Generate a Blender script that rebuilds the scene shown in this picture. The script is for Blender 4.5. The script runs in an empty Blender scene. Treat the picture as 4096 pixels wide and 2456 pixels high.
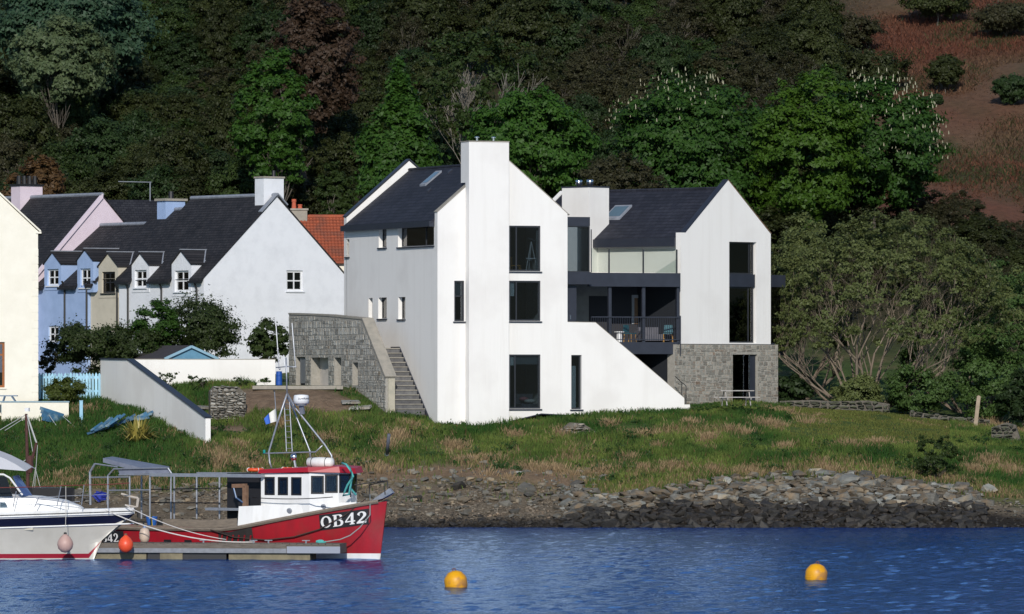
import bpy, bmesh, math, random
import numpy as np
from mathutils import Vector, Matrix, geometry
random.seed(7); RNG = np.random.default_rng(11)
SC = bpy.context.scene
COL = SC.collection
R_ = math.radians
# ---------------------------------------------------------------- camera, sky, sun, exposure
F, CH, HY = 27000.0, 6.56, 1500.0            # focal length in photo pixels, eye height, horizon row
cd = bpy.data.cameras.new('camera'); cam = bpy.data.objects.new('camera', cd); COL.objects.link(cam)
cam.location = (0, 0, CH); cam.rotation_euler = (R_(90), 0, 0)
cd.sensor_width = 36; cd.lens = 36 * F / 4096; cd.shift_y = (HY - 1228) / 4096
cd.clip_start = 1; cd.clip_end = 6000
SC.camera = cam
SUN_AZ, SUN_EL = -1.0, 25.0                   # degrees right of straight behind the camera, height
sdir = Vector((math.sin(R_(SUN_AZ)) * math.cos(R_(SUN_EL)), -math.cos(R_(SUN_AZ)) * math.cos(R_(SUN_EL)), math.sin(R_(SUN_EL))))
W = bpy.data.worlds.new('World'); SC.world = W; W.use_nodes = True
nt = W.node_tree; bg = nt.nodes['Background']
sky = nt.nodes.new('ShaderNodeTexSky'); sky.sky_type = 'NISHITA'; sky.sun_disc = False
sky.sun_elevation = R_(SUN_EL); sky.sun_rotation = R_(180 - SUN_AZ); sky.air_density = 1.0; sky.dust_density = 0.2; sky.ozone_density = 3.0
nt.links.new(sky.outputs[0], bg.inputs[0]); bg.inputs[1].default_value = 0.105
sl = bpy.data.lights.new('sun', 'SUN'); sl.energy = 3.6; sl.angle = R_(0.53); sl.color = (1.0, 0.94, 0.86)
so = bpy.data.objects.new('sun', sl); COL.objects.link(so); so.rotation_euler = sdir.to_track_quat('Z', 'Y').to_euler(); so.location = (60, -100, 80)
vs = SC.view_settings; vs.view_transform = 'Standard'; vs.look = 'None'; vs.gamma = 1; vs.exposure = 0.0; vs.use_curve_mapping = False
SC.cycles.max_bounces = 8; SC.cycles.transparent_max_bounces = 12; SC.cycles.sample_clamp_indirect = 4
SC.cycles.use_denoising = True
# ---------------------------------------------------------------- helpers
def P(px, py, Y): return Vector(((px - 2048) * Y / F, Y, CH - (py - HY) * Y / F))
class Fr:                                     # a building's or boat's own axes; hit() finds where a sight line meets one of its planes
    def __init__(s, loc, deg):
        s.loc = Vector(loc); s.rz = R_(deg); s.M = Matrix.Translation(s.loc) @ Matrix.Rotation(s.rz, 4, 'Z'); s.I = s.M.inverted()
    def hit(s, px, py, ax, val):
        o = s.I @ Vector((0, 0, CH)); d = s.I.to_3x3() @ Vector(((px - 2048) / F, 1, -(py - HY) / F))
        return o + d * ((val - o[ax]) / d[ax])
    def loc_of(s, px, py, Y): return s.I @ P(px, py, Y)
def put(o, parent=None, label=None, cat=None, group=None, kind=None):
    COL.objects.link(o)
    if parent: o.parent = parent
    if label: o['label'] = label
    if cat: o['category'] = cat
    if group: o['group'] = group
    if kind: o['kind'] = kind
    return o
def thing(name, label, cat, loc=(0, 0, 0), rz=0.0, group=None):
    o = bpy.data.objects.new(name, None); o.empty_display_size = .3
    o.location = loc; o.rotation_euler = (0, 0, rz)
    return put(o, None, label, cat, group)
def frthing(fr, name, label, cat, group=None): return thing(name, label, cat, fr.loc, fr.rz, group)
class MB:
    def __init__(s): s.v = []; s.f = []
    def add(s, vs, fs):
        b = len(s.v); s.v += [tuple(v) for v in vs]; s.f += [tuple(i + b for i in f) for f in fs]; return s
    def box(s, x0, x1, y0, y1, z0, z1):
        return s.add([(x0,y0,z0),(x1,y0,z0),(x1,y1,z0),(x0,y1,z0),(x0,y0,z1),(x1,y0,z1),(x1,y1,z1),(x0,y1,z1)],
                     [(0,3,2,1),(4,5,6,7),(0,1,5,4),(1,2,6,5),(2,3,7,6),(3,0,4,7)])
    def beam(s, a, b, w, h, up=(0, 0, 1)):
        a = Vector(a); b = Vector(b); d = (b - a).normalized(); u = Vector(up)
        r = d.cross(u)
        if r.length < 1e-4: r = d.cross(Vector((0, 1, 0)))
        r.normalize(); u = r.cross(d).normalized(); r *= w / 2; u *= h / 2
        vs = [p + q for p in (a, b) for q in (-r - u, r - u, r + u, -r + u)]
        return s.add(vs, [(0,3,2,1),(4,5,6,7),(0,1,5,4),(1,2,6,5),(2,3,7,6),(3,0,4,7)])
    def tube(s, pts, r, n=8, caps=True):
        pts = [Vector(p) for p in pts]; m = len(pts); rs = r if isinstance(r, (list, tuple)) else [r] * m
        b = len(s.v); prev = None
        for i, p in enumerate(pts):
            d = (pts[min(i + 1, m - 1)] - pts[max(i - 1, 0)])
            if d.length < 1e-9: d = Vector((0, 0, 1))
            d.normalize()
            ref = prev if prev is not None else (Vector((1, 0, 0)) if abs(d.z) > .9 else Vector((0, 0, 1)))
            a = d.cross(ref)
            if a.length < 1e-5: a = d.cross(Vector((0, 1, 0)))
            a.normalize(); c = d.cross(a); prev = -c if False else ref
            for k in range(n):
                t = 2 * math.pi * k / n; s.v.append(tuple(p + (a * math.cos(t) + c * math.sin(t)) * rs[i]))
        for i in range(m - 1):
            for k in range(n):
                k2 = (k + 1) % n; s.f.append((b+i*n+k, b+i*n+k2, b+(i+1)*n+k2, b+(i+1)*n+k))
        if caps:
            s.f.append(tuple(b + k for k in range(n))[::-1]); s.f.append(tuple(b + (m-1)*n + k for k in range(n)))
        return s
    def lathe(s, prof, n=20, M=None):
        b = len(s.v)
        for (r, z) in prof:
            for k in range(n):
                t = 2 * math.pi * k / n; q = Vector((r * math.cos(t), r * math.sin(t), z)); s.v.append(tuple(M @ q if M else q))
        for i in range(len(prof) - 1):
            for k in range(n):
                k2 = (k + 1) % n; s.f.append((b+i*n+k, b+i*n+k2, b+(i+1)*n+k2, b+(i+1)*n+k))
        s.f.append(tuple(b + k for k in range(n))[::-1]); s.f.append(tuple(b + (len(prof)-1)*n + k for k in range(n)))
        return s
    def slab(s, outer, holes, fm, t0, t1):    # flat polygon with holes, given a thickness: fm(a, b, t) -> xyz
        loops = [list(outer)] + [list(h) for h in holes]
        ed, o = [], 0
        for l in loops: ed += [(o + i, o + (i + 1) % len(l)) for i in range(len(l))]; o += len(l)
        fl = [p for l in loops for p in l]
        res = geometry.delaunay_2d_cdt([Vector((p[0], p[1])) for p in fl], ed, [], 0, 1e-6)
        inside = lambda x, y, poly: sum((y1 > y) != (y2 > y) and x < (x2 - x1) * (y - y1) / (y2 - y1) + x1 for (x1, y1), (x2, y2) in zip([q[:2] for q in poly], [q[:2] for q in poly[1:] + poly[:1]])) % 2 == 1
        om = [(w[0] if w else min(range(len(fl)), key=lambda k: (fl[k][0] - v.x) ** 2 + (fl[k][1] - v.y) ** 2)) for w, v in zip(res[3], res[0])]; tri = []
        for f in res[2]:
            cx = sum(res[0][i].x for i in f) / 3; cy = sum(res[0][i].y for i in f) / 3
            if inside(cx, cy, loops[0]) and not any(inside(cx, cy, h) for h in loops[1:]): tri.append(tuple(om[i] for i in f))
        flat = [p for l in loops for p in l]; n = len(flat)
        vs = [fm(p[0], p[1], t0) for p in flat] + [fm(p[0], p[1], t1) for p in flat]
        fs = []
        for t in tri:
            fs.append(tuple(t)); fs.append(tuple(i + n for i in reversed(t)))
        o = 0
        for l in loops:
            m = len(l)
            for i in range(m):
                j = (i + 1) % m; fs.append((o + i, o + j, o + j + n, o + i + n))
            o += m
        return s.add(vs, fs)
    def mesh(s, name, smooth=False, mat=None):
        me = bpy.data.meshes.new(name); me.from_pydata(s.v, [], s.f)
        bm = bmesh.new(); bm.from_mesh(me); bmesh.ops.recalc_face_normals(bm, faces=bm.faces); bm.to_mesh(me); bm.free()
        if smooth: me.polygons.foreach_set('use_smooth', [True] * len(me.polygons))
        if mat: me.materials.append(mat)
        return me
    def build(s, name, mat, parent=None, smooth=False, **kw):
        return put(bpy.data.objects.new(name, s.mesh(name, smooth, mat)), parent, **kw)
def fast_mesh(name, co, quads=None, tris=None, mat=None, colors=None, smooth=False):
    """co (n,3); quads (m,4) or tris (m,3) index arrays; colors per-vertex rgb"""
    me = bpy.data.meshes.new(name); fa = quads if quads is not None else tris; k = fa.shape[1]; m = len(fa)
    me.vertices.add(len(co)); me.vertices.foreach_set('co', co.astype(np.float32).ravel())
    me.loops.add(m * k); me.loops.foreach_set('vertex_index', fa.astype(np.int32).ravel())
    me.polygons.add(m); me.polygons.foreach_set('loop_start', np.arange(0, m * k, k, dtype=np.int32))
    if smooth: me.polygons.foreach_set('use_smooth', np.ones(m, dtype=bool))
    if colors is not None:
        ca = me.color_attributes.new('Col', 'FLOAT_COLOR', 'POINT')
        ca.data.foreach_set('color', np.concatenate([colors, np.ones((len(colors), 1))], 1).astype(np.float32).ravel())
    me.update(calc_edges=True); me.validate()
    if mat: me.materials.append(mat)
    return me
# ---------------------------------------------------------------- materials
MATS = {}
def _n(t, k, **kw):
    n = t.nodes.new('ShaderNode' + k)
    for a, b in kw.items(): setattr(n, a, b)
    return n
def rgb(c): return (c[0], c[1], c[2], 1.0)
def mat(name, c1, c2=None, rough=.7, scale=3.0, stretch=(1, 1, 1), bump=0.0, bscale=None, metal=0.0, contrast=(.35, .65), c3=None, s3=.6, rnd=0.0, coat=0.0, spec=.5, isl=0.0, trans=0.0):
    """painted / natural surface: two colours mixed by noise, an optional third in larger patches, fine relief, per-object and per-island variation"""
    if name in MATS: return MATS[name]
    m = bpy.data.materials.new(name); m.use_nodes = True; t = m.node_tree; L = t.links; bs = t.nodes['Principled BSDF']
    bs.inputs['Roughness'].default_value = rough; bs.inputs['Metallic'].default_value = metal; bs.inputs['Coat Weight'].default_value = coat; bs.inputs['Specular IOR Level'].default_value = spec
    tc = _n(t, 'TexCoord'); mp = _n(t, 'Mapping'); mp.inputs['Scale'].default_value = stretch; L.new(tc.outputs['Object'], mp.inputs[0])
    no = _n(t, 'TexNoise'); no.inputs['Scale'].default_value = scale; no.inputs['Detail'].default_value = 6; no.inputs['Roughness'].default_value = .6; L.new(mp.outputs[0], no.inputs['Vector'])
    cr = _n(t, 'ValToRGB'); e = cr.color_ramp.elements; e[0].position, e[1].position = contrast; e[0].color = rgb(c1); e[1].color = rgb(c2 or c1); L.new(no.outputs['Fac'], cr.inputs[0])
    out = cr.outputs[0]
    if c3:
        n3 = _n(t, 'TexNoise'); n3.inputs['Scale'].default_value = s3; n3.inputs['Detail'].default_value = 4; L.new(tc.outputs['Object'], n3.inputs['Vector'])
        r3 = _n(t, 'ValToRGB'); r3.color_ramp.elements[0].position, r3.color_ramp.elements[1].position = .5, .68; L.new(n3.outputs['Fac'], r3.inputs[0])
        mx = _n(t, 'Mix', data_type='RGBA'); L.new(r3.outputs[0], mx.inputs[0]); L.new(out, mx.inputs[6]); mx.inputs[7].default_value = rgb(c3); out = mx.outputs[2]
    for amt, src in ((rnd, 'o'), (isl, 'i')):
        if amt:
            rn = _n(t, 'ObjectInfo').outputs['Random'] if src == 'o' else _n(t, 'NewGeometry').outputs['Random Per Island']
            mr = _n(t, 'MapRange'); mr.inputs['To Min'].default_value = 1 - amt; mr.inputs['To Max'].default_value = 1 + amt; L.new(rn, mr.inputs[0])
            hs = _n(t, 'HueSaturation'); L.new(mr.outputs[0], hs.inputs['Value']); L.new(out, hs.inputs['Color']); out = hs.outputs[0]
    L.new(out, bs.inputs['Base Color'])
    if bump:
        nb = _n(t, 'TexNoise'); nb.inputs['Scale'].default_value = bscale or scale * 6; nb.inputs['Detail'].default_value = 5; L.new(mp.outputs[0], nb.inputs['Vector'])
        bp = _n(t, 'Bump'); bp.inputs['Strength'].default_value = bump; bp.inputs['Distance'].default_value = .05; L.new(nb.outputs['Fac'], bp.inputs['Height']); L.new(bp.outputs[0], bs.inputs['Normal'])
    if trans:
        tr = _n(t, 'BsdfTranslucent'); L.new(out, tr.inputs[0]); mxs = _n(t, 'MixShader'); mxs.inputs[0].default_value = trans
        L.new(bs.outputs[0], mxs.inputs[1]); L.new(tr.outputs[0], mxs.inputs[2]); L.new(mxs.outputs[0], t.nodes['Material Output'].inputs[0])
    MATS[name] = m; return m
def mat_vcol(name, rough=.9, isl=.25, trans=0.0, bump=0.0, bscale=8.0, noise=0.0):
    m = bpy.data.materials.new(name); m.use_nodes = True; t = m.node_tree; L = t.links; bs = t.nodes['Principled BSDF']; bs.inputs['Roughness'].default_value = rough; bs.inputs['Specular IOR Level'].default_value = .25
    at = _n(t, 'VertexColor', layer_name='Col'); out = at.outputs[0]
    if isl:
        mr = _n(t, 'MapRange'); mr.inputs['To Min'].default_value = 1 - isl; mr.inputs['To Max'].default_value = 1 + isl; L.new(_n(t, 'NewGeometry').outputs['Random Per Island'], mr.inputs[0])
        hs = _n(t, 'HueSaturation'); L.new(mr.outputs[0], hs.inputs['Value']); L.new(out, hs.inputs['Color']); out = hs.outputs[0]
    tc = _n(t, 'TexCoord')
    if noise:
        nn = _n(t, 'TexNoise'); nn.inputs['Scale'].default_value = 2.2; nn.inputs['Detail'].default_value = 8; nn.inputs['Roughness'].default_value = .7; L.new(tc.outputs['Object'], nn.inputs['Vector'])
        mr = _n(t, 'MapRange'); mr.inputs['From Min'].default_value = .3; mr.inputs['From Max'].default_value = .7; mr.inputs['To Min'].default_value = 1 - noise; mr.inputs['To Max'].default_value = 1 + noise; L.new(nn.outputs['Fac'], mr.inputs[0])
        hs = _n(t, 'HueSaturation'); L.new(mr.outputs[0], hs.inputs['Value']); L.new(out, hs.inputs['Color']); out = hs.outputs[0]
    L.new(out, bs.inputs['Base Color'])
    if bump:
        vb = _n(t, 'TexNoise'); vb.inputs['Scale'].default_value = bscale; vb.inputs['Detail'].default_value = 6; L.new(tc.outputs['Object'], vb.inputs['Vector'])
        bp = _n(t, 'Bump'); bp.inputs['Strength'].default_value = bump; bp.inputs['Distance'].default_value = .15; L.new(vb.outputs['Fac'], bp.inputs['Height']); L.new(bp.outputs[0], bs.inputs['Normal'])
    if trans:
        tr = _n(t, 'BsdfTranslucent'); L.new(out, tr.inputs[0]); mxs = _n(t, 'MixShader'); mxs.inputs[0].default_value = trans
        L.new(bs.outputs[0], mxs.inputs[1]); L.new(tr.outputs[0], mxs.inputs[2]); L.new(mxs.outputs[0], t.nodes['Material Output'].inputs[0])
    return m
def mat_glass(name, tint=(.8, .88, .86), refl=.12):
    m = bpy.data.materials.new(name); m.use_nodes = True; t = m.node_tree; L = t.links; t.nodes.remove(t.nodes['Principled BSDF'])
    tr = _n(t, 'BsdfTransparent'); tr.inputs[0].default_value = rgb(tint); gl = _n(t, 'BsdfGlossy'); gl.inputs['Roughness'].default_value = .02
    lw = _n(t, 'Fresnel'); lw.inputs[0].default_value = 1.5; ad = _n(t, 'Math', operation='ADD'); ad.inputs[1].default_value = refl; L.new(lw.outputs[0], ad.inputs[0])
    mx = _n(t, 'MixShader'); L.new(ad.outputs[0], mx.inputs[0]); L.new(tr.outputs[0], mx.inputs[1]); L.new(gl.outputs[0], mx.inputs[2]); L.new(mx.outputs[0], t.nodes['Material Output'].inputs[0])
    return m
def mat_slate(name, c1, c2, axis='y', bw=.30, rh=.16, rough=.72, bump=.35):
    """courses of slates run along the roof: brick pattern on (along-ridge, height)"""
    m = bpy.data.materials.new(name); m.use_nodes = True; t = m.node_tree; L = t.links; bs = t.nodes['Principled BSDF']; bs.inputs['Roughness'].default_value = rough; bs.inputs['Specular IOR Level'].default_value = .3
    tc = _n(t, 'TexCoord'); sp = _n(t, 'SeparateXYZ'); L.new(tc.outputs['Object'], sp.inputs[0]); cb = _n(t, 'CombineXYZ'); L.new(sp.outputs[{'x': 0, 'y': 1}[axis]], cb.inputs[0]); L.new(sp.outputs[2], cb.inputs[1])
    br = _n(t, 'TexBrick'); br.inputs['Scale'].default_value = 1; br.inputs['Brick Width'].default_value = bw; br.inputs['Row Height'].default_value = rh; br.inputs['Mortar Size'].default_value = .012
    br.inputs['Color1'].default_value = rgb(c1); br.inputs['Color2'].default_value = rgb(c2); br.inputs['Mortar'].default_value = rgb([c * .45 for c in c1]); L.new(cb.outputs[0], br.inputs['Vector'])
    no = _n(t, 'TexNoise'); no.inputs['Scale'].default_value = .7; no.inputs['Detail'].default_value = 7; no.inputs['Roughness'].default_value = .7; L.new(tc.outputs['Object'], no.inputs['Vector'])
    mr = _n(t, 'MapRange'); mr.inputs['From Min'].default_value = .3; mr.inputs['From Max'].default_value = .7; mr.inputs['To Min'].default_value = .7; mr.inputs['To Max'].default_value = 1.35; L.new(no.outputs['Fac'], mr.inputs[0])
    hs = _n(t, 'HueSaturation'); L.new(mr.outputs[0], hs.inputs['Value']); L.new(br.outputs['Color'], hs.inputs['Color']); L.new(hs.outputs[0], bs.inputs['Base Color'])
    bp = _n(t, 'Bump'); bp.inputs['Strength'].default_value = bump; bp.inputs['Distance'].default_value = .02; bp.invert = True; L.new(br.outputs['Fac'], bp.inputs['Height']); L.new(bp.outputs[0], bs.inputs['Normal'])
    return m
m_white = mat('white_render', (.80, .785, .755), (.735, .715, .68), rough=.85, scale=2.2, stretch=(1, 1, .07), bump=.14, bscale=14, c3=(.73, .71, .68), s3=.4, contrast=(.50, .84))
m_whiteB = mat('white_limewash', (.74, .76, .80), (.65, .67, .71), rough=.85, scale=1.3, bump=.25, bscale=7, contrast=(.45, .75))
m_cream = mat('cream_render', (.82, .785, .68), (.76, .725, .62), rough=.85, scale=1.2, bump=.12, bscale=9)
m_blue = mat('blue_limewash', (.34, .46, .70), (.29, .40, .62), rough=.85, scale=1.4, bump=.15, bscale=9)
m_beige = mat('beige_render', (.58, .53, .43), (.50, .46, .37), rough=.85, scale=1.4, bump=.15, bscale=9)
m_pink = mat('pink_render', (.70, .60, .67), (.64, .54, .61), rough=.85, scale=1.4, bump=.12, bscale=9)
m_dark = mat('anthracite_metal', (.028, .033, .048), (.022, .026, .038), rough=.45, scale=2)
m_frame = mat('dark_frame', (.025, .028, .034), rough=.4, scale=2)
m_slate = mat_slate('blue_black_slate', (.018, .020, .030), (.029, .031, .043), bw=.32, rh=.15)
m_slate2 = mat_slate('old_slate', (.017, .017, .020), (.033, .031, .034), bw=.26, rh=.13, bump=.7)
m_lead = mat('lead', (.20, .22, .26), (.27, .29, .33), rough=.5, scale=4)
m_glass = mat_glass('window_glass', (.56, .62, .66), .10)
m_glassT = mat_glass('balustrade_glass', (.86, .90, .875), .03)
m_stone = mat('grey_rubble', (.27, .27, .25), (.40, .395, .36), rough=.9, scale=5, bump=.5, bscale=14, rnd=.38, c3=(.25, .21, .16), s3=.8)
m_stoneW = mat('warm_rubble', (.22, .21, .18), (.33, .32, .28), rough=.9, scale=5, bump=.5, bscale=14, rnd=.36, c3=(.30, .22, .16), s3=.9)
m_mortar = mat('mortar', (.29, .275, .24), (.36, .34, .30), rough=.95, scale=6, bump=.4)
m_conc = mat('concrete', (.34, .31, .26), (.26, .245, .21), rough=.9, scale=3, bump=.3)
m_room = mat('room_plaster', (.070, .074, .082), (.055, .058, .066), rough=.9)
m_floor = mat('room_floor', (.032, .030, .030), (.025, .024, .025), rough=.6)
m_steel = mat('galvanised_steel', (.42, .44, .48), (.34, .36, .40), rough=.42, scale=6, metal=.6)
m_bright = mat('bright_steel', (.72, .73, .75), rough=.2, metal=1.0)
m_black = mat('black_iron', (.012, .012, .014), rough=.5)
m_wood = mat('weathered_wood', (.105, .088, .070), (.16, .138, .115), rough=.85, scale=3, stretch=(1, 6, 6), bump=.4)
m_wpaint = mat('white_gloss_paint', (.78, .79, .80), (.72, .73, .74), rough=.35, scale=2)
m_plinth = mat('brown_plinth', (.30, .22, .17), (.22, .165, .13), rough=.9, scale=3, bump=.3)
# ---------------------------------------------------------------- the land: heights from sighted ground points
GP = [  # photo column, photo row, distance in metres
 (0,2110,290.4),(700,2110,290.4),(1500,2110,290.4),(2300,2112,290.2),(3200,2112,290.2),(4096,2110,290.4),(-900,2110,290.4),(5000,2110,290.4),
 (0,2060,293),(900,2060,293),(1700,2060,293.3),(2300,2062,292.6),(3000,2060,292.4),(3600,2050,292.6),(4096,2040,293),
 (1700,2000,296.3),(2200,1990,296.2),(2700,1990,294.8),(3200,1985,294.8),(3700,1985,295.2),(4050,1975,296.6),
 (300,1960,296.2),(900,1960,296.2),(1500,1940,297.4),(2000,1925,298.2),(2400,1915,298.4),(2700,1900,297.6),(3200,1890,298),(3600,1890,298.4),(4000,1900,299.5),
 (300,1880,299),(900,1890,297.9),(600,1860,299.6),(1500,1830,301.4),(2000,1810,302.3),(2500,1800,302.6),(3000,1800,302.6),(3500,1790,303.5),(4000,1800,304.5),
 (60,1790,302.5),(350,1770,303.5),(815,1778,299.6),(700,1728,303.2),(600,1686,306),(500,1645,308.6),(420,1612,311),(860,1772,299.9),(1000,1740,304.2),(1300,1710,304.8),(1600,1700,305.2),(1760,1738,305.0),(1860,1748,304.9),(2000,1742,305.6),(2160,1690,308.0),(2400,1655,309.7),(2720,1650,310.6),(2720,1700,307.2),(2400,1710,306.8),
 (60,1690,308.6),(250,1680,308.8),(420,1665,308.8),(100,1650,311.2),(250,1640,311),(450,1640,311),(860,1690,307),
 (1000,1660,306.8),(1250,1655,307),(1480,1655,307.2),(1560,1660,307.2),(1690,1672,307.6),(900,1600,309.2),(1100,1600,308.6),(1300,1600,308.4),
 (700,1560,312),(560,1560,313.5),(900,1550,311.2),(1100,1547,310.9),(1300,1547,310.9),(1050,1547,315),(1250,1547,318),(1330,1548,313.5),(1290,1548,316),(1200,1548,319),(1180,1548,321),(700,1545,317),
 (100,1600,314),(250,1605,314),(380,1605,314),(100,1580,325),(400,1560,326),(800,1540,326),(1200,1520,326),
 (1750,1680,309),(2000,1650,311),(1500,1500,316),(1450,1500,326),(2000,1500,330),(2500,1520,330),
 (2800,1632,313),(3000,1630,314),(3110,1630,316),(3000,1650,309.5),(3200,1640,316.5),(3450,1650,316.5),(3700,1680,316),(3900,1710,315.5),(4096,1740,315),
 (3300,1700,309),(3700,1730,309.5),(4050,1780,308),(3200,1615,324),(3600,1630,325),(4050,1660,326),
 (-300,1490,354),(0,1490,353),(400,1490,350),(800,1485,347),(1200,1470,345),(1600,1380,347),(2400,1360,345),(3200,1420,345),(4096,1460,345)]
pts = [tuple(P(*g)) for g in GP]
for X in (-60, -40, -20, 0, 20, 40, 60):
    pts += [(X, 286, -.7), (X, 278, -2.0)]
for X in (-70, -45, -20, 0, 20, 45, 70):
    for (Y, z) in ((370, 12.6), (400, 19.6), (430, 26.6), (465, 34.5), (510, 45), (570, 60)):
        pts.append((X, Y, z + (1.2 * math.sin(X * .13 + Y * .05))))
for s in (-1, 1):
    for (Y, z) in ((290.4, 0), (300, 2.2), (312, 5.2), (326, 5.6), (345, 8)): pts.append((s * 62, Y, z))
pts = np.array(pts); KS = np.array([1.0, .8]); RBC_ = pts[:, :2] * KS
def _phi(A, B):
    d = np.sqrt(((A[:, None, :] - B[None, :, :]) ** 2).sum(-1)); return d
A_ = np.block([[_phi(RBC_, RBC_) - .05 * np.eye(len(RBC_)), np.c_[RBC_, np.ones(len(RBC_))]], [np.c_[RBC_, np.ones(len(RBC_))].T, np.zeros((3, 3))]])
WT = np.linalg.solve(A_, np.r_[pts[:, 2], 0, 0, 0])
def hmap(X, Y):
    q = np.stack([np.ravel(X), np.ravel(Y)], -1).astype(float) * KS; out = np.empty(len(q))
    for i in range(0, len(q), 20000):
        s = q[i:i + 20000]; out[i:i + 20000] = _phi(s, RBC_) @ WT[:-3] + np.c_[s, np.ones(len(s))] @ WT[-3:]
    return out.reshape(np.shape(X))
def hz(x, y): return float(hmap(np.array([x]), np.array([y]))[0])
_Ys = np.concatenate([np.arange(286, 345, .15), np.arange(345, 640, .5)])
def ground(px, py):
    """where a sight line first meets the land"""
    X = (px - 2048) * _Ys / F; Z = CH - (py - HY) * _Ys / F; d = Z - hmap(X, _Ys)
    i = np.argmax(d < 0) if (d < 0).any() else len(_Ys) - 1
    if i: t = d[i-1] / (d[i-1] - d[i] + 1e-9); Y = _Ys[i-1] + t * (_Ys[i] - _Ys[i-1])
    else: Y = _Ys[0]
    x = (px - 2048) * Y / F
    return Vector((x, Y, hz(x, Y)))
def vnoise(x, y, s, seed=0):
    """smooth value noise, 0..1"""
    x = np.asarray(x) / s + 37.3 * seed; y = np.asarray(y) / s + 11.7 * seed
    xi = np.floor(x); yi = np.floor(y); fx = x - xi; fy = y - yi; fx = fx * fx * (3 - 2 * fx); fy = fy * fy * (3 - 2 * fy)
    h = lambda a, b: np.modf(np.abs(np.sin(a * 127.1 + b * 311.7 + seed * 74.7) * 43758.5453))[0]
    return (h(xi, yi) * (1 - fx) + h(xi + 1, yi) * fx) * (1 - fy) + (h(xi, yi + 1) * (1 - fx) + h(xi + 1, yi + 1) * fx) * fy
def fbm(x, y, s, seed=0): return .5 * vnoise(x, y, s, seed) + .3 * vnoise(x, y, s / 2.1, seed + 1) + .2 * vnoise(x, y, s / 4.3, seed + 2)
# zones, as functions of place: top edge of the stony shore, top edge of the shingle
def pxcol(X, Y): return 2048 + X * F / Y
_rx = [-2000, 0, 700, 1400, 1900, 2300, 2450, 2600, 2900, 3100, 3400, 3600, 3800, 3950, 4096, 5500]
_rz = [1.3, 1.4, 1.6, 1.9, 1.95, 1.55, 1.25, 1.45, 1.9, 2.1, 2.25, 2.0, 1.7, 1.2, .9, .9]
def rock_top(X, Y): return np.interp(pxcol(X, Y), _rx, _rz)
def wetlev(X, Y): return np.interp(pxcol(X, Y), [1400, 2250, 2650, 3850, 4100], [.36, .42, .92, .92, .5])
DRY = [(1480,1880,2.2),(1600,1740,1.1),(1545,1780,.9),(1660,1705,.8),(1820,1790,1.2),(1880,1840,1.4),(1930,1850,1.2),(2060,1740,.8),(2100,1880,1.6),(1990,1900,1.5),(2200,1880,1.4),(2300,1900,1.5),(2250,1735,.9),(2400,1890,1.3),(2440,1700,.8),
       (2590,1740,.6),(2620,1790,.5),(2775,1690,.8),(2830,1750,.9),(2990,1730,.6),(3060,1690,1.1),(3100,1710,.7),(3180,1655,.8),(3230,1690,.5),(3130,1785,.6),(3340,1785,.5),(3400,1780,.5),(3500,1770,1.0),(2930,1720,.6),(2700,1870,1.4),(2850,1880,1.0),(3000,1885,1.2),(3300,1875,1.6),(3950,1850,1.3),(4040,1880,1.2),(3900,1880,1.0),(3920,1700,1.6),(4000,1690,1.2),(4060,1720,1.6),
       (880,1830,1.6),(1000,1850,1.4),(560,1900,1.5),(300,1910,1.5),(380,1640,1.0),(320,1650,.9),(1330,1850,1.4),(1180,1640,1.0),(960,1780,.8),(1300,1760,.9),(1120,1700,.9),(2500,1840,.8),(2560,1880,.9)]
DRYW = [(ground(a, b), r * .62) for a, b, r in DRY]
def dryness(X, Y, Z):
    d = np.zeros(np.shape(X))
    for g, r in DRYW:
        q = ((X - g.x) ** 2 + ((Y - g.y) * .75) ** 2) / (r * r); d = np.maximum(d, np.exp(-q * 1.2))
    rt = rock_top(X, Y); edge = np.exp(-((Z - rt - .2) / .32) ** 2) * .7
    d = np.maximum(d, edge * (.4 + .9 * vnoise(X, Y, 1.6, 5)))
    d = np.maximum(d, np.clip((fbm(X, Y, 2.6, 9) - .62) * 4, 0, .6))
    return np.clip(d, 0, 1)
def lawn(X, Y):                                # mown part right of the house
    c = pxcol(X, Y); return ((c > 3160) & (c < 3800) & (Y > 305)).astype(float)
def axis(parts):
    o = []
    for a, b, s in parts: o.append(np.arange(a, b, s))
    return np.concatenate(o)
gx = axis([(-900, -120, 60), (-120, -34, 4), (-34, 34, .28), (34, 120, 4), (120, 901, 60)])
gy = axis([(276, 288, 1.0), (288, 330, .25), (330, 350, 1.0), (350, 600, 3), (600, 1500, 60)])
GX, GY = np.meshgrid(gx, gy); GZ = hmap(np.clip(GX, -70, 70), np.clip(GY, 270, 600)) + np.maximum(GY - 600, 0) * .1
near = (np.abs(GX) < 34) & (GY < 330)
GZ = GZ + near * ((fbm(GX, GY, .9, 3) - .5) * .16 * np.clip(GZ, 0, 1)) + (GY > 350) * (fbm(GX, GY, 9, 4) - .5) * 1.6
def lerp(a, b, t): return np.array(a) * (1 - t[..., None]) + np.array(b) * t[..., None]
dr = dryness(GX, GY, GZ) * .9; nz = fbm(GX, GY, 1.5, 21)
gc = lerp((.034, .070, .014), (.066, .10, .022), nz); gc = lerp(gc, (.22, .16, .085), dr * .8)
rt = rock_top(GX, GY)
beach = np.clip((rt - GZ) / .25, 0, 1); bc = lerp((.085, .066, .046), (.19, .155, .11), fbm(GX, GY, .5, 31)); gc = lerp(gc, bc, beach)
wet = np.clip((wetlev(GX, GY) - GZ + .25 * (vnoise(GX, GY, 2, 8) - .5)) / .3, 0, 1); gc = lerp(gc, (.018, .014, .010), wet)
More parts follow.
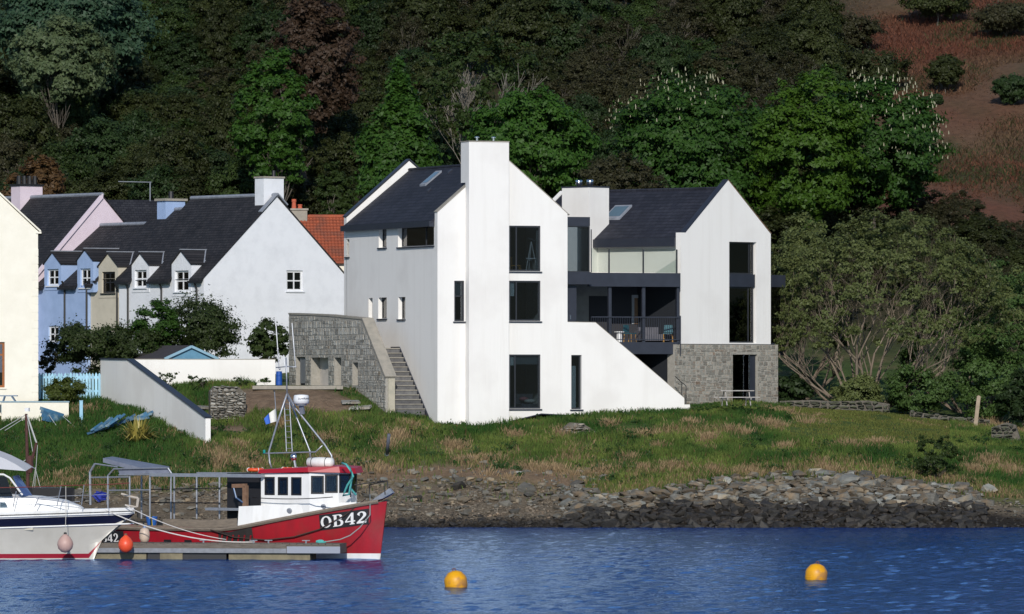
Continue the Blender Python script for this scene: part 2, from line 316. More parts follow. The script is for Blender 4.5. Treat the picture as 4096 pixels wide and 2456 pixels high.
eb_ = np.clip((pxcol(GX, GY) - 1330) / 120, 0, 1) * np.clip((2420 - pxcol(GX, GY)) / 150, 0, 1) * np.clip((.95 - np.abs(GZ - rt - .35) - .5 * vnoise(GX, GY, 1.1, 15)) * 2, 0, 1); gc = lerp(gc, lerp((.13, .088, .055), (.22, .155, .10), fbm(GX, GY, .6, 43)), eb_)
er = np.zeros_like(GX)                          # bare earth bank below the terrace
for a, b, r in ((1010, 1590, 1.5), (1120, 1600, 1.5), (1230, 1590, 1.6), (1330, 1610, 1.2), (920, 1660, 1.2), (900, 1720, 1.0), (1060, 1640, 1.0)):
    g = ground(a, b); er = np.maximum(er, np.exp(-((GX - g.x) ** 2 + (GY - g.y) ** 2) / (r * r) * .7))
gc = lerp(gc, lerp((.13, .085, .055), (.22, .16, .11), fbm(GX, GY, .8, 41)), np.clip(er * 1.5, 0, 1))
hill = np.clip((GY - 340) / 12, 0, 1); br = np.clip((pxcol(GX, GY) - 3300) / 300, 0, 1) * np.clip((GY - 372) / 10, 0, 1)
hc = lerp((.030, .030, .014), (.050, .042, .020), fbm(GX, GY, 7, 51)); bk = lerp((.135, .052, .030), (.125, .080, .045), np.clip((fbm(GX, GY, 14, 61) - .35) * 2.6, 0, 1)); bk = lerp(bk, (.055, .055, .022), np.clip((fbm(GX, GY, 6, 66) - .56) * 4, 0, 1)); hc = lerp(hc, bk, br)
gc = lerp(gc, hc, hill)
ny, nx = GX.shape; idx = np.arange(nx * ny).reshape(ny, nx)
qd = np.stack([idx[:-1, :-1], idx[:-1, 1:], idx[1:, 1:], idx[1:, :-1]], -1).reshape(-1, 4)
m_ground = mat_vcol('ground_earth', .95, 0, bump=.8, bscale=9, noise=.35)
put(bpy.data.objects.new('ground', fast_mesh('ground', np.stack([GX, GY, GZ], -1).reshape(-1, 3), quads=qd, mat=m_ground, colors=gc.reshape(-1, 3), smooth=True)), kind='structure')
# the other side of the bay, behind the camera: what the window panes mirror
fa_ = np.radians(np.arange(-200, 46, 3.0)); fr_d = np.array([700, 740, 820, 950, 1150.0]); FA, FR = np.meshgrid(fa_, fr_d); FX, FY = FR * np.cos(FA), 100 + FR * np.sin(FA)
FZ = np.array([-2, 8, 26, 48, 64.0])[:, None] * (.75 + .5 * fbm(FX, FY, 260, 101)); ny, nx = FX.shape; idx = np.arange(nx * ny).reshape(ny, nx)
fq = np.stack([idx[:-1, :-1], idx[:-1, 1:], idx[1:, 1:], idx[1:, :-1]], -1).reshape(-1, 4)
put(bpy.data.objects.new('far_shore_terrain', fast_mesh('far_shore_terrain', np.stack([FX, FY, FZ], -1).reshape(-1, 3), quads=fq, mat=mat('far_wood', (.030, .045, .022), (.055, .060, .030), rough=.95, scale=.05), smooth=True)), kind='structure')
# ---------------------------------------------------------------- the water, with real ripples in the part in view
wx = axis([(-1500, -80, 140), (-80, -26, 3), (-26, 26, .15), (26, 80, 3), (80, 1501, 140)])
wy = axis([(-900, -300, 100), (-300, 150, 30), (150, 186, 3), (186, 294.5, .28), (294.5, 330, 6)])
WX, WY = np.meshgrid(wx, wy); WZ = np.zeros_like(WX)
rs = np.random.default_rng(5)
gust = .55 + .9 * fbm(WX, WY, 22, 77)
for k in range(48):
    lam = .28 * (1.035 ** k); a = rs.normal(-1.45, .75); kx, ky = math.cos(a) * 2 * math.pi / lam, math.sin(a) * 2 * math.pi / lam
    WZ += .0036 * lam ** .72 * np.sin(kx * WX + ky * WY + rs.uniform(0, 6.28) + 2.2 * vnoise(WX, WY, 5.0 + lam, k))
fade = np.clip((30 - np.abs(WX)) / 4, 0, 1) * np.clip((WY - 180) / 8, 0, 1)
WZ *= fade * gust
ny, nx = WX.shape; idx = np.arange(nx * ny).reshape(ny, nx); qd = np.stack([idx[:-1, :-1], idx[:-1, 1:], idx[1:, 1:], idx[1:, :-1]], -1).reshape(-1, 4)
m_water = bpy.data.materials.new('sea_water'); m_water.use_nodes = True
t = m_water.node_tree; t.nodes.remove(t.nodes['Principled BSDF']); L = t.links
df = _n(t, 'BsdfDiffuse'); df.inputs[0].default_value = (.005, .036, .19, 1); gl = _n(t, 'BsdfGlossy'); gl.inputs[0].default_value = (.55, .75, 1, 1); gl.inputs['Roughness'].default_value = .10
tc = _n(t, 'TexCoord'); mp = _n(t, 'Mapping'); mp.inputs['Scale'].default_value = (1, .55, 1); L.new(tc.outputs['Object'], mp.inputs[0])
nn = _n(t, 'TexNoise'); nn.inputs['Scale'].default_value = 9.0; nn.inputs['Detail'].default_value = 4; L.new(mp.outputs[0], nn.inputs['Vector'])
bp = _n(t, 'Bump'); bp.inputs['Strength'].default_value = .5; bp.inputs['Distance'].default_value = .06; L.new(nn.outputs['Fac'], bp.inputs['Height'])
fr = _n(t, 'Fresnel'); fr.inputs[0].default_value = 1.33; mu = _n(t, 'Math', operation='MULTIPLY'); mu.inputs[1].default_value = .76; L.new(fr.outputs[0], mu.inputs[0])
for n_ in (df, gl, fr): L.new(bp.outputs[0], n_.inputs['Normal'])
mx = _n(t, 'MixShader'); L.new(mu.outputs[0], mx.inputs[0]); L.new(df.outputs[0], mx.inputs[1]); L.new(gl.outputs[0], mx.inputs[2]); L.new(mx.outputs[0], t.nodes['Material Output'].inputs[0])
put(bpy.data.objects.new('water', fast_mesh('water', np.stack([WX, WY, WZ], -1).reshape(-1, 3), quads=qd, mat=m_water, smooth=True)), kind='structure')
# ---------------------------------------------------------------- building helpers
def fy(y0): return lambda a, b, t: (a, y0 + t, b)      # a wall that faces the front: a along, b up, t inwards
def fx(x0): return lambda a, b, t: (x0 + t, a, b)      # a wall that faces left
def rect(fr, p, ax, val):
    x0, y0, x1, y1 = p; xm, ym = (x0 + x1) / 2, (y0 + y1) / 2; k = 1 - ax
    a = sorted((fr.hit(x0, ym, ax, val)[k], fr.hit(x1, ym, ax, val)[k])); b = sorted((fr.hit(xm, y0, ax, val).z, fr.hit(xm, y1, ax, val).z))
    return a[0], a[1], b[0], b[1]
def rloop(r): return [(r[0], r[2]), (r[1], r[2]), (r[1], r[3]), (r[0], r[3])]
def window(parent, fm, r, t, v=(), h=(), fw=.06, ft=.07, mf=None, mg=None, bar=None, sill=None, name='window', label=None):
    """frame with one pane per light"""
    a0, a1, b0, b1 = r; bar = bar or fw * .8; mf = mf or m_frame; mg = mg or m_glass
    va = [a0 + fw] + [x for f in v for x in (a0 + (a1 - a0) * f - bar / 2, a0 + (a1 - a0) * f + bar / 2)] + [a1 - fw]
    hb = [b0 + fw] + [x for f in h for x in (b0 + (b1 - b0) * f - bar / 2, b0 + (b1 - b0) * f + bar / 2)] + [b1 - fw]
    lights = [(va[i], va[i+1], hb[j], hb[j+1]) for i in range(0, len(va), 2) for j in range(0, len(hb), 2)]
    w = MB().slab(rloop((a0 - .01, a1 + .01, b0 - .01, b1 + .01)), [rloop(l) for l in lights], fm, t, t + ft).build(name, mf, parent, label=label)
    for l in lights: MB().slab(rloop((l[0] - .01, l[1] + .01, l[2] - .01, l[3] + .01)), [], fm, t + ft * .45, t + ft * .6).build('pane', mg, w)
    if sill:
        MB().slab(rloop((a0 - .06, a1 + .06, b0 - .07, b0 - .012)), [], fm, -.07, t - .002).build('sill', sill, w)
    return w
def inset(poly, holes): return poly
# unit stones shared by all rubble walls (x along, z up, y outward relief)
def stone_meshes(n, m, seed, dep=1.0):
    r = random.Random(seed); out = []
    for k in range(n):
        j = lambda s=.11: r.uniform(-s, s)
        back = [(-.5 + j(), 0, -.5 + j()), (.5 + j(), 0, -.5 + j()), (.5 + j(), 0, .5 + j()), (-.5 + j(), 0, .5 + j())]
        q = .08 + r.uniform(0, .06); front = [(x * (1 - q) + j(.03), -1 + r.uniform(-.3, .2), z * (1 - q * 1.6) + j(.03)) for x, _, z in back]
        back = [(x, 1.2, z) for x, _, z in back]
        b = MB().add(back + front, [(4, 5, 6, 7), (0, 1, 5, 4), (1, 2, 6, 5), (2, 3, 7, 6), (3, 0, 4, 7)]); out.append(b.mesh('stone', False, m))
    return out
def rock_mesh(seed, flat, m, n=13):
    r = random.Random(seed); bm = bmesh.new()
    for k in range(n):
        p = Vector((r.uniform(-1, 1), r.uniform(-1, 1), r.uniform(-1, 1)))
        p = p.normalized() * r.uniform(.75, 1) if r.random() < .75 else p * .9
        bm.verts.new((p.x * .5, p.y * .42, p.z * .5 * flat))
    bmesh.ops.convex_hull(bm, input=bm.verts)
    for v in [v for v in bm.verts if not v.link_faces]: bm.verts.remove(v)
    me = bpy.data.meshes.new('rock'); bm.to_mesh(me); bm.free(); me.materials.append(m); return me
DSG = [rock_mesh(60 + i, 1.05, m_stone, 15) for i in range(7)]; DSW = [rock_mesh(70 + i, 1.05, m_stoneW, 15) for i in range(7)]
STG = stone_meshes(9, m_stone, 3); STW = stone_meshes(9, m_stoneW, 4)
def inpoly(x, y, poly):
    c = False; n = len(poly)
    for i in range(n):
        x1, y1 = poly[i]; x2, y2 = poly[(i + 1) % n]
        if (y1 > y) != (y2 > y) and x < (x2 - x1) * (y - y1) / (y2 - y1) + x1: c = not c
    return c
def rubble(parent, poly, holes, mapf, rotz, meshes, wr, hr, seed, relief=.035, limit=300, rj=.05, grow=1.0):
    """coursed rubble stones, each its own object; mapf(a, b) -> place on the wall face"""
    r = random.Random(seed); a0 = min(p[0] for p in poly); a1 = max(p[0] for p in poly); b0 = min(p[1] for p in poly); b1 = max(p[1] for p in poly)
    b = b0; todo = []
    while b < b1:
        hh = r.uniform(*hr); a = a0 - r.uniform(0, .3)
        while a < a1:
            ww = r.uniform(*wr); parts = [(b, hh)] if r.random() < .62 else [(b, hh * .52), (b + hh * .52, hh * .48)]
            for (bb, h1) in parts:
                x0, x1, y0, y1 = max(a, a0), min(a + ww, a1), bb + r.uniform(-.015, .015), bb + h1
                for ho in holes:                                  # trim against openings
                    if y1 > ho[2] + .02 and y0 < ho[3] - .02 and x1 > ho[0] and x0 < ho[1]:
                        if (x0 + x1) / 2 < (ho[0] + ho[1]) / 2: x1 = min(x1, ho[0])
                        else: x0 = max(x0, ho[1])
                if x1 - x0 < .08: continue
                if not all(inpoly(px, py, poly) for px, py in (((x0 + x1) / 2, (y0 + y1) / 2), (x0 + .04, y1 - .04), (x1 - .04, y1 - .04), (x0 + .04, y0 + .04), (x1 - .04, y0 + .04))): continue
                todo.append((x0, x1, y0, y1))
            a += ww
        b += hh
    todo.sort(key=lambda q: -(q[1] - q[0]) * (q[3] - q[2])); rest = MB()
    for n, (x0, x1, y0, y1) in enumerate(todo):
        me = r.choice(meshes); lo = Vector(mapf((x0 + x1) / 2, (y0 + y1) / 2)); sc = (((x1 - x0) - .022) * grow, relief * r.uniform(.5, 1.5), ((y1 - y0) - .022) * grow); tw = r.uniform(-rj, rj)
        if n < limit:
            o = bpy.data.objects.new('stone', me); o.location = lo; o.rotation_euler = (0, tw, rotz); o.scale = sc; put(o, parent)
        else:
            M = Matrix.Translation(lo) @ Matrix.Rotation(rotz, 4, 'Z') @ Matrix.Rotation(tw, 4, 'Y') @ Matrix.Diagonal((*sc, 1)); rest.add([M @ v.co for v in me.vertices], [tuple(p.vertices) for p in me.polygons])
    if rest.v: rest.build('small_stones', meshes[0].materials[0], parent, kind='stuff')
# ================================================================ the white house by the shore
HZ = 4.0
HF = Fr((P(1750, 1500, 307).x, 307, HZ), 22)
house = frthing(HF, 'white_house', 'large white modern house with two steep gables standing on the grassy bank above the shore', 'house')
hx = lambda px, py, y=0.0: HF.hit(px, py, 1, y)      # on the front plane
hs = lambda px, py, x=0.0: HF.hit(px, py, 0, x)      # on the left side plane
Wd = hx(2270, 1000).x; Ld = hs(1376, 1000).y
zeL = hx(1750, 852).z; zeR = hx(2270, 852).z; ze = (zeL + zeR) / 2; xa = hx(2008, 620).x; za = hx(2008, 618).z
TH = .35
lowL = hx(1750, 1695).z; lowR = hx(2300, 1655).z
# front gable wall running on into the sloping screen wall of the outside stair
x_s0, x_s1 = hx(2382, 1290).x, hx(2737, 1590).x
outer = [(0, lowL), (hx(1862, 1706).x, lowL - .06), (hx(2034, 1688).x, hx(2034, 1690).z), (hx(2165, 1655).x, lowR), (x_s1, lowR - .35), (x_s1, hx(2735, 1592).z), (x_s0, hx(2380, 1290).z), (Wd, hx(2270, 1288).z), (Wd, ze), (xa, za), (0, ze)]
fw_px = {'A': (2037, 903, 2162, 1085), 'B': (2037, 1123, 2162, 1284), 'C': (2037, 1418, 2162, 1635), 'D': (1817, 1123, 1857, 1285), 'E': (2285, 1420, 2327, 1637)}
fr_ = {k: rect(HF, v, 1, 0) for k, v in fw_px.items()}
MB().slab(outer, [rloop(r) for r in fr_.values()], fy(0), 0, TH).build('gable_wall', m_white, house)
for k, dv in (('A', (.24,)), ('B', (.24,)), ('C', (.20,)), ('D', ()), ('E', ())):
    window(house, fy(0), fr_[k], .14 if k == 'E' else .05, v=dv, h=(.62,) if k == 'D' else (), sill=m_dark, fw=.07)
# rear gable with raised parapet
MB().slab([(0, 1.5), (Wd, 1.5), (Wd, ze + .02), (xa, za + .05), (0, ze + .02)], [], fy(Ld - TH), 0, TH).build('rear_gable', m_white, house)
cop = MB()
for s0, s1 in (((-.05, ze + .03), (xa, za + .10)), ((xa, za + .10), (Wd + .05, ze + .03))):
    cop.beam((s0[0], Ld - TH / 2, s0[1] + .03), (s1[0], Ld - TH / 2, s1[1] + .03), TH + .06, .06)
cop.build('rear_coping', m_dark, house)
cop = MB(); cop.beam((-.04, TH / 2, ze + .02), (xa, TH / 2, za + .02), TH + .03, .035); cop.beam((xa, TH / 2, za + .02), (Wd + .1, TH / 2, ze - .06), TH + .03, .035); cop.build('front_coping', m_conc, house)
# left side wall
sw_px = [(1384, 957, 1397, 1027), (1515, 912, 1546, 990), (1592, 906, 1736, 985), (1474, 1192, 1490, 1274), (1513, 1190, 1547, 1274), (1593, 1188, 1621, 1276)]
sr = [rect(HF, p, 0, 0) for p in sw_px]
zeave = hs(1560, 912).z
lowS = hs(1700, 1660).z
ylow = hs(1590, 1388).y; 
outer = [(TH, lowL), (1.45, lowS - .3), (Ld - TH, lowS - .3), (Ld - TH, zeave + .25), (TH, zeave + .25)]
MB().slab(outer, [rloop(r) for r in sr], fx(0), 0, TH).build('side_wall', m_white, house)
for i, r in enumerate(sr):
    window(house, fx(0), r, .19, v=(.33,) if i == 2 else (), sill=m_dark, fw=.05)
MB().box(Wd - TH, Wd, TH, Ld - TH, 1.0, ze - .05).build('right_wall', m_white, house)
# roof: two slate slopes a little below the gable copings, ridge, fascia gutter
zr = za - .38; xe = -.16; zE = hs(1560, 893).z
sl = (zr - zE) / (xa - xe)
for nm, x1 in (('roof', xe), ('roof', Wd + .1)):
    z1 = zE
    o = MB(); a = Vector((xa, TH, zr)); b_ = Vector((x1, TH, z1)); n = Vector((0, 0, -.12))
    o.add([a, b_, (x1, Ld - TH, z1), (xa, Ld - TH, zr), a + n, b_ + n, (x1, Ld - TH, z1 - .12), (xa, Ld - TH, zr - .12)], [(0,1,2,3),(7,6,5,4),(0,4,5,1),(1,5,6,2),(2,6,7,3),(3,7,4,0)])
    rf = o.build(nm, m_slate, house)
    if x1 < 0: roofL = rf
MB().tube([(xa, TH, zr + .02), (xa, Ld - TH, zr + .02)], .07, 8).build('ridge_tile', m_slate, house)
zb = hs(1560, 916).z
MB().box(xe - .10, -.002, TH + .02, Ld - .2, zb, zE - .01).build('fascia', m_dark, house)
# two roof lights on the left slope
def on_slope(px, py):
    o = HF.I @ Vector((0, 0, CH)); d = HF.I.to_3x3() @ Vector(((px - 2048) / F, 1, -(py - HY) / F))
    # z = zE + sl*(x-xe)
    t = (zE + sl * (o.x - xe) - o.z) / (d.z - sl * d.x); return o + d * t
for pa, pb in (((1690, 745), (1755, 690)), ((1708, 770), (1724, 758)), ((1790, 697), (1808, 683))):
    a, b_ = on_slope(*pa), on_slope(*pb); y0, y1 = sorted((a.y, b_.y)); big = pa[0] == 1690
    w_ = .75 if big else .12; ym = (y0 + y1) / 2; f_ = MB()
    zf = lambda x: zE + sl * (x - xe)
    x0, x1 = sorted((a.x, b_.x)); q = .07
    fo = [(x0, ym - w_/2, zf(x0)), (x0, ym + w_/2, zf(x0)), (x1, ym + w_/2, zf(x1)), (x1, ym - w_/2, zf(x1))]
    up = [(p[0], p[1], p[2] + .09) for p in fo]
    rl = MB().add(fo + up, [(3,2,1,0),(4,5,6,7),(0,1,5,4),(1,2,6,5),(2,3,7,6),(3,0,4,7)]).build('roof_light' if big else 'roof_vent', m_lead if big else m_dark, house)
    if big: MB().add([(x0+.1, ym-w_/2+.08, zf(x0+.1)+.10), (x0+.1, ym+w_/2-.08, zf(x0+.1)+.10), (x1-.1, ym+w_/2-.08, zf(x1-.1)+.10), (x1-.1, ym-w_/2+.08, zf(x1-.1)+.10)], [(0,1,2,3)]).build('pane', mat('skylight_glass', (.10, .16, .20), rough=.08, spec=.9), rl)
# chimney breast, standing proud of the gable, with two flues
cf = -.45; cx0, cx1 = HF.hit(1876, 900, 1, cf).x, HF.hit(2036, 900, 1, cf).x; ct = HF.hit(1950, 568, 1, cf).z
ch = MB().box(cx0, cx1, cf, .002 - .002, lowL - .08, za - 1.3).box(cx0, cx1, cf + .002, .55, za - 1.302, ct).build('chimney', m_white, house)
MB().box(cx0 - .02, cx1 + .02, cf - .02, .57, ct + .002, ct + .05).build('chimney_cap', m_conc, ch)
for px in (1908, 1974):
    p = HF.hit(px, 560, 1, .1); MB().lathe([(.05, ct + .05), (.05, ct + .2), (.12, ct + .2), (.12, ct + .24), (.02, ct + .27)], 14, Matrix.Translation((p.x, .1, 0))).build('flue', m_bright, ch)
# dark drip line and brown plinth under the white walls
pl = MB(); pl.box(.04, cx0 + .1, .03, .3, lowL - 1.2, lowL + .01).box(cx0 + .03, cx1 - .03, cf + .04, .2, lowL - 1.2, lowL - .075).box(cx1 - .1, x_s1 - .1, .03, .3, lowL - 1.2, lowR - .345).build('plinth', m_plinth, house)
dl = MB(); dl.beam((0, -.006, lowL), (cx0, -.006, lowL - .06), .03, .045); dl.beam((cx0, cf - .006, lowL - .09), (cx1, cf - .006, lowL - .09), .03, .045); dl.beam((cx1, -.006, hx(2034, 1690).z), (hx(2165, 1655).x, -.006, lowR), .03, .045); dl.beam((hx(2165, 1655).x, -.006, lowR), (x_s1, -.006, lowR - .35), .03, .045); dl.build('drip_edge', m_dark, house)
cap = MB(); cap.beam((Wd, TH / 2, hx(2270, 1288).z + .012), (x_s0, TH / 2, hx(2380, 1290).z + .012), TH + .02, .02); cap.beam((x_s0, TH / 2, hx(2380, 1290).z + .01), (x_s1, TH / 2, hx(2735, 1592).z + .01), TH + .02, .02); cap.build('screen_wall_coping', m_conc, house)
MB().box(x_s1 - .05, x_s1 + .28, -.02, .5, lowR - 1, hx(2740, 1618).z).build('kerb_stub', m_white, house)
# floors and inner walls
for z in (hx(2100, 1650).z, hx(2100, 1350).z, hx(2100, 1100).z):
    MB().box(TH + .002, Wd - TH - .002, TH + .002, Ld - TH - .002, z - .12, z).build('floor', m_floor, house)
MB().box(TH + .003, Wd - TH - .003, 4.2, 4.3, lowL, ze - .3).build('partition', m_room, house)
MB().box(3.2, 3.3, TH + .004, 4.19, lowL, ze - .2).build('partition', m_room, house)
# ---------------------------------------------------------------- right-hand block, turned to the shore: same building, own axes
RZ = HZ
RF = Fr((P(2722, 1500, 314).x, 314, RZ), 45)
def rpart(mb, name, mt, parent=None, **kw):          # geometry given in the block's own axes, handed to the house's
    T = HF.I @ RF.M
    mb.v = [tuple(T @ Vector(v)) for v in mb.v]; return mb.build(name, mt, parent or house, **kw)
def rwindow(r, fm, t, v=(), h=(), fw=.06, name='window'):
    T = HF.I @ RF.M
    return window(house, lambda a, b, tt: tuple(T @ Vector(fm(a, b, tt))), r, t, v, h, fw, name=name)
rx = lambda px, py, y=0.0: RF.hit(px, py, 1, y)
rs_ = lambda px, py, x=0.25: RF.hit(px, py, 0, x)
RW = rx(3083, 1000).x; rze = rx(2725, 930).z; rza = rx(2912, 720).z; rxa = rx(2912, 730).x; rb = rx(2900, 1376).z
rsh = rx(2742, 930).x
notch = rect(RF, (2917, 968, 3026, 1371), 1, 0)
rpart(MB().slab([(0, rb), (RW, rb), (RW, rx(3083, 936).z), (rxa, rza), (rsh, rze), (0, rze)], [rloop(notch)], fy(0), 0, .3), 'gable_wall', m_white)
zb0, zb1 = rx(2960, 1147).z, rx(2960, 1097).z
n0, n1, n2, n3 = notch
rwindow((n0, n1 - .06, zb1 + .01, n3), fy(.16), 0, v=(.85,)); rwindow((n0, n1 - .06, n2, zb0 - .01), fy(.16), 0, v=(.82,))
rpart(MB().box(n0 + .002, n1 - .05, .05, .29, zb0, zb1), 'spandrel', m_dark)
rc = MB(); rc.beam((rsh - .02, .15, rze + .02), (rxa, .15, rza + .02), .33, .035); rpart(rc, 'gable_coping', m_dark); rc = MB(); rc.beam((rxa, .15, rza + .02), (RW + .03, .15, rx(3083, 936).z + .02), .33, .035); rpart(rc, 'gable_coping', mat('rust_coping', (.20, .11, .06), (.14, .10, .07), rough=.8))
# its side wall, roof, fascia, rear
rl_e = rs_(2392, 980).y; RL = 10.8; rzf0, rzf1 = rs_(2550, 988).z, rs_(2550, 955).z
ztr = HF.hit(2450, 1125, 1, 1.85).z; rpart(MB().box(.25, .5, .301, RL, ztr, rzf1 + .1), 'side_wall', m_white); rpart(MB().box(.27, .45, .302, RL, rb, ztr - .002), 'glazed_wall', m_frame)
rpart(MB().box(RW - .3, RW - .002, .301, RL, rb - .5, rze), 'side_wall', m_white)
rpart(MB().slab([(.25, rb), (RW, rb), (RW, rze), (rxa, rza - .3), (.25, rze)], [], fy(RL), 0, .25), 'rear_gable', m_white)
rzr = rza - .38; rxe = .02
for x1 in (rxe, RW + .15):
    o = MB(); z1 = rzf1 + .02
    o.add([(rxa, .3, rzr), (x1, .3, z1), (x1, RL, z1), (rxa, RL, rzr), (rxa, .3, rzr - .12), (x1, .3, z1 - .12), (x1, RL, z1 - .12), (rxa, RL, rzr - .12)], [(0,1,2,3),(7,6,5,4),(0,4,5,1),(1,5,6,2),(2,6,7,3),(3,7,4,0)])
    o = rpart(o, 'roof', m_slate)
rpart(MB().tube([(rxa, .3, rzr + .02), (rxa, RL, rzr + .02)], .06, 8), 'ridge_tile', m_slate)
rpart(MB().box(rxe - .12, .249, .31, rl_e, rzf0, rzf1), 'fascia', m_dark)
rsl = (rzr - rzf1) / (rxa - rxe)
def ronsl(px, py):
    o = RF.I @ Vector((0, 0, CH)); d = RF.I.to_3x3() @ Vector(((px - 2048) / F, 1, -(py - HY) / F)); z0 = rzf1 + .02
    t = (z0 + rsl * (o.x - rxe) - o.z) / (d.z - rsl * d.x); return o + d * t
a, b_ = ronsl(2440, 880), ronsl(2500, 828)
rzf = lambda x: rzf1 + .02 + rsl * (x - rxe)
x0, x1 = sorted((a.x, b_.x)); ym = (a.y + b_.y) / 2; w_ = 1.1
fo = [(x0, ym - w_/2, rzf(x0)), (x0, ym + w_/2, rzf(x0)), (x1, ym + w_/2, rzf(x1)), (x1, ym - w_/2, rzf(x1))]
rl = rpart(MB().add(fo + [(p[0], p[1], p[2] + .1) for p in fo], [(3,2,1,0),(4,5,6,7),(0,1,5,4),(1,2,6,5),(2,3,7,6),(3,0,4,7)]), 'roof_light', m_lead)
rpart(MB().add([(x0+.1, ym-w_/2+.1, rzf(x0+.1)+.11), (x0+.1, ym+w_/2-.1, rzf(x0+.1)+.11), (x1-.1, ym+w_/2-.1, rzf(x1-.1)+.11), (x1-.1, ym-w_/2+.1, rzf(x1-.1)+.11)], [(0,1,2,3)]), 'pane', MATS['skylight_glass'], rl)
# second chimney with two steel cowls
cy = rl_e + .02; c0 = RF.hit(2356, 900, 1, cy).x; c1 = RF.hit(2436, 850, 1, cy).x; cyb = RF.hit(2248, 850, 0, c0).y; ctz = RF.hit(2400, 750, 1, cy).z
ch2 = rpart(MB().box(c0, c1, cy, cyb, rb + 1.5, ctz), 'chimney', m_white)
rpart(MB().box(c0 - .03, c1 + .03, cy - .03, cyb + .03, ctz + .002, ctz + .06), 'chimney_cap', m_dark, ch2)
for px in (2316, 2360):
    p = RF.hit(px, 735, 0, (c0 + c1) / 2); rpart(MB().lathe([(.10, ctz + .06), (.10, ctz + .14), (.16, ctz + .15), (.16, ctz + .36), (.13, ctz + .38)], 16, Matrix.Translation(((c0 + c1) / 2, p.y, 0))), 'cowl', m_bright, ch2, smooth=True)
# stone ground storey under the block
pf = -.18; pw0, pw1 = RF.hit(2698, 1500, 1, pf).x, RF.hit(3112, 1500, 1, pf).x; gz = RF.hit(2900, 1650, 1, pf).z - .4
dr_ = rect(RF, (2931, 1418, 3030, 1612), 1, pf); dr_ = (dr_[0], dr_[1], gz + .01, dr_[3])
base = rpart(MB().slab([(pw0, gz), (pw1, gz), (pw1, rb - .02), (pw0, rb - .02)], [rloop((dr_[0], dr_[1], gz + .02, dr_[3]))], fy(pf), 0, .45), 'stone_storey', m_mortar)
rpart(MB().box(pw0 + .05, pw0 + .4, pf + .451, 5, gz, rb - .02), 'glazed_side', m_frame, base); rpart(MB().box(pw1 - .4, pw1, pf + .451, 4, gz, rb - .02), 'stone_storey_side', m_mortar, base)
rpart(MB().box(pw0 - .02, RW + .02, pf - .02, .1, rb - .018, rb - .004), 'string_course', m_dark)
TT = HF.I @ RF.M
rubble(base, [(pw0, gz), (pw1, gz), (pw1, rb - .02), (pw0, rb - .02)], [(dr_[0], dr_[1], gz, dr_[3])], lambda a, b: tuple(TT @ Vector((a, pf, b))), R_(45 - 22), STW, (.13, .48), (.09, .25), 5, .018)
rpart(MB().box(dr_[0], dr_[1], pf + .30, pf + .34, gz, dr_[3]), 'door_recess', m_glass, base)
rpart(MB().box(dr_[1] - .42, dr_[1] - .02, pf + .12, pf + .17, gz, dr_[3] - .02), 'door', m_dark, base)
rpart(MB().box(dr_[1] - .46, dr_[1] - .43, pf + .1, pf + .15, gz, dr_[3] - .02), 'door_edge', m_bright, base)
rpart(MB().box(pw0 + .4, pw1 - .4, 4.0, 4.1, gz, rb), 'inner_wall', m_room, base)
for z in (rb - .14, (zb0 + zb1) / 2): rpart(MB().box(.51, RW - .31, .31, RL - .01, z, z + .1), 'floor', m_floor)
rpart(MB().box(.51, RW - .31, 4.5, 4.6, rb, rze - .25), 'partition', m_room)
# bay on the far side: dark beams and glass
by0, by1 = .6, 2.4
bx1 = RF.hit(3142, 1120, 1, by0).x; bz = [RF.hit(3110, y, 1, by0).z for y in (1100, 1148, 1372, 1420)]
rpart(MB().box(RW + .001, bx1, by0, by1, bz[1], bz[0]), 'bay_beam', m_dark); rpart(MB().box(RW + .001, bx1, by0, by1, bz[3], bz[2]), 'bay_beam', m_dark)
rpart(MB().box(RW + .03, bx1 - .25, by0 + .1, by0 + .13, bz[2], bz[1]).box(bx1 - .28, bx1 - .25, by0 + .131, by1 - .1, bz[2], bz[1]), 'bay_glass', m_glass)
rpart(MB().box(RW + .002, bx1 - .4, by1 - .3, by1 - .2, bz[2], bz[1]), 'bay_back', m_room)
# ---------------------------------------------------------------- terrace, balcony and glass link between the two gables (house axes)
b0, b1 = 1.6, 1.85
gx0, gx1 = Wd + .002, HF.hit(2360, 900, 1, b0).x
Z = lambda py, y=b1: HF.hit(2450, py, 1, y).z
MB().box(gx0, gx1, b0, b0 + 1.5, Z(905, b0), Z(869, b0)).build('link_fascia', m_dark, house)
lk = rect(HF, (2271, 905, 2358, 1088), 1, b0)
window(house, fy(b0 + .05), (gx0, gx1, lk[2], lk[3]), 0, v=(.24,), fw=.04, name='glass_link')
MB().box(gx1 - .06, gx1 - .02, b0 + .13, b0 + 1.4, lk[2], lk[3]).build('link_side_glass', m_glass, house)
tx1 = HF.hit(2722, 1120, 1, b1).x
MB().box(gx0, gx1 + .06, b0 - .03, b0 + 1.4, Z(1138, b0), Z(1089, b0)).build('link_beam', m_dark, house)
MB().box(gx1 + .061, tx1, b1, b1 + .2, Z(1146), Z(1091)).build('terrace_beam', m_dark, house)
MB().box(gx0, tx1 - .3, b1 + .201, b1 + 7, Z(1130), Z(1100)).build('terrace_floor', m_conc, house)
posts = [2438, 2575, 2709]
px_ = [HF.hit(q, 1040, 1, b1).x for q in posts]
for x in px_: MB().box(x - .03, x + .03, b1 + .03, b1 + .09, Z(1091), Z(996)).build('balustrade_post', m_frame, house)
xs = [gx1 + .15] + px_
for i in range(3): MB().box(xs[i] + .04, xs[i+1] - .04, b1 + .05, b1 + .065, Z(1089), Z(993)).build('balustrade_pane', m_glassT, house)
